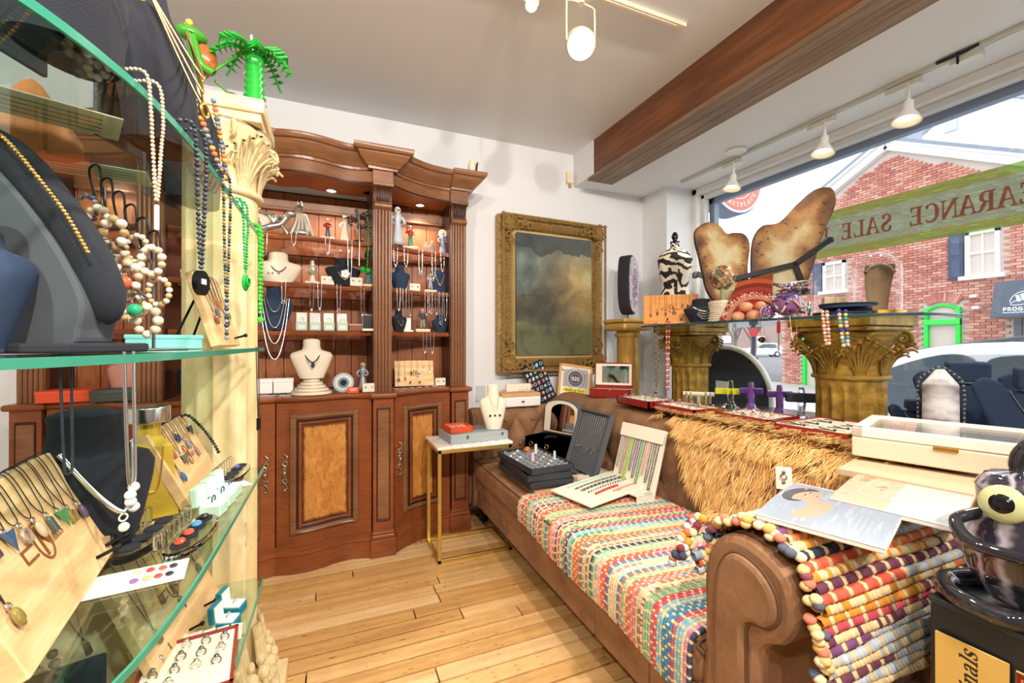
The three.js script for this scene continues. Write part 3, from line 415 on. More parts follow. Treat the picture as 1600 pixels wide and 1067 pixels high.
// extrude an outline profile [a, y] along `len` with pillow tufts where mask(s) > 0
function rolled(prof, len, nu, tuft) {
  const c = new THREE.CatmullRomCurve3(prof.map((p) => V(p[0], p[1], 0)), false, 'catmullrom', 0.5), n = 90, pts = c.getSpacedPoints(n), total = c.getLength();
  return grid(nu, n, (u, v) => { const i = Math.round(v * n), p = pts[i], a = pts[Math.max(i - 1, 0)], b = pts[Math.min(i + 1, n)], dx = b.x - a.x, dy = b.y - a.y, l = Math.hypot(dx, dy); let h = 0; if (tuft) { const s = v * total, m = tuft.mask(s); if (m > 0) { const U = u * len / tuft.pu, W = (s - tuft.s0) / tuft.pv, f = Math.abs(Math.sin(PI * (U + W) / 2) * Math.sin(PI * (U - W) / 2)); h = m * tuft.amp * (Math.pow(f, 0.45) - 0.75); } } return [p.x - dy / l * h, p.y + dx / l * h, u * len]; }, [len, total]);
}
{
  const so = thing('sofa', 'brown suede chesterfield sofa with rolled arms and button tufted back', 'sofa', [0, 0, 0]);
  part(so, 'base', [rbox(0.98, 0.16, 2.36, 0.03, 1.41, 0.215, -1.8), rbox(0.06, 0.1, 2.1, 0.03, 0.915, 0.29, -1.8, 4)], suede);
  for (let i = 0; i < 7; i++) part(so, 'front_panel', rbox(0.03, 0.13, 0.3, 0.014, 0.912, 0.2, -2.72 + i * 0.3, 3), suede);
  part(so, 'front_welt', [bar([0.897, 0.268, -2.86], [0.897, 0.268, -0.83], 0.005), bar([0.893, 0.325, -2.86], [0.893, 0.325, -0.83], 0.005)], welt);
  for (const [a, b] of [[-2.745, -1.685], [-1.68, -0.845]]) { const cu = part(so, 'seat_cushion', rbox(0.66, 0.145, b - a, 0.05, 1.2, 0.385, (a + b) / 2, 5), suede); const z0 = a + 0.04, z1 = b - 0.04; part(cu, 'piping', tube([[0.884, 0.44, z0], [0.884, 0.44, z1], [0.91, 0.448, z1 + 0.028], [1.5, 0.448, z1 + 0.028], [1.5, 0.448, z0 - 0.028], [0.91, 0.448, z0 - 0.028]], 0.004, 120, 6, true), welt); }
  // back
  const backProf = [[1.5, 0.36], [1.51, 0.5], [1.53, 0.62], [1.53, 0.72], [1.56, 0.8], [1.64, 0.842], [1.75, 0.84], [1.85, 0.79], [1.88, 0.7], [1.84, 0.62], [1.82, 0.5], [1.82, 0.15]];
  const tb = { mask: (s) => s < 0.06 ? 0 : s < 0.47 ? Math.min(1, (0.47 - s) * 6, (s - 0.06) * 8) : 0, pu: 0.21, pv: 0.17, s0: 0.14, amp: 0.055 };
  const bk = part(so, 'back', tr(rolled(backProf, 2.3, 260, tb), 0, 0, -2.97), suede);
  const c = new THREE.CatmullRomCurve3(backProf.map((p) => V(p[0], p[1], 0)), false, 'catmullrom', 0.5), tl = c.getLength();
  for (let j = 0; j < 3; j++) for (let i = 0; i < 11; i++) { const z = (i + (j % 2 ? 0.5 : 0)) * 0.42; if (z > 2.2 || z < 0.1) continue; const p = c.getPointAt((0.14 + j * 0.17) / tl); part(bk, 'button', ball(0.012, 0, 0, 0, 0.6, 1, 1, 10, 8), suede, [p.x + 0.028, p.y, -2.97 + z]); }
  part(so, 'back_end', [tr(extr(smooth(backProf.map(([x, y]) => [x, y]).concat([[1.66, 0.15], [1.5, 0.15]]), 90), 0.05, 0.015), 0, 0, -0.70), box(0.3, 0.5, 0.16, 1.66, 0.4, -0.76)], suede);
  // arms
  for (const near of [true, false]) {
    const s = near ? 1 : -1, zi = near ? -0.835 : -2.76;
    const prof = [[0, 0.36], [0.0, 0.5], [0.005, 0.62], [0.02, 0.71], [0.07, 0.765], [0.14, 0.77], [0.21, 0.735], [0.238, 0.66], [0.215, 0.59], [0.165, 0.555], [0.15, 0.5], [0.15, 0.15]].map(([a, y]) => [a * s, y]);
    const ta = { mask: (q) => q < 0.08 ? 0 : q < 0.46 ? Math.min(1, (0.46 - q) * 6, (q - 0.08) * 8) : 0, pu: 0.1, pv: 0.165, s0: 0.175, amp: near ? 0 : -0.075 };
    // profile lies in (z, y); extruded along x
    const g = rolled(prof, 0.92, 150, ta).rotateY(PI / 2).scale(1, 1, -1); // length -> +x, profile a -> +z after the flip
    g.computeVertexNormals();
    const arm = part(so, 'arm', tr(g, 0.9, 0, zi), suede);
    if (!near) for (let j = 0; j < 2; j++) for (let i = 0; i < 5; i++) part(arm, 'button', ball(0.012, 0, 0, 0, 1, 1, 0.6, 10, 8), suede, [0.9 + (i + (j ? 0.5 : 1)) * 0.2, j ? 0.535 : 0.698, zi + (j ? 0.03 : 0.022)]);
    const face = smooth([[0, 0.15], [0, 0.5], [0.0, 0.64], [0.03, 0.73], [0.09, 0.768], [0.16, 0.762], [0.22, 0.725], [0.238, 0.65], [0.21, 0.585], [0.165, 0.55], [0.152, 0.48], [0.152, 0.15]].map(([a, y]) => [a * s, y]), 100);
    part(so, 'arm_front', tr(rot(extr(face, 0.05, 0.018), 0, -PI / 2), 0.925, 0, zi), suede);
    const inn = smooth([[0.045, 0.16], [0.045, 0.5], [0.05, 0.66], [0.09, 0.728], [0.15, 0.728], [0.195, 0.69], [0.203, 0.64], [0.18, 0.605], [0.13, 0.585], [0.125, 0.5], [0.125, 0.16]].map(([a, y]) => [a * s, y]), 100);
    part(so, 'arm_panel', tr(rot(extr(inn, 0.03, 0.012), 0, -PI / 2), 0.888, 0, zi), suede);
    part(so, 'arm_welt', tube(inn.map(([a, y]) => [0.872, y, zi + a]), 0.005, 140, 6, true), welt);
  }
  for (const [x, z] of [[0.97, -2.83], [0.98, -0.68], [1.76, -2.85], [1.76, -0.68]]) part(so, 'foot', lathe([[0.02, 0], [0.032, 0.02], [0.022, 0.05], [0.036, 0.09], [0.04, 0.15], [0, 0.15]], 18), M.blackGloss, [x, 0, z]);

  // rag rugs, woven row by row
  const rag = [0xe06a4f, 0xd9556a, 0xe58aa5, 0xd98aa8, 0x5f9f7a, 0x96c09a, 0x4a8ab0, 0x8fc0ca, 0xb9c6cc, 0xe0cca0, 0xa08058, 0xd9b080, 0x3f4a66, 0xf0b6a0, 0xe9d2b0, 0xc8556a, 0xe8806a, 0xe9a0b4, 0xd9c8b0, 0xe07a5a];
  const rag2 = [0xe0604a, 0xd9763f, 0xb9c2cc, 0x9aa6b0, 0x6b3a50, 0x7a4a7a, 0xd98f2f, 0x2a3346, 0x8fa0b4, 0x7d7068, 0xe7cfa2, 0xc04a5a, 0x4a6a8a, 0xa8433f];
  const rugMat = new THREE.MeshStandardMaterial({ roughness: 0.95, vertexColors: true });
  function row(path, r, cols3, step, cream = 0xefe0c2, pc = 0.3) {
    const cv = new THREE.CatmullRomCurve3(path.map(v3), false, 'catmullrom', 0.5), L = cv.getLength(), n = Math.round(L / step) * 3, P = cv.getSpacedPoints(n), pos = [], cl = [], idx = [], R = 6;
    const cs = cols3.map((q) => new THREE.Color(q)), cut = [rnd(0.2, 0.8), rnd(0.5, 1.4)], cc = new THREE.Color(cream), ph = rnd(3); let lastSt = -1, q = cc, sh = 1; const off = Math.floor(rnd(3));
    for (let i = 0; i <= n; i++) {
      const t = P[Math.min(i + 1, n)].clone().sub(P[Math.max(i - 1, 0)]).normalize(), up = V(-t.y, t.x, 0).normalize(), sd = V(0, 0, 1), k = i % 3 === 0 ? -1 : 0.6, rr = r * (0.95 + 0.13 * k + rnd(-0.08, 0.08)), f = i / n; const base = f < cut[0] ? cs[0] : f < cut[1] ? cs[1] : cs[2], st = Math.floor(i / 3); if (st !== lastSt) { lastSt = st; q = pc > 0.6 ? (rnd() < pc ? cc : base) : (st + off) % 4 === 0 ? cc : base; sh = 0.82 + rnd(0.26); }
      for (let j = 0; j < R; j++) { const a = j / R * 2 * PI; pos.push(P[i].x + (up.x * Math.sin(a) + sd.x * Math.cos(a)) * rr, P[i].y + (up.y * Math.sin(a)) * rr, P[i].z + Math.cos(a) * rr + rnd(-0.0006, 0.0006)); cl.push(q.r * sh, q.g * sh, q.b * sh); }
    }
    for (let i = 0; i < n; i++) for (let j = 0; j < R; j++) { const a = i * R + j, b = i * R + (j + 1) % R; idx.push(a, a + R, b, b, a + R, b + R); }
    const g = new THREE.BufferGeometry(); g.setAttribute('position', new THREE.Float32BufferAttribute(pos, 3)); g.setAttribute('color', new THREE.Float32BufferAttribute(cl, 3)); g.setIndex(idx); g.computeVertexNormals(); return g;
  }
  const rug = thing('rag_rug', 'multicoloured woven rag rug spread over the sofa seat', 'rug', [0, 0, 0]);
  let band = [0xe58aa5, 0xe06a4f, 0xe9d2b0]; for (let z = -1.98, i = 0; z < -0.86; z += 0.0116, i++) { if (i % 2 === 0 || rnd() < 0.45) { const c = pick(rag); band = [c, rnd() < 0.6 ? c : pick(rag), rnd() < 0.7 ? c : pick(rag)]; } const k = (z + 1.98) / 1.12, drop = 0.335 - 0.05 * k + Math.sin(z * 9) * 0.008, back = 1.48 - (i < 4 ? 0.12 : 0), up = 0.4655 + Math.sin(z * 23) * 0.003; part(rug, 'woven_row', row([[back, up, z + 0.05], [1.2, up + 0.001, z + 0.02], [0.98, up, z], [0.9, up - 0.004, z - 0.004], [0.868, up - 0.03, z - 0.004], [0.858, drop + 0.05, z], [0.862, drop, z]], 0.0068, band, 0.0072, 0xecd4a8, i % 7 === 3 ? 0.7 : 0.3), rugMat); }
  const rug2 = thing('rag_rug', 'thick colourful rag rug draped over the near sofa arm', 'rug', [0, 0, 0]);
  const ac = new THREE.CatmullRomCurve3([[-0.845, 0.64], [-0.838, 0.7], [-0.815, 0.755], [-0.765, 0.79], [-0.69, 0.8], [-0.62, 0.775], [-0.575, 0.715], [-0.565, 0.64], [-0.56, 0.56], [-0.555, 0.5]].map(([z, y]) => V(0, y, z)), false, 'catmullrom', 0.5);
  part(rug2, 'backing', grid(20, 60, (u, v) => { const p = ac.getPointAt(v); return [0.91 + u * 0.68, p.y - 0.002, p.z - 0.003]; }), col(0xcdb587, 0.95)); const nr = 32; for (let i = 0; i < nr; i++) { const p = ac.getPointAt(i / (nr - 1)), x0 = 0.905 + rnd(-0.012, 0.012) - (i < 3 ? 0.05 : 0); part(rug2, 'woven_row', row([[x0, p.y, p.z], [1.0, p.y + rnd(-0.003, 0.004), p.z + rnd(-0.004, 0.004)], [1.12, p.y + rnd(-0.003, 0.004), p.z + rnd(-0.004, 0.004)], [1.25, p.y + rnd(-0.003, 0.004), p.z + rnd(-0.004, 0.004)], [1.4, p.y, p.z + rnd(-0.004, 0.004)], [1.6, p.y - 0.002, p.z - 0.01]], 0.0116, [pick(rag2), pick(rag2), pick(rag2)], 0.0125, 0xdfc898, i % 3 === 1 ? 0.7 : 0.3), rugMat); }
  const kn = []; for (let i = 0; i < 64; i++) { const p = ac.getPointAt(i / 63); kn.push(tint(ball(0.011, 0.897 + rnd(-0.012, 0.012), p.y + rnd(-0.006, 0.012), p.z + rnd(-0.01, 0.01), 1.2, 0.9, 1.1, 8, 6), pick([0xe6cf9f, 0xd8bb80, 0xe6cf9f, 0xd9806a, 0x8a4a5a, 0xd9a95a, 0x5a6376, 0xe9d8b0]))); }
  part(rug2, 'knotted_edge', kn, rugMat);
  const tas = []; for (let i = 0; i < 44; i++) { const k = i / 43; tas.push(tint(ball(0.011, 0.885 - k * 0.07 + rnd(-0.012, 0.012), 0.76 - k * 0.10 + rnd(-0.015, 0.015), -0.85 - rnd(0.0, 0.035), 1, 1, 1, 8, 6), pick([0xe6cf9f, 0xd8bb80, 0xe06a4f, 0x3a4658, 0xd99a3a, 0xb9c2cc, 0x7a2f3a]))); }
  part(rug2, 'corner_tassel', tas, rugMat);
  // sheepskin over the back
  const sk = thing('sheepskin', 'tan long haired sheepskin throw over the sofa back', 'throw', [0, 0, 0]); sk.userData.group = undefined; delete sk.userData.group;
  const hide = (u, v) => { // u along z, v from behind the roll down the front
    const z = -1.8 + u * 1.07 - (v < 0.4 ? (0.4 - v) * 0.5 * (1 - u) : 0), uu = Math.min(1, Math.max(0, u - 0.06) / 0.5), low = 0.80 - 0.32 * uu * uu * (3 - 2 * uu) + 0.02 * Math.sin(u * 17), s = v;
    const pr = [[1.9, 0.76], [1.82, 0.84], [1.72, 0.862], [1.6, 0.85], [1.53, 0.78], [1.5, 0.66], [1.48, 0.54], [1.42, 0.475]]; let k = s * (pr.length - 1) * (0.38 + 0.62 * (0.84 - low) / 0.36), i = Math.min(pr.length - 2, Math.floor(k)), f = k - i; return [pr[i][0] + (pr[i + 1][0] - pr[i][0]) * f, pr[i][1] + (pr[i + 1][1] - pr[i][1]) * f, z];
  };
  part(sk, 'hide', grid(60, 30, hide), col(0xb98a4e, 0.95));
  const pos = [], cl2 = [], idx2 = [], tones = [0xe6ba76, 0xdcae68, 0xd09c56, 0xeeca8c, 0xc48f4a].map((q) => new THREE.Color(q));
  const clump = (u, v) => fbm(u * 26, v * 12, 3, 2);
  for (let i = 0; i < 30000; i++) {
    const u = rnd(), v = rnd(), p = v3(hide(u, v)), e = 0.01, pu = v3(hide(Math.min(1, u + e), v)), pv = v3(hide(u, Math.min(1, v + e))); const tv = pv.sub(p), tu = pu.sub(p); if (tv.length() < 1e-6) continue; const nn = tv.clone().cross(tu).normalize(); if (nn.x > 0.3 && nn.y < 0) nn.negate(); if (nn.y < 0 && nn.x > 0) nn.negate(); if (nn.dot(V(-0.5, 1, 0)) < 0) nn.negate();
    const flow = tv.normalize(), sw = clump(u, v) * 2.6, side = V(0, 0, 1), L = rnd(0.045, 0.09), d = nn.clone().multiplyScalar(0.62).addScaledVector(flow, 0.75).addScaledVector(side, sw + rnd(-0.25, 0.25)).normalize(), w = side.clone().cross(d).normalize().lerp(side, 0.7).normalize().multiplyScalar(rnd(0.0012, 0.0026)), c0 = tones[Math.floor((clump(u * 1.3, v * 1.3) + 0.5 + rnd(-0.25, 0.25)) * 4.99 + 5) % 5], b = pos.length / 3;
    const a0 = p.clone().addScaledVector(nn, 0.002), a1 = a0.clone().addScaledVector(d, L * 0.5).addScaledVector(nn, L * 0.12), a2 = a0.clone().addScaledVector(d, L).addScaledVector(V(0, -1, 0), L * 0.18);
    for (const [q, k] of [[a0, 1], [a1, 0.85]]) { pos.push(q.x - w.x * k, q.y - w.y * k, q.z - w.z * k, q.x + w.x * k, q.y + w.y * k, q.z + w.z * k); } pos.push(a2.x, a2.y, a2.z);
    for (let k = 0; k < 5; k++) cl2.push(c0.r, c0.g, c0.b);
    idx2.push(b, b + 1, b + 2, b + 1, b + 3, b + 2, b + 2, b + 3, b + 4);
  }
  const fg = new THREE.BufferGeometry(); fg.setAttribute('position', new THREE.Float32BufferAttribute(pos, 3)); fg.setAttribute('color', new THREE.Float32BufferAttribute(cl2, 3)); fg.setIndex(idx2); fg.computeVertexNormals();
  const fm = part(sk, 'wool', fg, new THREE.MeshStandardMaterial({ roughness: 0.8, vertexColors: true, side: THREE.DoubleSide })); fm.userData.kind = 'stuff';
}
// ---------- small makers ----------
const beadMat = new THREE.MeshStandardMaterial({ roughness: 0.25, vertexColors: true });
const curve = (pts, closed = false) => new THREE.CatmullRomCurve3(pts.map(v3), closed, 'catmullrom', 0.5);
function beads(pts, r, cols, closed = false, gap = 2.05) { const c = curve(pts, closed), n = Math.max(3, Math.round(c.getLength() / (r * gap))), P = c.getSpacedPoints(n); return merge(P.map((p, i) => tint(ball(r * (0.9 + rnd(0.2)), p.x, p.y, p.z, 1, 1, 1, 7, 5), cols[i % cols.length]))); }
const chainG = (pts, r, seg, closed) => tube(pts, r, seg || pts.length * 8, 5, closed);
// drooping V or U of a necklace between two points, in the plane of a and b
const loop = (a, b, drop, n = 10, out = [0, 0, 0], pw = 2) => Array.from({ length: n + 1 }, (_, i) => { const t = i / n, k = 1 - Math.pow(Math.abs(2 * t - 1), pw); return [a[0] + (b[0] - a[0]) * t + out[0] * k, a[1] + (b[1] - a[1]) * t - drop * k + out[1] * k, a[2] + (b[2] - a[2]) * t + out[2] * k]; });
// bust: flat or rounded necklace form; neck radius, height, shoulder width
function bustGeo(h, w, d, neckR, neckH, lean = 0.25) { const pr = [[w * 0.28, 0], [w * 0.36, h * 0.2], [w * 0.47, h * 0.48], [w * 0.5, h * 0.6], [w * 0.45, h * 0.68], [w * 0.3, h * 0.73], [neckR * 1.12, h - neckH], [neckR, h - neckH * 0.6], [neckR, h]]; const n = 28, pts = pr; return grid(n, 24, (u, v) => { const k = v * (pts.length - 1), i = Math.min(pts.length - 2, Math.floor(k)), f = k - i, rx = pts[i][0] + (pts[i + 1][0] - pts[i][0]) * f, y = pts[i][1] + (pts[i + 1][1] - pts[i][1]) * f, a = u * 2 * PI, body = Math.min(1, Math.max(0, (h - neckH * 0.8 - y) / (h * 0.25))), rz = neckR + (Math.min(rx, d) - neckR) * body; return [Math.sin(a) * rx, y, Math.cos(a) * (Math.cos(a) > 0 ? rz : rz * 0.6) - lean * (y - h * 0.2) * (y > h * 0.2 ? 0.35 : 0)]; }); }
function bust(name, label, pos, ry, h, w, d, mat, opt = {}) {
  const t = thing(name, label, 'display bust', pos, ry, opt.group), nr = opt.neckR || w * 0.2, nh = opt.neckH || h * 0.24;
  const b = part(t, 'form', bustGeo(h, w, d, nr, nh, opt.lean ?? 0.25), mat); const lz = (opt.lean ?? 0.25) * h * 0.8 * 0.35; part(b, 'neck_cap', ball(nr, 0, h, -lz, 1, 0.28, 1, 20, 8), mat); part(b, 'underside', rbox(w * 0.5, 0.008, d * 0.9, 0.004, 0, 0.004, 0), mat); return t;
}
const ringG = (() => { const g = merge([tor(0.0085, 0.0016, 0, 0.0085, 0, 5, 14), ball(0.0045, 0, 0.018, 0, 1.2, 0.8, 1.2, 8, 5)]); return g; })();
const ORD = ['first', 'second', 'third', 'fourth', 'fifth', 'sixth', 'seventh', 'eighth', 'ninth', 'tenth', 'eleventh', 'twelfth', 'thirteenth', 'fourteenth', 'fifteenth', 'sixteenth'];
function rings(n, f, label, group, mats, per = 6) { for (let i = 0; i < n; i++) { const [p, ry, rx] = f(i), t = thing('ring', label + ', ' + ORD[Math.floor(i / per)] + ' row ' + ORD[i % per], 'ring', p, ry, group); const m = part(t, 'band', ringG, mats[i % mats.length]); if (rx) m.rotation.x = rx; } }
const openBox = (w, h, d, th = 0.006, fl = 0.004) => [box(w, fl, d, 0, fl / 2, 0), box(w, h, th, 0, h / 2, d / 2 - th / 2), box(w, h, th, 0, h / 2, -d / 2 + th / 2), box(th, h, d, w / 2 - th / 2, h / 2, 0), box(th, h, d, -w / 2 + th / 2, h / 2, 0)];
// leaning wooden or cloth board with a row of pendants; the board leans back by `lean`
function pendantBoard(name, label, pos, ry, w, h, th, lean, mat, pens, opt = {}) {
  const t = thing(name, label, 'display board', pos, ry, opt.group), bd = part(t, 'board', uvm(rbox(w, h, th, 0.003, 0, h / 2, 0), opt.grain || 'x'), mat, [0, th / 2 * Math.sin(lean) + 0.001, 0], [-lean, 0, opt.roll || 0]);
  pens.forEach(([x, y0, y1, c, k], i) => {
    const top = h * y0, bot = h * y1, z = th / 2 + 0.002, dx = 0.006 + (k || 0) * 0.006;
    const cd = part(bd, 'cord', [chainG([[x - dx, h + 0.002, -th / 2], [x - dx, h + 0.003, th / 2], [x - dx * 0.9, top, z], [x, bot + 0.018, z + 0.001]], 0.0007), chainG([[x + dx, h + 0.002, -th / 2], [x + dx, h + 0.003, th / 2], [x + dx * 0.9, top, z], [x, bot + 0.018, z + 0.001]], 0.0007)], opt.cord || M.black);
    const g = i % 4 === 0 ? ball(0.009, x, bot, z + 0.004, 0.9, 1.4, 0.5, 10, 8) : i % 4 === 1 ? rbox(0.012, 0.024, 0.006, 0.003, x, bot, z + 0.003) : i % 4 === 2 ? rot(new THREE.ConeGeometry(0.008, 0.03, 6), PI).translate(x, bot, z + 0.004) : tor(0.009, 0.0025, x, bot, z + 0.003);
    part(bd, 'pendant', [g], typeof c === 'number' ? gem(c) : c); part(cd, 'bail', tor(0.004, 0.0013, x, bot + 0.016, z + 0.002, 5, 10), M.silver);
  });
  if (opt.pegs) for (const x of opt.pegs) part(bd, 'peg', [rot(cyl(0.003, 0.003, 0.03, 8), PI / 2).translate(x, 0.02, th / 2 + 0.012), ball(0.0055, x, 0.02, th / 2 + 0.028)], M.blackMetal);
  if (opt.logo) part(bd, 'burnt_logo', new THREE.PlaneGeometry(w * 0.36, w * 0.2).translate(0, h * 0.5, th / 2 + 0.0012), new THREE.MeshStandardMaterial({ roughness: 0.8, transparent: true, map: canvasTex(256, 140, (g) => { g.clearRect(0, 0, 256, 140); g.strokeStyle = g.fillStyle = '#8a4f22'; g.lineWidth = 7; g.beginPath(); g.ellipse(128, 66, 42, 56, 0, 0, 7); g.stroke(); g.fillRect(112, 20, 12, 90); g.beginPath(); g.moveTo(128, 60); g.lineTo(168, 30); g.lineTo(160, 92); g.fill(); g.fillRect(4, 50, 70, 8); g.fillRect(4, 84, 70, 8); g.fillRect(4, 50, 8, 40); g.font = 'bold 34px serif'; g.fillText('ARTS', 176, 92, 78); }) }));
  if (opt.strut) for (const s of [-1, 1]) part(t, 'strut', bar([s * w * 0.3, 0.003, -h * 0.55], [s * w * 0.2, h * 0.7, -h * Math.sin(lean) * 0.7 - th], 0.003), M.blackMetal);
  return t;
}
const pine = std(0xffffff, 0.6, 0, { map: tex(512, 0.5, (u, v) => lerp3([240, 208, 158], [206, 158, 100], 0.3 + 0.18 * Math.sin((v * 26 + fbm(u * 2, v * 6, 1) * 5) * 2) + fbm(u * 8, v * 90, 4, 2) * 0.4)) });

// ---------- gold side table and the things on it ----------
{
  const t = thing('side_table', 'slim gold C-shaped side table with white marble top', 'table', [0.765, 0, -2.525]);
  const w = 0.42, d = 0.29, y = 0.635, b = 0.02, bx = (a, q) => { const g = rbox(Math.abs(a[0] - q[0]) + b, Math.abs(a[1] - q[1]) + b, Math.abs(a[2] - q[2]) + b, 0.002, (a[0] + q[0]) / 2, (a[1] + q[1]) / 2, (a[2] + q[2]) / 2); return g; };
  for (const s of [-1, 1]) part(t, 'leg', bx([-w / 2, b / 2, s * d / 2], [-w / 2, y - 0.03, s * d / 2]), M.brassTable);
  part(t, 'base_frame', [bx([-w / 2, b / 2, -d / 2], [w / 2, b / 2, -d / 2]), bx([-w / 2, b / 2, d / 2], [w / 2, b / 2, d / 2]), bx([w / 2, b / 2, -d / 2], [w / 2, b / 2, d / 2]), bx([-w / 2, b / 2, -d / 2], [-w / 2, b / 2, d / 2])], M.brassTable);
  part(t, 'top_frame', [bx([-w / 2, y - 0.02, -d / 2], [w / 2, y - 0.02, -d / 2]), bx([-w / 2, y - 0.02, d / 2], [w / 2, y - 0.02, d / 2]), bx([-w / 2, y - 0.02, -d / 2], [-w / 2, y - 0.02, d / 2]), bx([w / 2, y - 0.02, -d / 2], [w / 2, y - 0.02, d / 2])], M.brassTable);
  part(t, 'top', rbox(w + 0.03, 0.016, d + 0.03, 0.003, 0, y + 0.0, 0), std(0xffffff, 0.25, 0, { map: tex(128, 0.5, (u, v) => lerp3([250, 248, 244], [214, 210, 204], Math.pow(Math.max(0, 1 - Math.abs(fbm(u * 4, v * 4, 1)) * 14), 2))) }));
  const gb = thing('jewelry_case', 'flat grey wood case with glass lid on the gold table', 'box', [0.80, 0.643, -2.54], 0.06);
  part(gb, 'body', rbox(0.36, 0.05, 0.24, 0.004, 0, 0.025, 0), M.greyWood); part(gb, 'glass_lid', box(0.26, 0.003, 0.17, 0.03, 0.052, -0.01), col(0x7d8c90, 0.05)); for (const x of [-0.08, 0.14]) part(gb, 'latch', rbox(0.014, 0.022, 0.006, 0.002, x, 0.034, 0.122), M.silver);
  const ot = thing('ring_tray', 'small orange open tray on the grey case', 'tray', [0.70, 0.695, -2.53], 0.08); part(ot, 'tray', openBox(0.14, 0.035, 0.14), M.orange); part(ot, 'lining', box(0.126, 0.016, 0.126, 0, 0.012, 0), M.creamLeather);
  rings(6, (i) => [[0.67 + (i % 3) * 0.03, 0.714, -2.55 + Math.floor(i / 3) * 0.04], i], 'silver ring in the orange tray on the gold table', 'rings in the orange tray', [M.silver, M.goldPale]);
  const bt = bust('necklace_bust', 'white linen necklace bust standing on the gold table', [0.925, 0.696, -2.52], -0.15, 0.26, 0.17, 0.05, M.linen, { neckR: 0.034, lean: 0.35 });
  part(bt, 'necklace', [chainG(loop([-0.03, 0.2, 0.02], [0.03, 0.2, 0.02], 0.09, 12, [0, 0, 0.04]), 0.0011), chainG(loop([-0.028, 0.2, 0.02], [0.028, 0.2, 0.02], 0.06, 12, [0, 0, 0.04]), 0.001)], M.goldPale);
  part(bt, 'earring', [-0.03, 0, 0.03].map((x) => rbox(0.012, 0.012, 0.003, 0.001, x, 0.085, 0.05)), M.blackMetal);
}
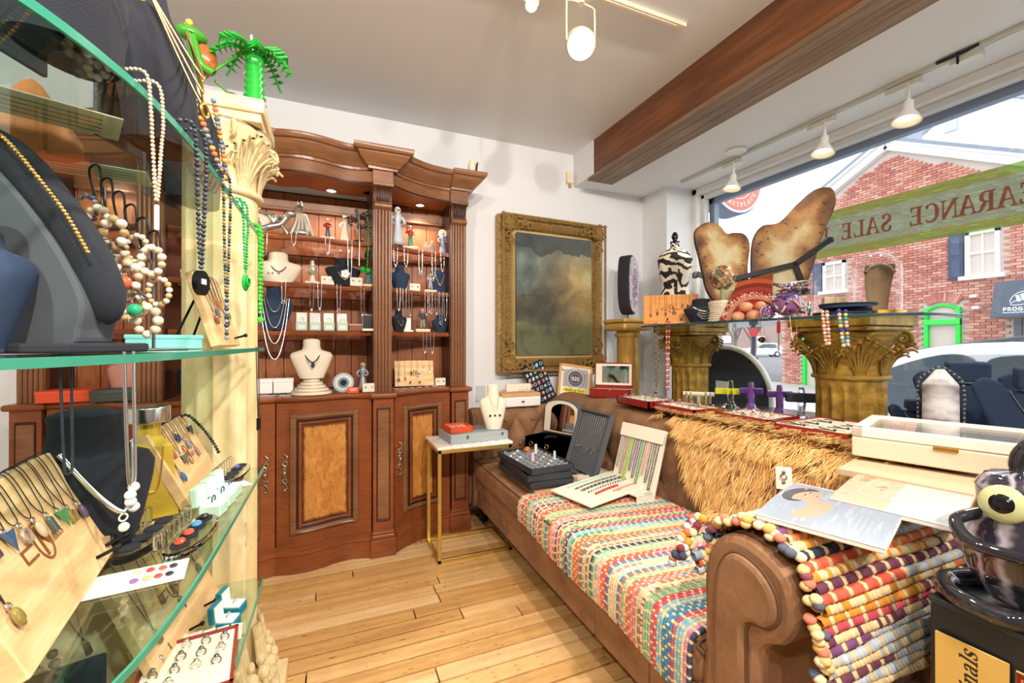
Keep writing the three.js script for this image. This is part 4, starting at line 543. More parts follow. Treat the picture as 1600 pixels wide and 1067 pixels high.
// ---------- on the sofa seat ----------
{
  const sy = 0.4575;
  const kb = thing('cream_box', 'low cream box under the stack of black trays', 'box', [1.06, sy, -2.15]); part(kb, 'body', rbox(0.25, 0.04, 0.4, 0.005, 0, 0.02, 0), M.kraft);
  const tray = (y, ry, label, cells) => { const t = thing('compartment_tray', label, 'tray', [1.02, y, -2.14], ry, 'stacked black trays'); part(t, 'tray', openBox(0.25, 0.034, 0.41, 0.005), std(0x2e343d, 0.5)); part(t, 'lining', box(0.238, 0.004, 0.398, 0, 0.007, 0), col(0x14171d, 0.95)); const dv = cells ? 6 : 0; for (let i = 1; i < dv; i++) part(t, 'divider', box(0.002, 0.022, 0.398, -0.119 + i * 0.238 / dv, 0.018, 0), M.grey); if (cells) for (let i = 1; i < 9; i++) part(t, 'divider', box(0.238, 0.022, 0.002, 0, 0.018, -0.199 + i * 0.398 / 9), M.grey); return t; };
  tray(sy + 0.041, 0.02, 'lowest black tray of the stack on the sofa seat', false); tray(sy + 0.076, -0.04, 'middle black tray of the stack on the sofa seat', false); tray(sy + 0.111, 0.05, 'topmost black compartment tray holding small crystals', true);
  const cg = [new THREE.ConeGeometry(0.011, 0.04, 6), new THREE.OctahedronGeometry(0.014), new THREE.IcosahedronGeometry(0.014), new THREE.CylinderGeometry(0.007, 0.01, 0.045, 6), new THREE.ConeGeometry(0.015, 0.026, 4)], cm = [0xe9e2ee, 0xf3c9b4, 0xf0efe8, 0xcfe3e6, 0xe8b98f, 0xd9d2ea, 0xf6e6da].map(gem);
  for (let i = 0; i < 30; i++) { if (i % 5 > 2) continue; const a = i % 6, b = Math.floor(i / 6) * 2 + (i % 2); if (b > 8) continue; const c = thing('crystal', 'small pale crystal in topmost black tray, ' + ORD[b] + ' row cell ' + ORD[a], 'crystal', [1.02 - 0.099 + a * 0.0397, sy + 0.13, -2.14 - 0.177 + b * 0.0442], rnd(6), 'crystals in the black tray'); part(c, 'stone', cg[i % 5], cm[i % 7], [0, 0, 0], [rnd(-0.4, 0.4), 0, rnd(-0.4, 0.4)]); }
  for (const [dx, dz, m, g, l] of [[0.02, -0.13, gem(0xd9743c), new THREE.IcosahedronGeometry(0.022), 'orange stone standing up in the black tray'], [0.055, -0.09, gem(0xf2ecdf), new THREE.CylinderGeometry(0.008, 0.012, 0.075, 6), 'tall white crystal point in the black tray'], [0.095, 0.06, gem(0xcfe6ec), new THREE.CylinderGeometry(0.007, 0.009, 0.06, 6), 'clear crystal point at the back of the black tray'], [-0.03, 0.05, gem(0xe6cfe2), new THREE.CylinderGeometry(0.008, 0.012, 0.06, 6), 'pink crystal point in the middle of the black tray']]) { const c = thing('crystal', l, 'crystal', [1.02 + dx, sy + 0.15, -2.14 + dz], 0.4); part(c, 'stone', g, m); }
  // black mirror case
  const jc = thing('jewelry_case', 'black leather jewellery case with raised arched mirror lid', 'box', [1.34, sy, -2.55], -1.19);
  const plan = (w, d, bow) => { const p = []; for (let i = 0; i <= 16; i++) { const x = -w / 2 + w * i / 16; p.push([x, d / 2 + bow * (1 - Math.pow(2 * x / w, 2))]); } p.push([w / 2, -d / 2], [-w / 2, -d / 2]); return p; };
  const blk = std(0x5a5e62, 0.4);
  part(jc, 'body', rot(extr(plan(0.31, 0.17, 0.04), 0.14, 0.004), -PI / 2).scale(1, 1, -1), blk); part(jc, 'lining', rot(extr(plan(0.29, 0.15, 0.04), 0.004, 0), -PI / 2).scale(1, 1, -1).translate(0, 0.139, 0), M.cream);
  part(jc, 'drawer', [rot(extr(plan(0.26, 0.1, 0.03), 0.05, 0.003), -PI / 2).scale(1, 1, -1).translate(-0.02, 0.015, 0.1)], blk); part(jc, 'drawer_lining', rot(extr(plan(0.24, 0.085, 0.03), 0.003, 0), -PI / 2).scale(1, 1, -1).translate(-0.02, 0.065, 0.1), M.cream);
  const arch = (w, h, r) => { const s = [[-w / 2, 0], [w / 2, 0], [w / 2, h - r]]; for (let i = 1; i < 14; i++) { const a = i / 14 * PI; s.push([w / 2 * Math.cos(a), h - r + r * Math.sin(a)]); } s.push([-w / 2, h - r]); return s; };
  const ld = part(jc, 'lid', extr(arch(0.3, 0.235, 0.06), 0.05, 0.006), blk, [0, 0.142, -0.135], [-0.12, 0, 0]); part(ld, 'lid_lining', extr(arch(0.276, 0.215, 0.055), 0.006, 0.001).translate(0, 0.01, 0.046), M.cream); part(ld, 'mirror', extr(arch(0.2, 0.185, 0.05), 0.003, 0).translate(0.02, 0.02, 0.0525), std(0xeef2f4, 0.02, 1));
  part(jc, 'clasp', [tor(0.014, 0.003, -0.06, 0.11, 0.128), tor(0.014, 0.003, 0.07, 0.11, 0.126)], M.goldPale); const ch = thing('chain_bracelet', 'thin dark chain lying in the black mirror case', 'bracelet', [1.32, sy + 0.146, -2.53]); part(ch, 'chain', chainG([[-0.05, 0, 0.03], [-0.01, 0, -0.02], [0.03, 0, 0.02], [0.06, 0, -0.02], [0.02, 0, -0.05], [-0.03, 0, -0.01]], 0.003, 60), col(0x4a3a2a, 0.4, 0.7));
  // grey velvet tray of silver chains leaning on the sofa back
  const vt = thing('chain_tray', 'dark grey velvet tray of silver chains leaning on the sofa back', 'tray', [1.36, sy + 0.012, -2.2], -PI / 2 + 0.05), vb = part(vt, 'tray', [box(0.3, 0.36, 0.01, 0, 0.18, 0), box(0.3, 0.012, 0.03, 0, 0.006, 0.012), box(0.3, 0.012, 0.03, 0, 0.354, 0.012), box(0.01, 0.36, 0.03, -0.147, 0.18, 0.012), box(0.01, 0.36, 0.03, 0.147, 0.18, 0.012)], std(0x5b5f66, 0.8), [0, 0, 0], [-0.34, 0, 0]);
  for (let i = 0; i < 11; i++) { const x = -0.115 + i * 0.021, b = 0.1 + (i % 4) * 0.012 + Math.abs(5 - i) * 0.006; part(vb, 'chain', [chainG([[x, 0.335, 0.009], [x, 0.22, 0.01], [x, b, 0.01]], 0.0016), ball(0.005, x, b - 0.004, 0.01)], M.silver); }
  // cream necklace easel and bracelet board
  const ne = thing('necklace_easel', 'cream leatherette easel hung with coloured bead strands', 'display stand', [1.4, sy, -1.8], -PI / 2 + 0.12), nb = part(ne, 'back', rbox(0.29, 0.345, 0.014, 0.003, 0, 0.172, 0), M.creamLeather, [0, 0, 0], [-0.3, 0, 0]);
  part(nb, 'top_flap', rbox(0.29, 0.07, 0.012, 0.004, 0, 0.31, 0.014), M.creamLeather); part(ne, 'front_lip', [rbox(0.29, 0.01, 0.1, 0.003, 0, 0.045, 0.05), rbox(0.01, 0.05, 0.1, 0.002, 0.14, 0.025, 0.05), rbox(0.01, 0.05, 0.1, 0.002, -0.14, 0.025, 0.05)], M.creamLeather);
  const sc = [[0x6f7f76, 0xb9b2a0], [0x7a3040, 0xc9a0a0], [0x9fc93a, 0xb5d860], [0x5a3a86, 0x7a4a9a], [0x4a4a58, 0x7a5a8a], [0x2f8a4a, 0x4faf6a], [0xd9887a, 0xe8b0a0], [0x3a3f3a, 0x6f8a7a], [0x22262c, 0x4f5a5a]];
  sc.forEach((c, i) => { const x = -0.118 + i * 0.029; part(nb, 'bead_strand', beads(loop([x - 0.008, 0.28, 0.012], [x + 0.008, 0.28, 0.012], 0.17 + (i % 3) * 0.03, 14, [0, 0, 0.004], 6), i === 2 ? 0.0045 : 0.003, c), beadMat); });
  const bb = thing('bracelet_board', 'flat cream board with rows of bracelets on the seat rug', 'display board', [1.26, sy + 0.035, -1.825], 0.24), bp = part(bb, 'board', rbox(0.48, 0.01, 0.27, 0.003), M.creamLeather, [0, 0.012, 0], [0, 0, 0.035]); part(bb, 'foot', rbox(0.02, 0.035, 0.25, 0.002, 0.2, -0.008, 0), M.creamLeather);
  [[0x8fcfbd, 0xbfe3d6], [0x9a9a92, 0x77776f, 0x55554f], [0x8a8a86, 0x3f4a44], [0x22262a, 0xeeeeee], [0xd9493a, 0xc23a30], [0xd98a8a, 0xc9b0b0]].forEach((c, i) => part(bp, 'bracelet', beads([[-0.16 + i * 0.01 + (i === 5 ? 0.12 : 0), 0.009, -0.09 + i * 0.036], [-0.02, 0.009, -0.1 + i * 0.036], [0.18 - (i === 4 ? 0.14 : 0), 0.009, -0.09 + i * 0.034]], i === 2 || i === 4 ? 0.007 : 0.0045, c), beadMat));
  const kt = thing('pendant_tray', 'shallow cream tray of dark feather pendants on the seat', 'tray', [1.36, sy, -2.2], 0.15); part(kt, 'tray', openBox(0.24, 0.02, 0.2), M.cream);
  for (let i = 0; i < 6; i++) { const p = thing('feather_pendant', ORD[i] + ' dark metal feather pendant from the left in the shallow cream tray', 'pendant', [1.28 + i * 0.03, sy + 0.01, -2.2], 0.5, 'feather pendants'); part(p, 'blade', ball(0.05, 0, 0, 0, 0.16, 0.07, 1, 8, 8), [M.blackMetal, M.silverDark, col(0x52616d, 0.3, 0.8)][i % 3]); }
}
// ---------- on the far arm ----------
{
  const wb = thing('drawer_box', 'white box with small drawer on the far sofa arm', 'box', [1.235, 0.773, -2.88]); part(wb, 'body', rbox(0.3, 0.068, 0.17, 0.004, 0, 0.034, 0), M.whiteGloss); part(wb, 'drawer_front', rbox(0.28, 0.055, 0.006, 0.002, 0, 0.034, 0.087), M.white); part(wb, 'pull', rbox(0.02, 0.012, 0.01, 0.003, 0.01, 0.036, 0.094), col(0x57504a, 0.4));
  const wt = thing('wood_tray', 'light wood tray of rings on top of the white box', 'tray', [1.235, 0.842, -2.88]); part(wt, 'tray', rbox(0.3, 0.026, 0.17, 0.004, 0, 0.013, 0), std(0xd9a877, 0.6)); part(wt, 'ring_roll', rbox(0.2, 0.06, 0.03, 0.01, 0.04, 0.05, -0.06), M.linen);
  rings(4, (i) => [[1.25 + i * 0.03, 0.868, -2.86], 0.3], 'small ring on the light wood tray', 'rings on the wood tray', [M.silver]);
  const eb = thing('earring_board', 'dark tilted board covered in assorted earrings below the painting', 'display board', [1.5, 0.78, -2.93]), ebb = part(eb, 'board', rbox(0.185, 0.31, 0.01, 0.003, 0, 0.155, 0), col(0x1b2038, 0.8), [0, 0, 0], [-0.08, 0, 0.38]);
  const ec = [0xd9d2c4, 0xa9c6cf, 0xe0a58c, 0xc9cdd2, 0xd8d890, 0xb9a08a, 0x9fd0d0, 0xd9796a].map((c) => std(c, 0.35));
  for (let j = 0; j < 7; j++) for (let i = 0; i < 5; i++) part(ebb, 'earring', pick([ball(0.014, 0, 0, 0, 0.8, 1.2, 0.3, 10, 6), ball(0.012, 0, 0, 0, 1, 1, 0.3, 10, 6), tor(0.011, 0.003, 0, 0, 0, 5, 14), rbox(0.018, 0.024, 0.005, 0.004)]), pick(ec), [-0.07 + i * 0.035 + rnd(-0.004, 0.004), 0.03 + j * 0.042, 0.009], [0, 0, rnd(-0.4, 0.4)]);
  const fr = thing('framed_notice', 'wood framed silver hallmark notice propped on the far sofa arm', 'picture', [1.72, 0.775, -2.9], 0), fb = part(fr, 'frame', [rbox(0.28, 0.02, 0.02, 0.003, 0, 0.01, 0), rbox(0.28, 0.02, 0.02, 0.003, 0, 0.27, 0), rbox(0.02, 0.28, 0.02, 0.003, -0.13, 0.14, 0), rbox(0.02, 0.28, 0.02, 0.003, 0.13, 0.14, 0)], std(0xe0ae6c, 0.5), [0, 0, 0], [-0.15, -0.1, -0.16]);
  part(fb, 'print', new THREE.PlaneGeometry(0.245, 0.245).translate(0, 0.14, 0.004), new THREE.MeshStandardMaterial({ roughness: 0.6, map: canvasTex(512, 512, (g) => { g.fillStyle = '#f7f4ec'; g.fillRect(0, 0, 512, 512); g.fillStyle = '#b9b6ba'; g.beginPath(); g.moveTo(40, 330); g.lineTo(40, 60); g.lineTo(470, 20); g.lineTo(470, 330); g.fill(); g.strokeStyle = '#55565e'; g.fillStyle = '#55565e'; g.lineWidth = 6; g.beginPath(); g.arc(256, 190, 168, 0, 7); g.stroke(); g.beginPath(); g.arc(256, 190, 122, 0, 7); g.fill(); g.strokeStyle = '#b9b6ba'; g.beginPath(); g.arc(256, 190, 86, 0, 7); g.stroke(); g.fillStyle = '#f1eff0'; g.font = 'bold 84px sans-serif'; g.textAlign = 'center'; g.fillText('925', 256, 222); g.fillStyle = '#f5e02c'; g.fillRect(50, 350, 412, 62); g.fillStyle = '#222'; g.font = 'bold 48px sans-serif'; g.fillText('MADE IN ITALY', 256, 398, 400); g.fillStyle = '#1d9a57'; g.fillRect(160, 424, 60, 80); g.fillStyle = '#fff'; g.fillRect(220, 424, 60, 80); g.fillStyle = '#d8343a'; g.fillRect(280, 424, 60, 80); }) }));
  const rb = thing('lacquer_box', 'open red lacquer jewellery box with mirror lid on the sofa corner', 'box', [1.8, 0.85, -2.52], -0.75); part(rb, 'body', openBox(0.27, 0.06, 0.2, 0.01), M.redGloss); part(rb, 'lining', box(0.25, 0.04, 0.18, 0, 0.024, 0), M.cream); const rl = part(rb, 'lid', rbox(0.27, 0.17, 0.035, 0.006, 0, 0.085, 0), M.redGloss, [0, 0.06, -0.1], [-0.12, 0, 0]); part(rl, 'lid_lining', box(0.25, 0.15, 0.003, 0, 0.085, 0.0185), M.cream); part(rl, 'mirror', box(0.19, 0.12, 0.003, 0.015, 0.085, 0.021), std(0xdfe5e6, 0.03, 1)); part(rb, 'clasp', rbox(0.016, 0.014, 0.006, 0.002, 0, 0.052, 0.102), M.gold);
}
// ---------- red trays along the top of the sofa back ----------
{
  const tray = (x, z, ry, w, d, label) => { const t = thing('lacquer_tray', label, 'tray', [x, 0.862, z], ry, 'red trays on the sofa back'); part(t, 'tray', openBox(w, 0.042, d, 0.008), M.redGloss); part(t, 'lining', box(w - 0.016, 0.034, d - 0.016, 0, 0.02, 0), M.creamLeather); return t; };
  tray(1.68, -2.02, 0, 0.2, 0.28, 'red tray of silver rings nearest the open red box'); tray(1.68, -1.7, 0, 0.2, 0.28, 'second red tray of silver rings beside the sheepskin'); tray(1.76, -1.38, 0.06, 0.22, 0.25, 'red tray of coloured rings between ring tray and necklace tray'); tray(1.8, -1.08, 0.1, 0.33, 0.26, 'wide red tray lined with thin chain necklaces');
  const R = [M.silver, M.silverDark, M.silver];
  rings(18, (i) => [[1.62 + Math.floor(i / 6) * 0.055, 0.898, -2.13 + (i % 6) * 0.044], PI / 2 + rnd(-0.3, 0.3)], 'silver ring in the red tray nearest the open red box', 'rings in the first red tray', R);
  rings(18, (i) => [[1.62 + Math.floor(i / 6) * 0.055, 0.898, -1.81 + (i % 6) * 0.044], PI / 2 + rnd(-0.3, 0.3)], 'silver ring in the second red tray', 'rings in the second red tray', R);
  rings(15, (i) => [[1.69 + Math.floor(i / 5) * 0.06, 0.898, -1.47 + (i % 5) * 0.044], PI / 2 + rnd(-0.5, 0.5), -0.7], 'coloured stone ring in the third red tray', 'rings in the third red tray', [gem(0x3aa36a), gem(0xe9d6d6), gem(0x4a4a4a), gem(0xd98a6a), M.silver]);
  for (let i = 0; i < 7; i++) { const n = thing('chain_necklace', ORD[i] + ' fine dark chain on a cream card in the wide red tray', 'necklace', [1.68 + (i % 4) * 0.08, 0.901, -1.14 + Math.floor(i / 4) * 0.11], 0.1, 'chains in the wide red tray'); part(n, 'chain', [chainG([[-0.02, 0.001, -0.035], [0, 0.001, 0.0], [0.004, 0.001, 0.022]], 0.0015), chainG([[0.025, 0.001, -0.035], [0.01, 0.001, 0.0], [0.004, 0.001, 0.022]], 0.0015), ball(0.005, 0.004, 0.002, 0.024)], col(0x3a3a36, 0.4, 0.6)); }
  const gc = thing('display_case', 'flat cream case with glass lid and brass catch on the sofa back', 'box', [1.74, 0.868, -0.71], 0.34); part(gc, 'body', rbox(0.34, 0.06, 0.42, 0.005, 0, 0.03, 0), std(0xe9d6bd, 0.5)); part(gc, 'lid_frame', [rbox(0.34, 0.03, 0.03, 0.004, 0, 0.076, 0.195), rbox(0.34, 0.03, 0.03, 0.004, 0, 0.076, -0.195), rbox(0.03, 0.03, 0.42, 0.004, 0.155, 0.076, 0), rbox(0.03, 0.03, 0.42, 0.004, -0.155, 0.076, 0)], std(0xf2ece0, 0.4)); part(gc, 'glass_lid', box(0.29, 0.004, 0.37, 0, 0.084, 0), M.glass); part(gc, 'case_floor', box(0.3, 0.002, 0.38, 0, 0.062, 0), col(0x9aa0a0, 0.3)); part(gc, 'catch', rbox(0.008, 0.012, 0.05, 0.003, -0.172, 0.056, 0), M.brass);
  const tg = thing('price_card', 'cream card tag with small flower earrings on the sheepskin', 'tag', [1.462, 0.755, -1.03], -PI / 2 + 0.3); part(tg, 'card', rbox(0.05, 0.075, 0.002, 0.001, 0, 0, 0), M.creamLeather, [0, 0, 0.022], [-0.25, 0, 0.12]); part(tg, 'earring', [ball(0.006, 0.002, 0.022, 0.03), ball(0.006, 0.002, -0.012, 0.03), tor(0.009, 0.002, 0.002, 0.006, 0.03)], M.silverDark);
  // magazines on the near arm
  const mg = (x, y, z, ry, rz, label, c) => { const t = thing('magazine', label, 'magazine', [x, y, z], ry, undefined), p = part(t, 'pages', grid(14, 2, (u, v) => [(u - 0.5) * 0.3, 0.008 + 0.008 * Math.sin(u * PI), (0.5 - v) * 0.23]), M.paper); part(t, 'page_block', rbox(0.3, 0.012, 0.23, 0.003, 0, 0.004, 0), M.paper); part(p, 'cover', grid(14, 2, (u, v) => [(u - 0.5) * 0.302, 0.0095 + 0.008 * Math.sin(u * PI), (0.5 - v) * 0.232]), new THREE.MeshStandardMaterial({ roughness: 0.25, side: THREE.DoubleSide, map: c })); t.rotation.z = rz; return t; };
  mg(1.09, 0.818, -0.655, 0.33, 0.03, 'glossy fashion magazine with a dark haired model on the cover', canvasTex(512, 400, (g) => { g.fillStyle = '#8f9cad'; g.fillRect(0, 0, 512, 400); for (let i = 0; i < 90; i++) { g.fillStyle = pick(['#a3afbe', '#8592a4', '#b4bfcb']); g.globalAlpha = 0.35; g.fillRect(rnd(512), rnd(400), rnd(30, 120), rnd(3, 14)); } g.globalAlpha = 1; g.fillStyle = '#4a4650'; g.beginPath(); g.ellipse(330, 70, 120, 55, 0.15, 0, 7); g.fill(); g.fillStyle = '#c89c86'; g.beginPath(); g.moveTo(240, 60); g.bezierCurveTo(300, 40, 400, 70, 420, 110); g.bezierCurveTo(400, 150, 300, 150, 250, 120); g.fill(); g.beginPath(); g.moveTo(250, 110); g.bezierCurveTo(220, 150, 120, 90, 60, 110); g.bezierCurveTo(70, 170, 200, 230, 290, 190); g.lineTo(290, 140); g.fill(); g.fillStyle = '#3c3842'; g.fillRect(316, 84, 26, 5); g.fillRect(362, 92, 24, 5); g.fillStyle = '#d9b8a8'; g.fillRect(300, 92, 22, 4); g.fillRect(348, 98, 22, 4); g.fillStyle = '#b4505a'; g.fillRect(330, 124, 26, 5); g.fillStyle = '#e58a9a'; g.fillRect(410, 60, 60, 8); g.fillStyle = '#b98a9c'; for (let i = 0; i < 9; i++) g.fillRect(300 + i * 16, 236 + (i % 3) * 4, 10, 26); g.fillStyle = '#9aa4b0'; for (let i = 0; i < 5; i++) g.fillRect(90, 280 + i * 18, 150 - i * 12, 5); }));
  mg(1.31, 0.832, -0.62, 0.28, 0.03, 'open magazine with pale flower photograph behind the fashion magazine', canvasTex(512, 400, (g) => { g.fillStyle = '#b9ab93'; g.fillRect(0, 0, 512, 400); g.fillStyle = '#b4b8bb'; g.fillRect(0, 180, 512, 220); for (let i = 0; i < 26; i++) { g.strokeStyle = pick(['#8a7f78', '#b9a89a', '#cfd6dc']); g.lineWidth = 3; g.beginPath(); g.arc(rnd(512), rnd(200), rnd(10, 60), rnd(3), rnd(3, 6)); g.stroke(); } g.fillStyle = '#d96a5a'; for (let i = 0; i < 7; i++) { g.beginPath(); g.arc(rnd(150, 460), rnd(40, 180), rnd(5, 16), 0, 7); g.fill(); } g.fillStyle = '#8f7a45'; for (let i = 0; i < 6; i++) g.fillRect(310 + i * 26, 28, 16, 34); }));
  const bk = thing('paperback', 'worn tan paperback under the cream display case', 'book', [1.5, 0.845, -0.7], 0.25); part(bk, 'cover', rbox(0.2, 0.02, 0.28, 0.003, 0, 0, 0), std(0xc9b292, 0.7)); part(bk, 'pages', rbox(0.19, 0.014, 0.282, 0.002, -0.003, 0, 0), M.paper);
}
// ---------- painting ----------
{
  const W = 0.935, H = 1.175, t = thing('painting', 'stormy sky painting in an ornate gilded frame on the back wall', 'painting', [1.6, 1.0, -3.005], 0.05);
  const gilt = std(0xffffff, 0.4, 0.55, { map: tex(256, 0.2, (u, v) => lerp3([196, 160, 92], [120, 92, 50], 0.4 + fbm(u * 12, v * 12, 2) * 1.4)), bumpMap: bumpNoise(0.06, 20, 128), bumpScale: 0.002 }), g2 = std(0xe6c98a, 0.4, 0.5);
  const ring = (w, h, prof) => { const p = [[0, -h / 2], [w / 2, -h / 2], [w / 2, h / 2], [-w / 2, h / 2], [-w / 2, -h / 2], [0, -h / 2]]; return rot(sweep(p, prof, false), -PI / 2).translate(0, H / 2, 0).rotateY(0); };
  // profile [inward, depth]
  part(t, 'outer_frame', ring(W, H, [[0, 0], [0, 0.05], [0.012, 0.066], [0.03, 0.068], [0.045, 0.055], [0.045, 0]]), gilt);
  part(t, 'cove', ring(W - 0.09, H - 0.09, [[0, 0], [0, 0.055], [0.02, 0.04], [0.04, 0.036], [0.062, 0.042], [0.062, 0]]), gilt);
  part(t, 'liner', ring(W - 0.21, H - 0.21, [[0, 0], [0, 0.044], [0.016, 0.048], [0.024, 0.036], [0.036, 0.03], [0.036, 0]]), g2);
  const rb = [], rope = []; const side = (n, f) => { for (let i = 0; i < n; i++) f((i + 0.5) / n); };
  for (const s of [-1, 1]) { side(54, (k) => { const y = 0.16 + k * (H - 0.32); rb.push(rot(cyl(0.0055, 0.0055, 0.05, 6), 0, 0, PI / 2).translate(s * (W / 2 - 0.076), y, 0.04)); }); side(38, (k) => { const x = -W / 2 + 0.16 + k * (W - 0.32); rb.push(cyl(0.0055, 0.0055, 0.05, 6, x, H / 2 + s * (H / 2 - 0.076), 0.04)); }); side(60, (k) => rope.push(ball(0.013, s * (W / 2 - 0.014), k * H, 0.062, 0.8, 1.1, 0.7, 7, 5))); side(48, (k) => rope.push(ball(0.013, -W / 2 + k * W, H / 2 + s * (H / 2 - 0.014), 0.062, 1.1, 0.8, 0.7, 7, 5))); }
  part(t, 'gadroons', rb, gilt).userData.kind = 'stuff'; part(t, 'rope_edge', rope, gilt).userData.kind = 'stuff';
  for (const sx of [-1, 1]) for (const sy of [0, 1]) { const cx = sx * (W / 2 - 0.07), cy = sy ? H - 0.07 : 0.07, dy = sy ? -1 : 1, gs = [ball(0.06, cx, cy, 0.035, 1, 1, 0.6, 14, 10)]; for (let i = 0; i < 9; i++) { const a = rnd(6.28), r = rnd(0.02, 0.05); gs.push(tor(rnd(0.012, 0.022), 0.006, cx + Math.cos(a) * r, cy + Math.sin(a) * r, 0.068, 5, 12)); } for (let i = 1; i < 5; i++) gs.push(tor(0.02, 0.007, cx - sx * i * 0.04, cy + (i % 2 ? 0.012 : -0.012), 0.058, 5, 12), tor(0.02, 0.007, cx + (i % 2 ? 0.012 : -0.012), cy + dy * i * 0.045, 0.058, 5, 12)); part(t, 'corner_ornament', gs, gilt); }
  part(t, 'canvas', new THREE.PlaneGeometry(W - 0.26, H - 0.26).translate(0, H / 2, 0.03), std(0xffffff, 0.4, 0, { map: (() => { const q = tex(512, 1, (u, v) => { v = 1 - v; const n = fbm(u * 3, v * 4, 1, 5), m = fbm(u * 6 + n * 2, v * 7, 4, 4); let c = v < 0.5 ? lerp3([70, 84, 84], [150, 172, 158], 0.5 + n * 1.6) : lerp3([78, 84, 62], [120, 116, 80], 0.5 + m * 1.5); const gl = Math.max(0, 1 - Math.hypot((u - 0.75) * 1.7, (v - 0.42) * 2.2) - m * 0.5); c = lerp3(c, [238, 196, 120], gl * 0.9); if (v < 0.16 + n * 0.2) c = lerp3(c, [54, 58, 60], 0.7); const d = Math.max(0, 1 - Math.hypot((u - 0.4) * 1.5, (v - 0.56) * 1.9) - m * 0.8); c = lerp3(c, [48, 46, 44], d * 0.75); if (v > 0.75) c = lerp3(c, [96, 104, 70], 0.5 + m); return c; }, true, 640); q.repeat.set(1, 1); return q; })() }));
}
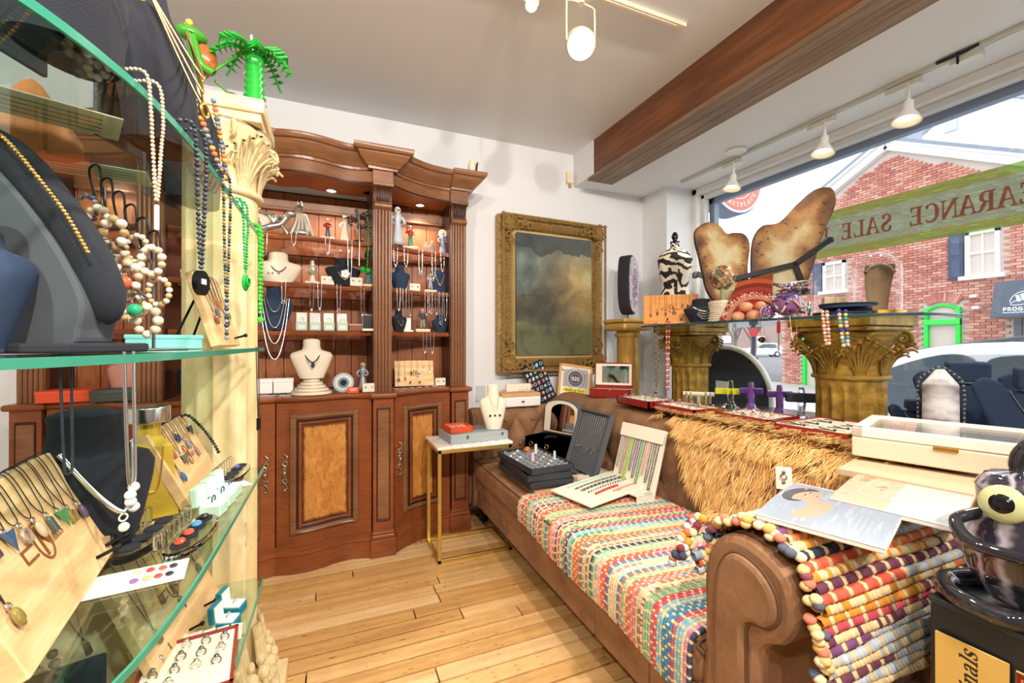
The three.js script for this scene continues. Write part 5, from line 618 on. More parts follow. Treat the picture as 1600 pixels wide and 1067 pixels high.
// ---------- columns, glass table and window display ----------
{
  const giltC = std(0xffffff, 0.42, 0.35, { map: tex(256, 0.35, (u, v) => lerp3([196, 156, 66], [110, 84, 28], 0.4 + fbm(u * 6, v * 6, 2) * 1.1 + fbm(u * 50, v * 50, 5, 2) * 0.5)), bumpMap: bumpNoise(0.08, 16, 128), bumpScale: 0.0015 });
  globalThis.__leaf = null;
  const leaf = (R, h, flare) => { // acanthus leaf of ribs fanning up the bell, tip curling out
    const g = []; for (let k = -3; k <= 3; k++) { const a = k * 0.1, hh = h * (1 - Math.abs(k) * 0.1), pts = []; for (let i = 0; i <= 8; i++) { const t = i / 8, sp = a * (0.3 + t * 1.1), r = R + 0.004 + flare * Math.pow(t, 2.2) + (t > 0.85 ? 0.012 : 0); pts.push([Math.sin(sp) * r, hh * (t < 0.9 ? t : 0.9 - (t - 0.9)), Math.cos(sp) * r]); } g.push(tube(pts, 0.0062 - Math.abs(k) * 0.0006, 18, 5)); } return merge(g);
  };
  function column(name, label, pos, o, mat) { // corinthian column: shaft radius o.r, total height o.h, abacus width o.w
    const t = thing(name, label, 'column', pos, o.ry || 0), ch = o.ch, sh = o.h - ch - o.ab, r = o.r;
    part(t, 'shaft', grid(144, 24, (u, v) => { const a = u * 2 * PI, f = Math.abs(Math.sin(a * o.n / 2)), y = v * sh, m = v > 0.955 ? 0 : Math.min(1, (0.955 - v) * 22 * (0.4 + f)); const rr = r - 0.013 * Math.pow(f, 0.8) * Math.min(1, m) * (r / 0.135); return [Math.sin(a) * rr, y, Math.cos(a) * rr]; }, [1, sh]), mat);
    part(t, 'necking', [rot(tor(r + 0.006, 0.011, 0, 0, 0, 8, 48), PI / 2).translate(0, sh, 0)], mat);
    const cp = part(t, 'capital', lathe([[r, sh], [r * 1.0, sh + ch * 0.3], [r * 1.1, sh + ch * 0.65], [r * 1.32, sh + ch * 0.9], [r * 1.42, sh + ch], [0, sh + ch]], 40), mat);
    const lf = leaf(r, ch * 0.8, r * 0.42), lf2 = leaf(r, ch * 0.98, r * 0.62);
    for (let i = 0; i < 8; i++) { part(cp, 'acanthus_leaf', i % 2 ? lf2 : lf, mat, [0, sh, 0], [0, i * PI / 4 + 0.0, 0]); const a = i * PI / 4 + PI / 8; if (i % 2 === 0) part(cp, 'volute', [tor(0.03 * r / 0.135, 0.009 * r / 0.135), tor(0.014 * r / 0.135, 0.008 * r / 0.135)], mat, [Math.sin(a) * r * 1.38, sh + ch * 0.84, Math.cos(a) * r * 1.38], [0, a + PI / 2, 0]); }
    part(t, 'abacus', [rbox(o.w, o.ab * 0.6, o.w, 0.004, 0, o.h - o.ab * 0.3, 0), rbox(o.w * 0.94, o.ab * 0.4, o.w * 0.94, 0.006, 0, o.h - o.ab * 0.8, 0)], mat); return t;
  }
  globalThis.__column = column;
  column('pedestal_column', 'gilded fluted column at the far end of the glass table', [2.274, 0.45, -2.284], { r: 0.118, h: 0.872, ch: 0.2, ab: 0.05, w: 0.34, n: 16 }, giltC);
  column('pedestal_column', 'large gilded fluted column at the near end of the glass table', [2.137, 0.45, -1.211], { r: 0.128, h: 0.872, ch: 0.2, ab: 0.05, w: 0.34, n: 16 }, giltC);
  const gt = thing('glass_tabletop', 'long oval clear glass tabletop lying on the two gilded columns', 'table top', [2.17, 1.323, -1.68]);
  const ov = []; for (let i = 0; i < 64; i++) { const a = i / 64 * 2 * PI, c = Math.cos(a), s = Math.sin(a); ov.push([Math.sign(c) * Math.pow(Math.abs(c), 0.62) * 0.32, Math.sign(s) * Math.pow(Math.abs(s), 0.62) * 0.8]); }
  part(gt, 'glass', rot(extr(ov, 0.0118, 0), -PI / 2), M.glassShelf); part(gt, 'polished_edge', sweep(ov.concat([ov[0], ov[1]]).map(([x, z]) => [x, -z]), [[-0.004, 0], [0.0005, 0.002], [0.002, 0.006], [0.0005, 0.01], [-0.004, 0.012]], false), phy({ color: 0x2f5866, roughness: 0.1, transmission: 0.25, thickness: 0 }));
  const TY = 1.3355;
  // smooth gold pedestal with the amethyst slab
  const ps = thing('round_pedestal', 'smooth gold pedestal column in the corner by the painting', 'column', [2.136, 0, -2.78]); part(ps, 'shaft', lathe([[0.13, 0], [0.13, 0.05], [0.095, 0.09], [0.088, 0.6], [0.084, 1.26], [0.1, 1.275], [0.1, 1.29], [0.088, 1.3], [0.088, 1.315]], 36), std(0xffffff, 0.5, 0.25, { map: tex(256, 0.4, (u, v) => lerp3([214, 172, 84], [150, 112, 48], 0.4 + fbm(u * 5, v * 5, 2) * 1.2)) })); part(ps, 'cap', [rbox(0.27, 0.06, 0.27, 0.025, 0, 1.345, 0, 4), rbox(0.28, 0.03, 0.28, 0.012, 0, 1.39, 0, 3)], std(0xd2ac5c, 0.5, 0.25));
  const am = thing('amethyst_slab', 'tall amethyst geode slab with black rind on the gold pedestal', 'geode', [2.12, 1.405, -2.76], 0.45); const egg = smooth([[0, 0], [0.05, 0.03], [0.075, 0.14], [0.085, 0.25], [0.065, 0.38], [0.025, 0.44], [-0.04, 0.45], [-0.07, 0.38], [-0.08, 0.22], [-0.06, 0.06]], 60); part(am, 'rind', extr(egg, 0.1, 0.012).translate(0, 0.035, -0.05), std(0x24262e, 0.7, 0, { bumpMap: bumpNoise(0.1, 12, 128), bumpScale: 0.006 })); part(am, 'rock_face', extr(egg.map(([x, y]) => [x * 0.9, 0.22 + (y - 0.22) * 0.94]), 0.01, 0.003).translate(0, 0.035, 0.046), std(0xffffff, 0.5, 0, { map: tex(256, 0.2, (u, v) => lerp3([228, 224, 228], [150, 140, 156], 0.4 + fbm(u * 9, v * 9, 2) * 1.4)), bumpMap: bumpNoise(0.1, 18, 128), bumpScale: 0.006 }));
  const cr = []; for (let i = 0; i < 130; i++) { const a = rnd(6.28), r = Math.sqrt(rnd()), x = Math.cos(a) * r * 0.035, y = 0.24 + Math.sin(a) * r * 0.15; cr.push(rot(new THREE.ConeGeometry(rnd(0.005, 0.011), rnd(0.012, 0.022), 5), PI / 2 + rnd(-0.6, 0.6), rnd(-0.6, 0.6)).translate(x, y, 0.06)); } part(am, 'crystals', cr, phy({ color: 0xa795bd, roughness: 0.2, clearcoat: 0.6 })).userData.kind = 'stuff'; part(am, 'pin', cyl(0.005, 0.005, 0.05, 8, 0, 0.02, 0), M.blackMetal);
  // zebra dress form
  const zb = thing('dress_form', 'zebra striped dress form with black finial by the window corner', 'dress form', [2.27, TY, -2.42], -0.5), zt = tex(256, 1, (u, v) => { const k = Math.sin(v * 60 + Math.sin(u * 12.5) * 3.2 + fbm(u * 6, v * 9, 1) * 9); return k > 0.05 ? [24, 22, 22] : [238, 230, 214]; }); zt.repeat.set(1, 1);
  part(zb, 'torso', grid(40, 40, (u, v) => { const P = [[0.07, 0], [0.1, 0.08], [0.115, 0.16], [0.088, 0.28], [0.11, 0.4], [0.12, 0.48], [0.095, 0.53], [0.035, 0.56], [0.03, 0.6]], k = v * 7.999, i = Math.floor(k), f = k - i, r = P[i][0] + (P[i + 1][0] - P[i][0]) * f, a = u * 2 * PI; return [Math.sin(a) * r, P[i][1] + (P[i + 1][1] - P[i][1]) * f, Math.cos(a) * r * 0.72]; }), std(0xffffff, 0.7, 0, { map: zt })); part(zb, 'finial', [lathe([[0.032, 0.6], [0.034, 0.608], [0.012, 0.615], [0.02, 0.63], [0.024, 0.65], [0.012, 0.675], [0, 0.68]], 20)], M.blackGloss); part(zb, 'base', cyl(0.08, 0.085, 0.012, 30, 0, 0.006, 0), M.black);
  pendantBoard('pendant_board', 'orange wood board of cord pendants at the glass table left end', [1.965, TY, -2.13], -0.72, 0.33, 0.2, 0.016, 0.35, std(0xffffff, 0.6, 0, { map: woodTex(0.5, 0xeaa85a, 0xc98440, 0.6, 256) }), [-0.12, -0.08, -0.03, 0.02, 0.07, 0.1, 0.13].map((x, i) => [x, 0.6, i < 4 ? 0.28 + (i % 2) * 0.06 : 0.55, [0x9a6a3a, 0x5a3a22, 0x8a5a3a, 0x3a2a22][i % 4], i % 2]), { logo: true, pegs: [-0.02, 0.06] });
  const lb = bust('low_bust', 'low black necklace bust with silver strands on the glass table', [2.05, TY, -1.97], -0.6, 0.14, 0.2, 0.09, M.velvet, { neckR: 0.05, neckH: 0.03 }); part(lb, 'necklace', [0, 1, 2, 3].map((k) => chainG(loop([-0.06, 0.1, 0.05], [0.06, 0.1, 0.05], 0.03 + k * 0.015, 10, [0, 0, 0.04]), 0.0022)), M.silver);
  const pot = thing('candle_pot', 'cream embossed round pot with gilt sheen on the glass table', 'pot', [2.1, TY, -1.86]); const dots = []; for (let j = 0; j < 9; j++) for (let i = 0; i < 40; i++) { const a = (i + (j % 2) * 0.5) / 40 * 2 * PI; dots.push(ball(0.0055, Math.sin(a) * 0.076, 0.014 + j * 0.0125, Math.cos(a) * 0.076, 1, 1, 1, 5, 4)); } part(pot, 'vessel', lathe([[0, 0], [0.072, 0], [0.076, 0.006], [0.076, 0.124], [0.073, 0.128], [0.07, 0.124], [0.07, 0.1], [0, 0.1]], 40), std(0xdccfb8, 0.4, 0.2)); part(pot, 'embossing', dots, std(0xd9cbb2, 0.35, 0.3)).userData.kind = 'stuff'; part(pot, 'wax', cyl(0.069, 0.069, 0.01, 30, 0, 0.105, 0), M.cream);
  const mb = thing('mosaic_ball', 'glittering ball of coin-like discs above the cream pot', 'ornament', [2.1, TY + 0.128, -1.86]); const cs = []; for (let i = 0; i < 120; i++) { const y = 1 - 2 * (i + 0.5) / 120, a = i * 2.399963, r = Math.sqrt(1 - y * y), n = V(r * Math.cos(a), y, r * Math.sin(a)); const g = cyl(0.012, 0.012, 0.003, 10); g.applyQuaternion(new THREE.Quaternion().setFromUnitVectors(V(0, 1, 0), n.clone().add(V(rnd(-0.2, 0.2), rnd(-0.2, 0.2), rnd(-0.2, 0.2))).normalize())); cs.push(tint(g.translate(n.x * 0.066, 0.14 + n.y * 0.066, n.z * 0.066), pick([0xc9a877, 0x8a6a45, 0xd9d2c4, 0x9a958c, 0xe0b080, 0x6f6a62]))); } part(mb, 'discs', cs, new THREE.MeshStandardMaterial({ roughness: 0.25, metalness: 0.6, vertexColors: true })).userData.kind = 'stuff'; part(mb, 'core', ball(0.06, 0, 0.14, 0, 1, 1, 1, 20, 14), std(0xb9b4aa, 0.3, 0.5)); part(mb, 'stem', [rbox(0.02, 0.08, 0.02, 0.004, 0, 0.04, 0)], col(0x9aa07a, 0.6));
  // red agate slab and tumbled stones
  const rt = canvasTex(256, 256, (g) => { g.fillStyle = '#74360e'; g.fillRect(0, 0, 256, 256); const cols = ['#a8480c', '#6e1206', '#8e2a14', '#7e0c06', '#b07a5a', '#8a0c04', '#a81806', '#8e0c03', '#b82a0a']; cols.forEach((c, i) => { g.fillStyle = c; g.beginPath(); g.ellipse(165, 235, 225 - i * 24, 200 - i * 21, -0.3, 0, 7); g.fill(); }); for (let i = 0; i < 160; i++) { const a = -PI + rnd(2.6); g.fillStyle = pick(['#e8cdb8', '#d9a88a']); g.fillRect(165 + Math.cos(a) * 140 + rnd(-10, 10), 235 + Math.sin(a) * 125 + rnd(-10, 10), 6, 4); } g.strokeStyle = '#e8c890'; g.lineWidth = 2; g.beginPath(); g.ellipse(170, 280, 90, 110, -0.4, 3, 6); g.stroke(); });
  const ra = thing('agate_slice', 'upright red banded agate slice with slanted top edge', 'stone slice', [2.12, TY, -1.72], -0.85), rp = part(ra, 'slab', extr([[-0.14, 0], [0.12, 0], [0.13, 0.27], [-0.04, 0.225]], 0.022, 0.002), std(0x1c1512, 0.3), [0, 0, 0], [-0.12, 0, 0]); const fg = new THREE.ShapeGeometry(shape([[-0.137, 0.003], [0.117, 0.003], [0.127, 0.266], [-0.039, 0.222]])); const fu = fg.attributes.uv; for (let i = 0; i < fu.count; i++) fu.setXY(i, (fu.getX(i) + 0.14) / 0.27, fu.getY(i) / 0.27); part(rp, 'banded_face', fg.translate(0, 0, 0.0232), std(0xffffff, 0.8, 0, { map: rt }));
  [[2.02, -1.69, 0.032, 0.0], [2.06, -1.63, 0.036, 0], [2.035, -1.655, 0.03, 0.052], [2.1, -1.6, 0.034, 0], [2.075, -1.6, 0.028, 0.056]].forEach(([x, z, r, y], i) => { const s = thing('tumbled_stone', ['leftmost peach tumbled stone in front of red agate', 'front peach tumbled stone beside the glass ball', 'upper left peach tumbled stone of the heap', 'rightmost peach tumbled stone of the heap', 'topmost peach tumbled stone of the heap'][i], 'stone', [x, TY + y, z], i, 'peach stones'); part(s, 'stone', ball(r, 0, r * 0.85, 0, 1.15, 0.85, 0.95, 14, 10), std(0xd79a74, 0.4)); });
  // agate wings on the forked iron stand
  const wing = (pts, m) => extr(smooth(pts, 110), 0.03, 0.006).translate(0, 0, -0.015);
  const agT = (poly, x0, y0, kk) => { const P = smooth(poly, 44).map(([x, y]) => [(x - x0) / kk, (y - y0) / kk]); const q = tex(384, 1, (u, v) => { let m = 9; for (let i = 0; i < P.length; i++) { const a = P[i], b = P[(i + 1) % P.length], dx = b[0] - a[0], dy = b[1] - a[1], t = Math.max(0, Math.min(1, ((u - a[0]) * dx + (v - a[1]) * dy) / (dx * dx + dy * dy))); m = Math.min(m, Math.hypot(u - a[0] - dx * t, v - a[1] - dy * t)); } const d = 0.62 - m * 2.6 + fbm(u * 5, v * 5, 1, 5) * 0.5, n = fbm(u * 9, v * 9, 5); let c = lerp3([196, 192, 160], [176, 142, 86], d * 2 + n * 0.6); c = lerp3(c, [140, 90, 36], (d - 0.24) * 3.4); c = lerp3(c, [66, 40, 18], (d - 0.46) * 4); const f = fbm(u * 20, v * 30, 8, 2); if (d > 0.36 && f > 0.26) c = lerp3(c, [50, 34, 22], 0.8); return c; }); q.wrapS = q.wrapT = THREE.ClampToEdgeWrapping; return q; };
  const aw = thing('agate_wings', 'pair of huge honey agate slabs like butterfly wings in iron stand', 'stone slab', [2.28, TY, -1.80], -0.62);
  const L = [[-0.03, 0.14], [-0.035, 0.3], [-0.02, 0.44], [-0.05, 0.505], [-0.11, 0.515], [-0.155, 0.51], [-0.2, 0.56], [-0.27, 0.575], [-0.335, 0.53], [-0.34, 0.46], [-0.32, 0.38], [-0.3, 0.28], [-0.27, 0.16], [-0.2, 0.08], [-0.1, 0.07]], R = [[0.0, 0.1], [-0.012, 0.3], [0.0, 0.47], [0.05, 0.55], [0.14, 0.565], [0.23, 0.66], [0.32, 0.735], [0.4, 0.73], [0.415, 0.64], [0.37, 0.52], [0.33, 0.4], [0.29, 0.26], [0.24, 0.14], [0.16, 0.07], [0.06, 0.05]];
  const uvw = (g, x0, y0, k) => { const p = g.attributes.position, uv = g.attributes.uv; for (let i = 0; i < p.count; i++) uv.setXY(i, (p.getX(i) - x0) / k, (p.getY(i) - y0) / k); return g; };
  const wm = (t) => { t.repeat.set(1, 1); return phy({ map: t, roughness: 0.6, transmission: 0.05, thickness: 0 }); };
  part(aw, 'wing', uvw(wing(L), -0.36, 0.04, 0.56), wm(agT(L, -0.36, 0.04, 0.56)), [0, 0.02, 0], [-0.06, 0.22, 0]); part(aw, 'wing', uvw(wing(R), -0.06, 0.02, 0.74), wm(agT(R, -0.06, 0.02, 0.74)), [0, 0.02, 0], [-0.06, -0.12, 0]);
  const iron = (a, b) => { const dx = b[0] - a[0], dy = b[1] - a[1], l = Math.hypot(dx, dy); return rot(rbox(l + 0.02, 0.03, 0.012, 0.003), 0, 0, Math.atan2(dy, dx)).translate((a[0] + b[0]) / 2, (a[1] + b[1]) / 2, 0.042); };
  part(aw, 'iron_stand', [iron([-0.31, 0.29], [-0.19, 0.24]), iron([-0.19, 0.24], [0.2, 0.33]), iron([0.2, 0.33], [0.375, 0.46]), iron([0.2, 0.33], [0.25, 0.18]), iron([-0.02, 0.25], [-0.02, 0.025]), iron([-0.24, 0.14], [-0.21, 0.05]), rbox(0.3, 0.01, 0.16, 0.003, 0, 0.005, 0)], M.blackMetal); for (const [x, y] of [[0.38, 0.46], [0.262, 0.175], [-0.32, 0.292]]) part(aw, 'clip', rbox(0.028, 0.032, 0.07, 0.003, x, y, 0.01), col(0x3f5068, 0.5));
  // glass balls and wire jewellery
  const mill = (x, z, r, label) => { const t = thing('glass_ball', label, 'ornament', [x, TY, z]); const cv = []; for (let i = 0; i < 16; i++) { const p = []; for (let k = 0; k < 5; k++) p.push(V(rnd(-1, 1), rnd(-1, 1), rnd(-1, 1)).normalize().multiplyScalar(r * rnd(0.75, 1)).add(V(0, r, 0))); cv.push(tint(tube(p, r * 0.075, 30, 5), pick([0x5a3a8a, 0xe9e9f2, 0x9a3a6a, 0x3a4a8a, 0xc0b0d8, 0xd8a8a0]))); } part(t, 'ribbons', cv, beadMat); part(t, 'glass', ball(r * 0.8, 0, r, 0, 1, 1, 1, 20, 14), phy({ color: 0x8a5a8a, roughness: 0.1, clearcoat: 1 })); };
  mill(2.045, -1.535, 0.04, 'small swirled glass ball beside the peach stones'); mill(2.07, -1.45, 0.076, 'large purple white swirled wire ball on the glass table');
  const jb = thing('jewelry_bundle', 'tangle of blue and silver bead bracelets on the swirled ball', 'bracelets', [2.08, TY + 0.125, -1.44]); for (let i = 0; i < 9; i++) { const p = []; for (let k = 0; k < 6; k++) p.push([rnd(-0.07, 0.07), rnd(0.01, 0.06), rnd(-0.07, 0.07)]); part(jb, 'strand', i % 3 ? tube(p, 0.0028, 50, 5, true) : beads(p, 0.005, pick([[0x3a4a8a, 0xe9e9f2], [0x8a5aa0, 0xd8d8e8], [0xb0622a, 0x3a4a7a]]), true), i % 3 ? M.silver : beadMat); }
  const dv = thing('dragonfly_pin', 'silver dragonfly pin lying right of the swirled wire ball', 'brooch', [2.03, TY + 0.03, -1.34], 0.5); part(dv, 'body', [bar([-0.05, 0.0, 0], [0.06, 0.05, 0], 0.005), bar([-0.03, 0.02, 0], [0.07, 0.03, 0.02], 0.004), tor(0.03, 0.006, -0.02, 0.01, 0.02)], M.silver); part(dv, 'stone', ball(0.012, -0.02, 0.01, 0.02), gem(0x35c0b0));
  // black discs, gold-ringed dome and shell
  [[2.04, 0, -1.19, 0.1], [2.08, 0.02, -1.19, 0.085], [2.05, 0.038, -1.17, 0.1]].forEach(([x, y, z, r], i) => { const t = thing('display_disc', ['lowest black display disc on the near table end', 'middle black display disc on the near table end', 'topmost tilted black display disc on the near table end'][i], 'display disc', [x, TY + y, z], 0, 'black discs'); part(t, 'disc', rot(cyl(r, r, 0.016, 40, 0, 0.009, 0), 0, 0, i === 2 ? 0.05 : 0), M.velvetBlue); part(t, 'rim', rot(tor(r, 0.004, 0, 0, 0, 6, 40), PI / 2).translate(0, 0.012, 0), M.black); });
  const dome = (x, z, r, h, label, base) => { const t = thing('glass_dome', label, 'dome', [x, TY, z]); const pr = [[r, 0.03], [r, h - r]]; for (let i = 1; i <= 10; i++) pr.push([r * Math.cos(i / 10 * PI / 2), h - r + r * Math.sin(i / 10 * PI / 2)]); part(t, 'glass', lathe(pr, 40), M.glass); part(t, 'base_ring', cyl(r + 0.012, r + 0.014, 0.028, 40, 0, 0.014, 0), base); return t; };
  const dm = dome(2.27, -1.17, 0.085, 0.29, 'tall clear glass dome on gold base over a brown bust', M.brass);
  const hd = thing('leaf_bust', 'brown leather curved bust under the tall glass dome', 'display bust', [2.27, TY + 0.03, -1.17], -0.9); part(hd, 'shell', grid(20, 20, (u, v) => { const a = (u - 0.5) * 2.4, r = 0.058 * (1 - 0.35 * (1 - v)); return [Math.sin(a) * r, v * 0.19 + (v > 0.8 ? Math.cos(a) * 0.02 : 0), -Math.cos(a) * r * 0.8 + Math.pow(v, 3) * 0.055]; }), std(0x8a7458, 0.6, 0, { side: THREE.DoubleSide })); part(hd, 'brim', tube([[-0.05, 0.17, 0.03], [-0.03, 0.195, 0.02], [0, 0.205, 0.0], [0.03, 0.195, 0.02], [0.05, 0.165, 0.035]], 0.008, 30), std(0x6f5c46, 0.6));
  const d2 = dome(2.38, -1.42, 0.085, 0.26, 'shorter clear glass dome left of the tall dome', M.cream); const cbx = thing('card_box', 'small kraft card box under the shorter glass dome', 'box', [2.38, TY + 0.029, -1.42], -0.7); part(cbx, 'box', rbox(0.1, 0.09, 0.04, 0.003, 0, 0.045, 0), std(0xd3bfa3, 0.8)); part(cbx, 'lid_seam', box(0.002, 0.09, 0.001, 0, 0.045, 0.0205), col(0xa08a6a, 0.8));
  dome(2.36, -2.14, 0.09, 0.22, 'small glass dome behind the orange pendant board', M.cream);
  // things hanging off the glass edge
  const hang = (name, label, cat, x, y, z, f) => { const t = thing(name, label, cat, [x, y, z]); f(t); };
  const strand = (t, L, r, cols, dx = 0.012) => part(t, 'beads', beads(loop([-dx, 0.012, -0.02], [dx, 0.012, -0.02], L, 22, [-0.03, 0, 0.03], 8), r, cols), beadMat);
  hang('bead_strand', 'grey and brown bead strand hanging at the glass table left end', 'necklace', 1.90, TY, -2.16, (t) => { strand(t, 0.4, 0.0055, [0x7a756a, 0xa08a6a, 0x55504a], 0.008); part(t, 'pendant', ball(0.012, -0.03, -0.42, 0.0), M.gold); });
  hang('bead_strand', 'coral red bead strand with tassel hanging at the glass end', 'necklace', 1.895, TY, -2.06, (t) => { strand(t, 0.42, 0.0055, [0xd9493a, 0xc23a30, 0xe8e0d8], 0.01); part(t, 'tassel', rot(new THREE.ConeGeometry(0.012, 0.06, 8), 0).translate(-0.03, -0.46, 0.01), col(0xd2553a, 0.7)); });
  hang('pendant_necklace', 'dark fish pendant on thin chain hanging from the glass table', 'necklace', 1.86, TY, -1.42, (t) => { part(t, 'chain', chainG(loop([-0.005, 0.01, -0.02], [0.005, 0.01, -0.02], 0.09, 12, [-0.03, 0, 0.03], 8), 0.0012), M.brass); part(t, 'pendant', [ball(0.016, -0.02, -0.1, 0.01, 1.2, 0.9, 0.4), rot(new THREE.ConeGeometry(0.012, 0.02, 4), 0, 0, PI / 2).translate(-0.044, -0.1, 0.01)], col(0x4a3a22, 0.3, 0.8)); });
  hang('pendant_necklace', 'red tag pendant hanging from the glass table', 'necklace', 1.87, TY, -1.34, (t) => { part(t, 'bail', [tor(0.008, 0.002, -0.03, -0.01, 0.01), bar([-0.03, 0.01, -0.02], [-0.03, 0.0, 0.01], 0.0012)], M.copper); part(t, 'pendant', rbox(0.018, 0.05, 0.008, 0.003, -0.03, -0.045, 0.01), M.red); part(t, 'drop', bar([-0.03, -0.07, 0.01], [-0.03, -0.15, 0.01], 0.004), M.silver); });
  hang('pendant_necklace', 'small bronze coin pendant hanging left of the near capital', 'necklace', 1.875, TY, -1.27, (t) => { part(t, 'chain', chainG(loop([-0.02, 0.01, -0.02], [0.02, 0.01, -0.02], 0.12, 14, [-0.03, 0, 0.03], 6), 0.0011), M.goldPale); part(t, 'pendant', [ball(0.009, -0.03, -0.125, 0.01, 1, 1, 0.4), ball(0.011, -0.03, -0.145, 0.01, 1, 1, 0.4)], M.copper); });
  hang('bead_strand', 'pink and peach bead loop hanging before the near capital', 'bracelet', 1.865, TY, -1.13, (t) => strand(t, 0.13, 0.0075, [0xe9bfae, 0xd8a08a, 0xf0d8cc, 0xc9906a], 0.014)); hang('bead_strand', 'blue and white bead loop hanging before the near capital', 'bracelet', 1.875, TY, -1.07, (t) => strand(t, 0.14, 0.0075, [0x2a3a9a, 0xe9bfae, 0xc9d0e8, 0x4aa0b0, 0xe0d060], 0.02));
  // round white rimmed mirror seen from behind
  const mr = thing('round_mirror', 'round mirror seen from its dark back with white rim in the window', 'mirror', [2.6, 0.475, -2.28], PI / 2); part(mr, 'back', rot(cyl(0.35, 0.35, 0.015, 60), PI / 2).translate(0, 0.36, 0), col(0x3d4450, 0.8)); part(mr, 'rim', tor(0.355, 0.018, 0, 0.36, 0.0, 10, 60), M.whiteGloss); part(mr, 'label', box(0.11, 0.065, 0.002, 0.02, 0.44, -0.0095), M.paper); part(mr, 'screw', [ball(0.01, -0.2, 0.62, -0.009, 1, 1, 0.5)], M.blackMetal);
  // dark riser with bracelet stands
  const rs = thing('display_riser', 'dark wood riser board between the columns', 'riser', [2.33, 0.45, -1.74], 0.2); part(rs, 'top', rbox(0.34, 0.03, 0.66, 0.004, 0, 0.365, 0), col(0x35302e, 0.3)); for (const z of [-0.28, 0.28]) part(rs, 'support', rbox(0.28, 0.35, 0.03, 0.003, 0, 0.175, z), col(0x2e2a28, 0.4));
  const RY = 0.831; const tst = (x, z, label, mat, bar2, barMat) => { const t = thing('bracelet_stand', label, 'display stand', [x, RY, z], -0.75); part(t, 'base', lathe([[0, 0], [0.055, 0], [0.055, 0.006], [0.03, 0.016], [0.016, 0.05], [0.02, 0.09], [0.014, 0.15], [0.012, 0.165], [0, 0.165]], 24), mat); part(t, 'bar', bar2, barMat); return t; };
  tst(2.21, -1.9, 'clear stand with bright yellow bar on the riser', M.glassSolid, [rbox(0.13, 0.035, 0.035, 0.004, -0.02, 0.1, 0)], std(0xe6ee1c, 0.5)); tst(2.23, -1.78, 'purple patterned T stand right of the yellow bar', gem(0x7a4aa0), [rbox(0.12, 0.034, 0.03, 0.006, 0, 0.115, 0), rbox(0.034, 0.05, 0.03, 0.006, 0, 0.06, 0)], gem(0x6a3a96)); tst(2.22, -1.6, 'purple patterned T stand left of the black bar', gem(0x7a4aa0), [rbox(0.12, 0.034, 0.03, 0.006, 0, 0.115, 0), rbox(0.034, 0.05, 0.03, 0.006, 0, 0.06, 0)], gem(0x6a3a96)); tst(2.18, -1.455, 'clear stand with black velvet bar beside the near column', M.glassSolid, [rbox(0.14, 0.045, 0.045, 0.006, 0, 0.115, 0)], col(0x2c3340, 0.8));
  const ts = thing('bracelet_bar', 'cream T bar with bead bracelets beside the far column', 'display stand', [2.1, 0.45, -2.04], -0.75); part(ts, 'post', rbox(0.02, 0.45, 0.02, 0.004, 0, 0.225, 0), col(0xa9bcc4, 0.4)); part(ts, 'bar', rot(cyl(0.014, 0.014, 0.18, 16), 0, 0, PI / 2).translate(0, 0.455, 0), M.cream); for (const x of [-0.07, -0.045, 0.04, 0.065]) part(ts, 'bracelet', rot(beads(Array.from({ length: 12 }, (_, i) => [0, Math.cos(i / 12 * 2 * PI) * 0.032, Math.sin(i / 12 * 2 * PI) * 0.028]), 0.0065, [0xd8c9b8, 0x9aa08a, 0xc9a08a], true), 0).translate(x, 0.432, 0), beadMat);
  // right end: riser, black busts and the quartz tower
  const r2 = thing('display_riser', 'white riser block under the black busts in the window', 'riser', [2.3, 0.45, -0.62]); part(r2, 'block', rbox(0.56, 0.34, 0.72, 0.005, 0, 0.17, 0), M.white); part(r2, 'top_panel', rbox(0.57, 0.012, 0.73, 0.004, 0, 0.345, 0), M.whiteGloss); const WY = 0.803;
  const flat = (h, w) => extr(smooth([[-w * 0.26, 0], [-w * 0.34, h * 0.3], [-w * 0.5, h * 0.68], [-w * 0.5, h * 0.77], [-w * 0.42, h * 0.83], [-w * 0.3, h * 0.79], [-w * 0.22, h * 0.72], [w * 0.22, h * 0.72], [w * 0.3, h * 0.79], [w * 0.42, h * 0.83], [w * 0.5, h * 0.77], [w * 0.5, h * 0.68], [w * 0.34, h * 0.3], [w * 0.26, 0]], 90), 0.03, 0.01);
  const fb = (x, z, ry, h, w, label, chain) => { const t = thing('flat_bust', label, 'display bust', [x, WY, z], ry); const b = part(t, 'form', flat(h, w), M.velvetBlue, [0, 0, 0], [0.1, 0, 0]); part(b, 'neck', [rbox(w * 0.4, h * 0.2, 0.06, 0.01, 0, h * 0.84, 0.02)], M.velvetBlue); if (chain) part(b, 'necklace', [chainG(loop([-w * 0.24, h * 0.72, 0.033], [w * 0.24, h * 0.72, 0.033], h * 0.36, 16, [0, 0, 0.002], 1.3), 0.0016), chainG([[0, h * 0.36, 0.034], [0.004, h * 0.26, 0.034]], 0.002)], M.silver); };
  fb(2.22, -1.02, -0.9, 0.2, 0.17, 'small blue black bust with thin chain right of the near column', true); fb(2.3, -0.9, -0.95, 0.37, 0.3, 'tall blue black bust behind the quartz tower', false); fb(2.22, -0.68, -1.0, 0.36, 0.32, 'tall blue black bust with long silver chain at the right', true); fb(2.2, -0.42, -1.0, 0.3, 0.28, 'blue black bust cut by the right picture edge', false);
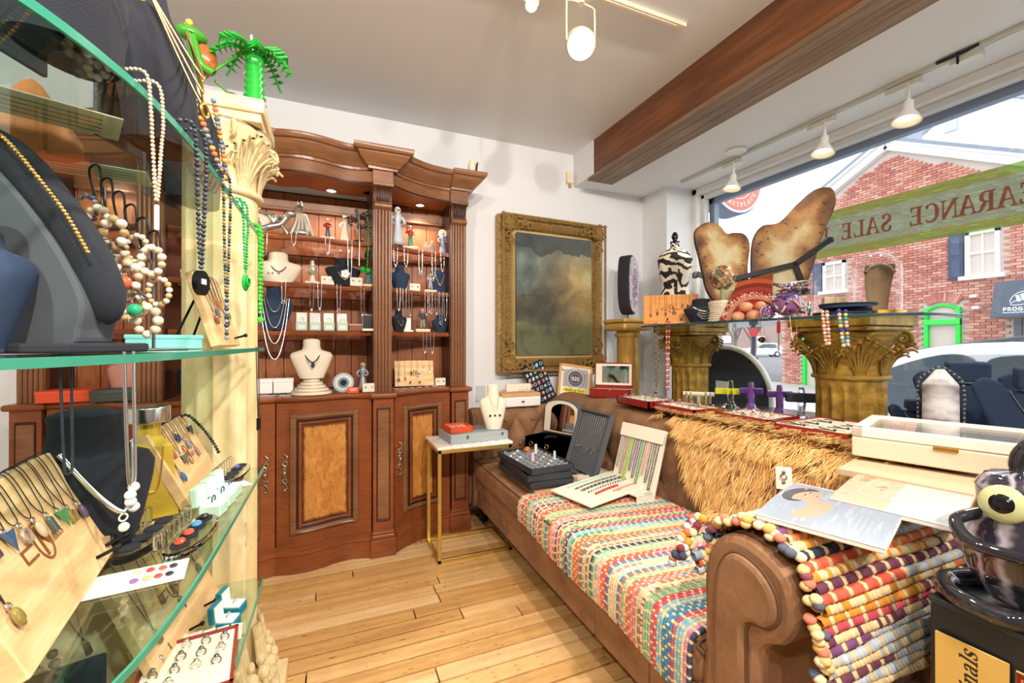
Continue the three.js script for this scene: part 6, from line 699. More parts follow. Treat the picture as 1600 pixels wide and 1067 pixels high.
  const qz = thing('quartz_tower', 'large cloudy quartz crystal tower with black bead string', 'crystal', [2.08, WY, -0.875], -1.17); const qg = merge([new THREE.CylinderGeometry(0.056, 0.058, 0.265, 6).translate(0, 0.1325, 0), new THREE.CylinderGeometry(0.014, 0.056, 0.055, 6).translate(0, 0.2925, 0)]); const qp = qg.attributes.position; part(qz, 'crystal', uvm(qg, 'y'), phy({ roughness: 0.25, clearcoat: 0.3, map: tex(256, 0.35, (u, v) => { const k = 1 - Math.min(1, u * 1.6); return lerp3([232, 232, 236], [120, 110, 112], fbm(u * 6, v * 6, 3) * 1.6 + 0.15 + (fbm(u * 3, v * 3, 9) > 0.12 && u < 0.4 ? 0.45 : 0)); }) })); part(qz, 'stone_foot', cyl(0.08, 0.085, 0.02, 14, 0, 0.01, 0), std(0xb9b4b0, 0.6)); part(qz, 'bead_string', beads([[-0.06, 0.1, 0.012], [-0.06, 0.26, 0.012], [-0.036, 0.305, 0.008], [0.0, 0.328, 0.0], [0.036, 0.305, 0.008], [0.06, 0.26, 0.012], [0.06, 0.1, 0.012]], 0.004, [0x2a2a2a, 0x8a8478]), beadMat);
}
// ---------- glass shelf unit on a cream column, left foreground ----------
{
  const creamC = std(0xffffff, 0.6, 0, { map: tex(256, 0.5, (u, v) => { let c = lerp3([244, 228, 184], [214, 188, 128], 0.35 + fbm(u * 6, v * 3, 2) * 1.0); if (fbm(u * 40, v * 12, 6, 2) > 0.42) c = lerp3(c, [120, 90, 50], 0.7); return c; }), bumpMap: bumpNoise(0.1, 14, 128), bumpScale: 0.0012 });
  const ct = globalThis.__column('shelf_column', 'cream fluted corinthian column carrying the glass shelves', [-0.325, 0.12, -1.64], { r: 0.102, h: 1.84, ch: 0.2, ab: 0.07, w: 0.27, n: 14 }, creamC);
  part(ct, 'plinth', [rbox(0.36, 0.05, 0.36, 0.004, 0, -0.095, 0), lathe([[0.17, -0.07], [0.17, -0.04], [0.15, -0.02], [0.14, 0.0], [0.15, 0.03], [0.12, 0.05], [0.11, 0.06]], 40)], creamC);
  const bl = []; for (let i = 0; i < 10; i++) { const a = i / 10 * 2 * PI; for (let k = -2; k <= 2; k++) bl.push(tube([[Math.sin(a + k * 0.05) * 0.11, 0.2, Math.cos(a + k * 0.05) * 0.11], [Math.sin(a + k * 0.08) * 0.13, 0.1, Math.cos(a + k * 0.08) * 0.13], [Math.sin(a + k * 0.1) * 0.16, 0.03, Math.cos(a + k * 0.1) * 0.16]], 0.008, 10, 5)); for (const q of [-0.16, 0.16]) bl.push(ball(0.02, Math.sin(a + q) * 0.145, 0.06, Math.cos(a + q) * 0.145, 1, 1.2, 1, 8, 6), ball(0.015, Math.sin(a + q) * 0.135, 0.1, Math.cos(a + q) * 0.135, 1, 1.2, 1, 8, 6)); } part(ct, 'base_leaves', bl, creamC);
  const hole = (s) => s;
  const plan = smooth([[-0.19, 1.5], [-0.192, 1.3], [-0.195, 1.05], [-0.2, 0.8], [-0.222, 0.62], [-0.28, 0.48], [-0.4, 0.4], [-0.62, 0.36]], 60, false).concat([[-0.95, 0.36], [-0.95, 1.5], [-0.21, 1.515]]);
  const SH = [1.52, 1.197, 0.835, 0.5]; // undersides
  ['upper glass shelf overhead in the left foreground', 'eye level glass shelf in the left foreground', 'lower glass shelf crowded with jewellery in the left foreground', 'bottom glass shelf with ring boxes in the left foreground'].forEach((l, i) => { const s = thing('glass_shelf', l, 'shelf', [0, SH[i], 0]); part(s, 'glass', rot(extr(plan, 0.0096, 0.0), -PI / 2), M.glassShelf); part(s, 'polished_edge', sweep(plan.slice(0, 61).map(([x, z]) => [x, -z]), [[-0.0035, 0], [0.0002, 0], [0.0012, 0.005], [0.0002, 0.01], [-0.0035, 0.01]]), M.glassEdge); });
  const cd = thing('shelf_column', 'plain cream post at the back of the glass shelves', 'column', [-0.985, 0, -0.55]); part(cd, 'post', [cyl(0.03, 0.03, 1.7, 24, 0, 0.85, 0)], M.cream); part(cd, 'foot', cyl(0.12, 0.13, 0.03, 30, 0, 0.015, 0), M.cream);
  const cd2 = thing('shelf_post', 'slim cream post behind the shelves by the column', 'column', [-0.985, 0, -1.45]); part(cd2, 'post', cyl(0.03, 0.03, 1.7, 24, 0, 0.85, 0), M.cream); part(cd2, 'foot', cyl(0.12, 0.13, 0.03, 30, 0, 0.015, 0), M.cream);
  const y0 = 1.531, y1 = 1.208, y2 = 0.846, y3 = 0.511;
  // on the column: green palm cup and frog
  const pt = thing('palm_cup', 'bright green plastic palm tree cup with straw on the column', 'cup', [-0.225, 1.96, -1.585]); const gp = phy({ color: 0x2fd04c, roughness: 0.25, transmission: 0.45, thickness: 0 }); part(pt, 'trunk', lathe([[0, 0], [0.032, 0], ...Array.from({ length: 14 }, (_, i) => [0.024 + (i % 2) * 0.009 - i * 0.0004, 0.006 + i * 0.011]), [0.024, 0.165], [0, 0.165]], 24), gp);
  for (let i = 0; i < 8; i++) { const a = i / 8 * 2 * PI + 0.2, L = 0.105 + (i % 3) * 0.014, g = [tube([[0, 0, 0], [L * 0.5, 0.018, 0], [L, -0.025 - (i % 2) * 0.02, 0]], 0.0035, 10, 5)]; for (let k = 1; k < 9; k++) for (const s of [-1, 1]) { const t = k / 9; g.push(rot(new THREE.ConeGeometry(0.007, 0.036, 4), 0, 0, 0).rotateX(s * 2.0).rotateY(-s * 0.5).translate(L * t, 0.03 * Math.sin(t * PI) - 0.03 * t * t - 0.004, s * 0.012)); } part(pt, 'frond', g, gp, [0, 0.165, 0], [0, a, 0]); } part(pt, 'straw', bar([0.004, 0.05, 0], [-0.01, 0.235, 0], 0.004), phy({ color: 0xf4f6f4, roughness: 0.3 }));
  const fr = thing('frog_figure', 'glossy green metal frog figure with orange belly on the column top', 'figurine', [-0.35, 1.96, -1.6], 0.5); const fg = phy({ color: 0x3f9f2a, roughness: 0.2, clearcoat: 1 }), fy = phy({ color: 0xd8cf52, roughness: 0.3, clearcoat: 0.6 }); part(fr, 'wire_stand', [tube([[0, 0, 0], [-0.02, 0.05, 0], [0.0, 0.09, 0.01]], 0.003, 16), tor(0.022, 0.003, 0.06, 0.03, 0.02)], M.brass); part(fr, 'body', ball(0.036, 0.02, 0.125, 0.01, 0.85, 1.25, 0.8, 20, 14).rotateZ(0.25), phy({ color: 0xb8622a, roughness: 0.25, clearcoat: 1 })); part(fr, 'back', [ball(0.037, -0.0, 0.125, 0.0, 0.7, 1.25, 0.85, 20, 14).rotateZ(0.25), ball(0.028, -0.045, 0.19, 0, 1.5, 0.75, 1, 18, 12)], fg); part(fr, 'eye', [ball(0.01, -0.055, 0.215, 0.014), ball(0.01, -0.055, 0.215, -0.014)], fy); part(fr, 'leg', [tube([[-0.02, 0.1, 0], [-0.05, 0.14, 0.02], [-0.05, 0.18, 0.02], [-0.03, 0.1, 0.03], [0.0, 0.08, 0.04]], 0.011, 30), tube([[0, 0.09, 0.02], [0.05, 0.15, 0.03], [0.075, 0.18, 0.03]], 0.005, 20), tube([[0.02, 0.09, -0.02], [0.07, 0.06, -0.01], [0.11, 0.07, 0], [0.115, 0.11, 0.0]], 0.004, 24)], fg); part(fr, 'toes', [0, 1, 2].flatMap((k) => [bar([0.075, 0.18, 0.03], [0.07 + k * 0.016, 0.205 - k * 0.006, 0.03], 0.004), ball(0.005, 0.07 + k * 0.016, 0.207 - k * 0.006, 0.03), bar([0.115, 0.11, 0], [0.1 + k * 0.016, 0.142, 0.0], 0.004), ball(0.005, 0.1 + k * 0.016, 0.144, 0)]), fy);
  // tall velvet busts on the upper shelf, seen from below
  const tb = (x, z, h, w, label, neck) => { const t = bust('velvet_bust', label, [x, y0, z], 1.25, h, w, 0.05, M.velvet, { neckR: 0.04, lean: 0.5, group: 'velvet busts on the upper shelf' }); part(t, 'back_board', rbox(w * 0.5, h * 0.7, 0.006, 0.002, 0, h * 0.35, -0.045 - h * 0.04), M.velvetBack); neck(t, h, w); return t; };
  tb(-0.27, -0.62, 0.3, 0.18, 'black velvet bust nearest the viewer on the upper shelf', (t, h, w) => part(t, 'necklace', chainG(loop([-w * 0.3, h * 0.72, 0.05], [w * 0.3, h * 0.72, 0.05], h * 0.5, 18, [0, 0, 0.03], 1.6), 0.002), M.goldPale));
  tb(-0.258, -0.86, 0.29, 0.18, 'black velvet bust with gold chains in the middle of upper shelf', (t, h, w) => { part(t, 'necklace', [0, 1, 2].map((k) => chainG(loop([-w * (0.2 + k * 0.02), h * 0.74, 0.02], [w * (0.2 + k * 0.02), h * 0.74, 0.02], h * (0.34 + k * 0.08), 18, [0, 0, 0.05], 1.4), 0.002)), M.goldPale); part(t, 'pendant', tor(0.01, 0.003, 0, h * 0.22, 0.072), M.gold); });
  tb(-0.29, -1.17, 0.34, 0.22, 'black velvet bust with orange bead strand farthest on upper shelf', (t, h, w) => part(t, 'necklace', beads(loop([-w * 0.22, h * 0.76, 0.02], [w * 0.22, h * 0.76, 0.02], h * 0.6, 18, [0, 0, 0.055], 1.4), 0.006, [0x7a8090, 0x55606e, 0xe09a4a, 0xd9703a, 0x8a7f70]), beadMat));
  const pcd = (x, z, ry, l) => { const t = thing('info_card', l, 'card', [x, y0 + 0.001, z], ry); part(t, 'card', rbox(0.16, 0.002, 0.09, 0.0008, 0, 0.001, 0), std(0xe4ddc8, 0.8)); part(t, 'print', [0, 1, 2, 3].map((k) => box(0.12, 0.0006, 0.004, 0, 0.0, -0.025 + k * 0.016)), col(0x7d776a, 0.8)); }; pcd(-0.36, -0.78, 0.4, 'cream printed card on the upper glass shelf near the busts'); pcd(-0.4, -1.02, 0.2, 'second cream printed card farther back on the upper shelf');
  const cone = thing('ceramic_bell', 'terracotta cone ornament standing on the upper glass shelf', 'ornament', [-0.44, y0, -0.93]); part(cone, 'bell', lathe([[0, 0], [0.06, 0], [0.058, 0.02], [0.03, 0.07], [0.012, 0.1], [0, 0.11]], 28), std(0xb4703c, 0.6));
  // necklaces hung over the shelf edge
  const hangN = (label, x, z, top, bot, r, cols, pen, dx = 0.014) => { const t = thing('hanging_necklace', label, 'necklace', [x, 0, z], 1.35); part(t, 'strand', cols ? beads([[-dx, top + 0.016, -0.03], [-dx, top + 0.014, 0], [-dx, top - 0.03, 0.006], [-dx * 0.7, (top + bot) / 2, 0.006], [0, bot, 0.006], [dx * 0.7, (top + bot) / 2, 0.006], [dx, top - 0.03, 0.006], [dx, top + 0.014, 0], [dx, top + 0.016, -0.03]], r, cols) : chainG([[-dx, top + 0.016, -0.03], [-dx, top + 0.014, 0], [-dx, top - 0.03, 0.004], [-dx * 0.7, (top + bot) / 2, 0.004], [0, bot, 0.004], [dx * 0.7, (top + bot) / 2, 0.004], [dx, top - 0.03, 0.004], [dx, top + 0.014, 0], [dx, top + 0.016, -0.03]], r, 60), cols ? beadMat : M.black); if (pen) pen(t, bot); };
  hangN('black pearl necklace with round black disc pendant hanging from upper shelf', -0.188, -0.79, 1.532, 1.335, 0.0035, [0x4a5260, 0x2a2f38], (t, b) => { part(t, 'disc', rot(cyl(0.019, 0.019, 0.007, 30), PI / 2).translate(0, b - 0.024, 0.006), M.blackGloss); part(t, 'price_sticker', box(0.012, 0.008, 0.001, 0, b - 0.022, 0.0102), M.paper); });
  hangN('dark multicolour bead necklace hanging from the upper shelf', -0.188, -0.965, 1.532, 1.3, 0.003, [0x3a3f48, 0x6a7486, 0xb0863a, 0x2a2d33], (t, b) => part(t, 'drop', beads([[0, b, 0.006], [0, b - 0.07, 0.006]], 0.004, [0x3a3f48, 0x8a94a6]), beadMat));
  hangN('jade green bead necklace with carved jade disc hanging from upper shelf', -0.188, -1.16, 1.532, 1.385, 0.0035, [0x0f9a50, 0x16b860], (t, b) => part(t, 'carved_disc', [ball(0.018, 0, b - 0.025, 0.006, 0.85, 1.15, 0.3, 18, 12), tor(0.009, 0.002, 0, b - 0.025, 0.012)], M.green), 0.012);
  hangN('bright lime green bead necklace hanging at the far shelf end', -0.188, -1.39, 1.532, 1.3, 0.0055, [0x4fd43a, 0x38c030], (t, b) => part(t, 'drop', ball(0.009, 0, b - 0.015, 0.006), gem(0x3fcf3a)), 0.008);
  hangN('cream pearl necklace with crystal point hanging nearest the viewer', -0.205, -0.665, 1.532, 1.395, 0.0024, [0xf2e2cc, 0xe4cfae], (t, b) => part(t, 'crystal', rbox(0.005, 0.032, 0.005, 0.002, 0, b - 0.02, 0.006), gem(0xe9eef0)), 0.012);
  const hangM = (label, x, z, bot, mat, r, pen) => { const t = thing('hanging_necklace', label, 'necklace', [x, 0, z], 1.35); part(t, 'strand', chainG(loop([-0.008, 1.21, 0], [0.008, 1.21, 0], 1.21 - bot, 20, [0, 0, 0.004], 8), r, 60), mat); if (pen) pen(t, bot); };
  hangM('silver chain with clear cluster hanging below the eye level shelf', -0.225, -0.66, 1.05, M.silver, 0.002, (t, b) => part(t, 'cluster', [0, 1, 2, 3].map((k) => ball(0.006, rnd(-0.005, 0.005), b - 0.004 - k * 0.008, 0.004)), gem(0xdfeaf0))); hangM('pair of dark cords hanging below the eye level shelf', -0.3, -0.7, 1.06, col(0x2a3040, 0.5), 0.0016); hangM('thin cord with black rectangular tag hanging by the column', -0.186, -1.36, 1.02, col(0x3a2f26, 0.6), 0.0014, (t, b) => part(t, 'tag', rbox(0.018, 0.034, 0.006, 0.002, 0, b - 0.02, 0.004), M.blackGloss));
  // eye level shelf
  const cb = thing('curved_bust', 'large curved black velvet necklace stand with gold chain at left', 'display bust', [-0.31, y1, -0.715], -0.39), k = 0.00078;
  const cres = [[82, -6], [80, 0.045], [0.1, 0.1]]; const path = [[75, 45], [72, 90], [52, 140], [20, 195], [-22, 250], [-65, 300], [-110, 335], [-160, 350]].map(([x, y]) => V(x * k, y * k, 0)), cc = new THREE.CatmullRomCurve3(path); const W = [0.022, 0.034, 0.04, 0.042, 0.045, 0.05, 0.055, 0.05];
  part(cb, 'pad', grid(20, 40, (u, v) => { const p = cc.getPoint(v), t = cc.getTangent(v), a = u * 2 * PI, i = Math.min(6, Math.floor(v * 7)), f = v * 7 - i, w = W[i] + (W[i + 1] - W[i]) * f, e = Math.sqrt(Math.max(0.02, 1 - Math.pow(2 * v - 1, 8))); return [p.x + t.y * Math.cos(a) * 0.02 * e, p.y - t.x * Math.cos(a) * 0.02 * e, Math.sin(a) * w * 0.55 * e]; }), M.velvet);
  part(cb, 'support', extr(smooth([[-60, 8], [40, 8], [58, 40], [62, 80], [38, 135], [4, 190], [-38, 246], [-80, 292], [-120, 322], [-165, 335], [-150, 250], [-105, 200], [-72, 140], [-66, 70]].map(([x, y]) => [x * k, y * k]), 80), 0.05, 0.004).translate(0, 0, -0.025), M.velvetBack); part(cb, 'foot', rbox(0.15, 0.012, 0.11, 0.004, -0.01, 0.006, 0), M.velvet); part(cb, 'gold_chain', beads(path.slice(2).map((p, i) => { const t = cc.getTangent(Math.min(1, (i + 2) / 7)); return [p.x + t.y * 0.023, p.y - t.x * 0.023, 0.03]; }), 0.0025, [0xe0b060, 0xf0c878]), new THREE.MeshStandardMaterial({ roughness: 0.25, metalness: 0.8, vertexColors: true }));
  const sb = bust('small_bust', 'small dark bust cut by the left picture edge on the shelf', [-0.37, y1, -0.66], 0.6, 0.16, 0.12, 0.05, M.velvetBlue, { neckR: 0.03 });
  const jt = thing('jewelry_tree', 'wire jewellery stand loaded with bead bracelets and rings', 'jewelry stand', [-0.292, y1, -0.84], -0.39); part(jt, 'frame', [bar([-0.03, 0, 0], [-0.03, 0.25, 0], 0.0022), bar([0.045, 0, 0], [0.045, 0.16, 0], 0.0022), bar([-0.05, 0.24, 0], [0.045, 0.13, 0], 0.002), bar([-0.05, 0.16, 0.02], [0.05, 0.08, 0.02], 0.002), rbox(0.14, 0.004, 0.08, 0.002, 0, 0.002, 0)], M.silverDark); for (let i = 0; i < 6; i++) part(jt, 'hook', tube([[-0.045 + i * 0.018, 0.235 - i * 0.02, 0], [-0.05 + i * 0.018, 0.275 - i * 0.02, 0.004], [-0.035 + i * 0.018, 0.28 - i * 0.02, 0.004], [-0.03 + i * 0.018, 0.24 - i * 0.02, 0.004]], 0.0016, 20), M.blackMetal);
  for (let i = 0; i < 15; i++) { const x = -0.05 + (i % 5) * 0.026 + rnd(-0.004, 0.004), y = 0.215 - (i % 5) * 0.02 - Math.floor(i / 5) * 0.045; const b = thing('bead_bracelet', ORD[i] + ' bead bracelet hanging on the wire jewellery stand', 'bracelet', [-0.292, y1, -0.84], -0.39, 'bracelets on the wire stand'); part(b, 'beads', beads(Array.from({ length: 12 }, (_, q) => [x + Math.sin(q / 12 * 2 * PI) * 0.016, y + Math.cos(q / 12 * 2 * PI) * 0.02, 0.006 + (i % 3) * 0.008]), 0.0042 + (i % 3) * 0.0012, pick([[0xf0e4d0, 0xd9c2a8], [0x8a8494, 0x6a5a7a], [0xc9b89a, 0xe9dccb], [0xd9694a, 0xe8a08a], [0xb9b4ac, 0x7f7a72], [0xc8a878, 0xf2e8da]]), true), beadMat); }
  for (const [x, y, c, l] of [[0.0, 0.14, 0x6a5a7a, 'large grey purple bead on the wire stand'], [0.03, 0.1, 0xe0633f, 'large orange bead on the wire stand'], [0.045, 0.06, 0x28b07a, 'green bead at the bottom right of the wire stand'], [-0.02, 0.145, 0x77727e, 'large smoky bead on the wire stand']]) { const b = thing('loose_bead', l, 'bead', [-0.292, y1, -0.84], -0.39); part(b, 'bead', ball(0.0095, x, y, 0.034), gem(c)); part(b, 'loop', tor(0.008, 0.001, x, y + 0.016, 0.03), M.silverDark); }
  const bxs = (x, y, z, w, h, d, ry, m, l, cat = 'box') => { const t = thing('gift_box', l, cat, [x, y, z], ry); part(t, 'box', rbox(w, h, d, 0.002, 0, h / 2, 0), m); part(t, 'lid', rbox(w + 0.004, h * 0.3, d + 0.004, 0.002, 0, h * 0.85, 0), m); return t; };
  bxs(-0.345, y1, -1.2, 0.13, 0.03, 0.1, 0.3, M.tiffany, 'flat turquoise gift box on the eye level shelf'); bxs(-0.5, y1, -1.1, 0.16, 0.028, 0.1, 0.2, col(0xb7a0c0, 0.6), 'flat lilac gift box behind the curved bust');
  const fc = [0x9a5a3a, 0x6a7a9a, 0xc07a4a, 0x4a4a52, 0x7a8a5a, 0xb0a090, 0x5a3a2a];
  pendantBoard('pendant_board', 'pine board of pendants on the eye level shelf by the column', [-0.258, y1, -1.37], 1.5, 0.2, 0.19, 0.018, 0.3, pine, [-0.06, -0.03, 0.0, 0.03, 0.06].map((x, i) => [x, 0.7, 0.35 + (i % 3) * 0.1, fc[i], 1]), { pegs: [0.06], strut: true });
  // lower shelf
  pendantBoard('pendant_board', 'large pine board of cord pendants nearest the viewer at lower left', [-0.335, y2, -0.8], 1.72, 0.34, 0.2, 0.026, 0.42, pine, [-0.14, -0.105, -0.07, -0.035, 0.0, 0.035, 0.07, 0.1, 0.135].map((x, i) => [x, 0.75, 0.3 + (i * 37 % 40) / 100, [0x8a7a3a, 0x5a4a6a, 0x3a5a8a, 0x9a8a7a, 0xc9b090, 0x4a5a5a, 0x3f8a5a][i % 7], 1]), { logo: true, pegs: [0.1, 0.15], strut: true });
  const b2 = bust('velvet_bust', 'black velvet bust with broad silver collar on the lower shelf', [-0.4, y2, -1.02], 0.75, 0.24, 0.2, 0.07, M.velvet, { neckR: 0.052, neckH: 0.05, lean: 0.35 }); part(b2, 'collar', [tube(loop([-0.05, 0.185, 0.02], [0.05, 0.185, 0.02], 0.1, 16, [0, 0, 0.085], 1.5), 0.0045, 50, 6)], M.silver); part(b2, 'pendant', [ball(0.008, 0, 0.06, 0.108), tor(0.006, 0.0015, 0, 0.076, 0.106)], M.pearl); part(b2, 'foot', rbox(0.1, 0.012, 0.1, 0.004, 0, 0.006, 0.03), M.velvet);
  const b3 = bust('velvet_bust', 'dark bust with chunky chain at the far left of lower shelf', [-0.53, y2, -0.85], 0.6, 0.24, 0.2, 0.07, M.velvetBlue, { neckR: 0.05, neckH: 0.05 }); part(b3, 'chain', beads(loop([-0.055, 0.19, 0.03], [0.055, 0.19, 0.03], 0.05, 12, [0, 0, 0.05]), 0.007, [0x8a8a90, 0xb08a70, 0x9a9aa6]), beadMat);
  const pb = thing('perfume_bottle', 'tall faceted gold bottle with silver cap on the lower shelf', 'bottle', [-0.37, y2, -1.19], 0.4); const gb = phy({ color: 0xe6c244, roughness: 0.12, metalness: 0.35, clearcoat: 1 }); part(pb, 'body', [new THREE.CylinderGeometry(0.052, 0.066, 0.15, 4, 1).rotateY(PI / 4).translate(0, 0.075, 0), new THREE.CylinderGeometry(0.03, 0.052, 0.02, 4, 1).rotateY(PI / 4).translate(0, 0.16, 0)].map((g) => toCreasedNormals(g.toNonIndexed(), 0.3)), gb); part(pb, 'neck', cyl(0.021, 0.021, 0.035, 24, 0, 0.185, 0), gb); part(pb, 'cap', lathe([[0, 0.2], [0.036, 0.2], [0.038, 0.204], [0.038, 0.232], [0.036, 0.236], [0, 0.236]], 36), M.silver); part(pb, 'chain', chainG(loop([-0.02, 0.15, 0.045], [0.02, 0.15, 0.045], 0.09, 12, [0, 0, 0.008], 4), 0.0012), M.goldPale);
  pendantBoard('pendant_board', 'pine board with burnt logo and pendants mid lower shelf', [-0.3, y2, -1.315], 1.62, 0.31, 0.185, 0.022, 0.45, pine, [-0.12, -0.09, -0.05, -0.01, 0.03, 0.07, 0.11].map((x, i) => [x, 0.75, 0.35 + (i * 29 % 45) / 100, [0x3a5aa0, 0xa05a3a, 0x6a6a72, 0x2a4a8a, 0x8a8a90, 0x9a7a8a, 0x4a4a4a][i], 1]), { logo: true, strut: true }); const bs = thing('bead_strand', 'black bead strand draped over the pine board corner', 'necklace', [-0.29, y2, -1.44], 1.62); part(bs, 'beads', beads([[-0.02, 0.16, -0.1], [0.0, 0.178, -0.075], [0.02, 0.14, -0.045], [0.04, 0.09, -0.02], [0.045, 0.06, -0.008]], 0.0045, [0x2f3a36, 0x22282a]), beadMat);
  const ac = (x, z, ry, l, cols) => { const t = thing('acrylic_riser', l, 'display stand', [x, y2, z], ry); part(t, 'base', rot(extr(smooth([[-0.08, -0.02], [0, -0.035], [0.08, -0.02], [0.085, 0.015], [0, 0.03], [-0.085, 0.015]], 50), 0.014, 0.003), -PI / 2), M.glassSolid); for (let i = 0; i < 4; i++) { part(t, 'oval_pad', cyl(0.019, 0.019, 0.003, 26).scale(1, 1, 0.75), M.velvet, [-0.06 + i * 0.04, 0.0165, 0.002], [0, 0, 0]); if (cols[i]) part(t, 'stone', ball(0.011, -0.06 + i * 0.04, 0.022, 0.002, 1.1, 0.5, 0.8), gem(cols[i])); } for (let i = 0; i < 7; i++) part(t, 'clear_tooth', rbox(0.016, 0.03, 0.01, 0.004, -0.07 + i * 0.023, 0.028, -0.028), M.glassSolid); };
  ac(-0.32, -1.02, 1.45, 'clear acrylic ring riser with black ovals beside gold bottle', [0, 0, 0, 0]); ac(-0.245, -1.0, 1.5, 'clear acrylic ring riser with coloured stones at the shelf edge', [0xc8452f, 0xd9563a, 0x4a9ad0, 0x2a2a2a]); ac(-0.25, -1.42, 1.5, 'far clear acrylic ring riser with blue oval stone', [0, 0, 0x2f4a9a, 0]);
  const rbx = (x, y, z, ry, m, l, g) => { const t = thing('ring_box', l, 'ring box', [x, y, z], ry, g); part(t, 'box', rbox(0.042, 0.024, 0.042, 0.003, 0, 0.012, 0), m); part(t, 'cushion', rbox(0.036, 0.006, 0.036, 0.002, 0, 0.025, 0), M.white); part(t, 'lid', rbox(0.042, 0.042, 0.014, 0.003, 0, 0.045, -0.026), m, [0, 0, 0], [-0.1, 0, 0]); part(t, 'lid_lining', rbox(0.036, 0.036, 0.003, 0.001, 0, 0.045, -0.0175), M.white, [0, 0, 0], [-0.1, 0, 0]); part(t, 'ring', tor(0.008, 0.0016, 0, 0.033, 0), m === M.teal ? M.silver : col(0x2f6f8a, 0.3, 0.6)); };
  rbx(-0.237, y2, -1.13, 1.4, M.mint, 'nearest open mint ring box on the lower shelf', 'mint ring boxes on the glass shelf'); rbx(-0.232, y2, -1.19, 1.4, M.mint, 'middle open mint ring box on the lower shelf', 'mint ring boxes on the glass shelf'); rbx(-0.228, y2, -1.25, 1.4, M.mint, 'farthest open mint ring box on the lower shelf', 'mint ring boxes on the glass shelf');
  const card = (x, y, z, ry, w, d, l, dots) => { const t = thing('earring_card', l, 'card', [x, y, z], ry); part(t, 'card', rbox(w, 0.0015, d, 0.0006, 0, 0.001, 0), M.paper); part(t, 'earring', dots.map(([a, b, c, r]) => tint(ball(r || 0.006, a, 0.004, b, 1, 0.5, 1, 8, 6), c)), beadMat); };
  card(-0.285, y2, -0.865, 0.15, 0.13, 0.075, 'white card with red and orange bead earrings at the shelf edge', [[0.0, -0.016, 0xe8c0a0], [0.016, -0.016, 0xd9483a], [0.032, -0.014, 0xd9563a], [0.046, -0.014, 0x2a2a30], [0.0, 0.014, 0x8a5a9a], [0.016, 0.014, 0xe8b080], [0.03, 0.014, 0xd9483a], [0.044, 0.014, 0x2a2a30]]); card(-0.235, y2, -1.33, 0.5, 0.07, 0.05, 'small white card with silver earrings at the far shelf edge', [[0, 0, 0x9a9aa0], [0.012, 0.006, 0x6a6a70], [-0.01, 0.004, 0xd9c0b0]]);
  // bottom shelf
  pendantBoard('pendant_board', 'tall pine board with cross pendant on the bottom shelf', [-0.31, y3, -1.27], 1.5, 0.36, 0.26, 0.02, 0.4, pine, [-0.13, -0.06, 0.0, 0.08, 0.13].map((x, i) => [x, 0.75, [0.3, 0.5, 0.3, 0.55, 0.4][i], [0x8a5a4a, 0x4a3a3a, 0x2f6fa0, 0x8a8a94, 0x6a6258][i], 1]), { logo: true, pegs: [-0.02, 0.08], strut: true }); pendantBoard('pendant_board', 'pale board with two stone pendants at the bottom shelf front', [-0.43, y3, -1.06], 1.35, 0.26, 0.26, 0.018, 0.35, std(0xe9dcb8, 0.7), [[-0.04, 0.7, 0.45, 0xc07a4a, 1], [0.05, 0.7, 0.4, 0x6a4a44, 1]], { strut: true });
  rbx(-0.235, y3, -1.27, 1.3, M.teal, 'nearer teal ring box with yellow ribbon on the bottom shelf', 'teal ring boxes'); rbx(-0.232, y3, -1.335, 1.3, M.teal, 'farther teal ring box with yellow ribbon on the bottom shelf', 'teal ring boxes');
  const rr = thing('ring_case', 'red bordered cream tray of assorted rings on the bottom shelf', 'tray', [-0.275, y3, -1.1], 0.12); part(rr, 'case', openBox(0.17, 0.04, 0.2, 0.006), M.redGloss); part(rr, 'pad', rbox(0.158, 0.03, 0.188, 0.003, 0, 0.021, 0), M.creamLeather);
  rings(14, (i) => [[-0.275 - 0.055 + (i % 4) * 0.036, y3 + 0.034, -1.1 - 0.065 + Math.floor(i / 4) * 0.04], rnd(-0.4, 0.4)], 'antique silver ring in the red bordered tray on bottom shelf', 'rings in the red bordered tray', [M.silverDark, M.silver, M.silverDark], 4);
  for (let i = 0; i < 6; i++) { const t = thing('tag_card', ORD[i] + ' small white tag from the left behind the ring tray', 'tag', [-0.34 + i * 0.026, y3, -1.215], rnd(-0.4, 0.4), 'small white tags'); part(t, 'tag', rot(rbox(0.024, 0.034, 0.001, 0.0004, 0, 0.018, 0), -0.25), M.paper); part(t, 'earring', ball(0.004, 0, 0.018, 0.0), M.silverDark); }
  const np = thing('pearl_rope', 'dark grey pearl rope on the bottom shelf behind the near board', 'necklace', [-0.36, y3, -0.86], 0.3); part(np, 'pearls', [beads([[-0.05, 0.25, 0], [-0.03, 0.15, 0.02], [0.0, 0.05, 0.03], [0.03, 0.01, 0.05]], 0.007, [0x3a4048, 0x55606e]), beads([[-0.02, 0.25, 0], [0.0, 0.15, 0.02], [0.03, 0.06, 0.03], [0.06, 0.01, 0.04]], 0.007, [0x2a3038, 0x4a545e])], beadMat); part(np, 'stand', [rbox(0.09, 0.2, 0.016, 0.004, -0.01, 0.1, -0.03)], M.velvet, [0, 0, 0], [-0.2, 0, 0]);
  const gbk = thing('storage_tub', 'dark green box on the floor under the glass shelves', 'box', [-0.6, 0, -0.95], 0.1); part(gbk, 'body', rbox(0.34, 0.3, 0.4, 0.01, 0, 0.15, 0), col(0x1e5a48, 0.5)); part(gbk, 'lid', rbox(0.36, 0.03, 0.42, 0.008, 0, 0.315, 0), col(0x226650, 0.5));
}
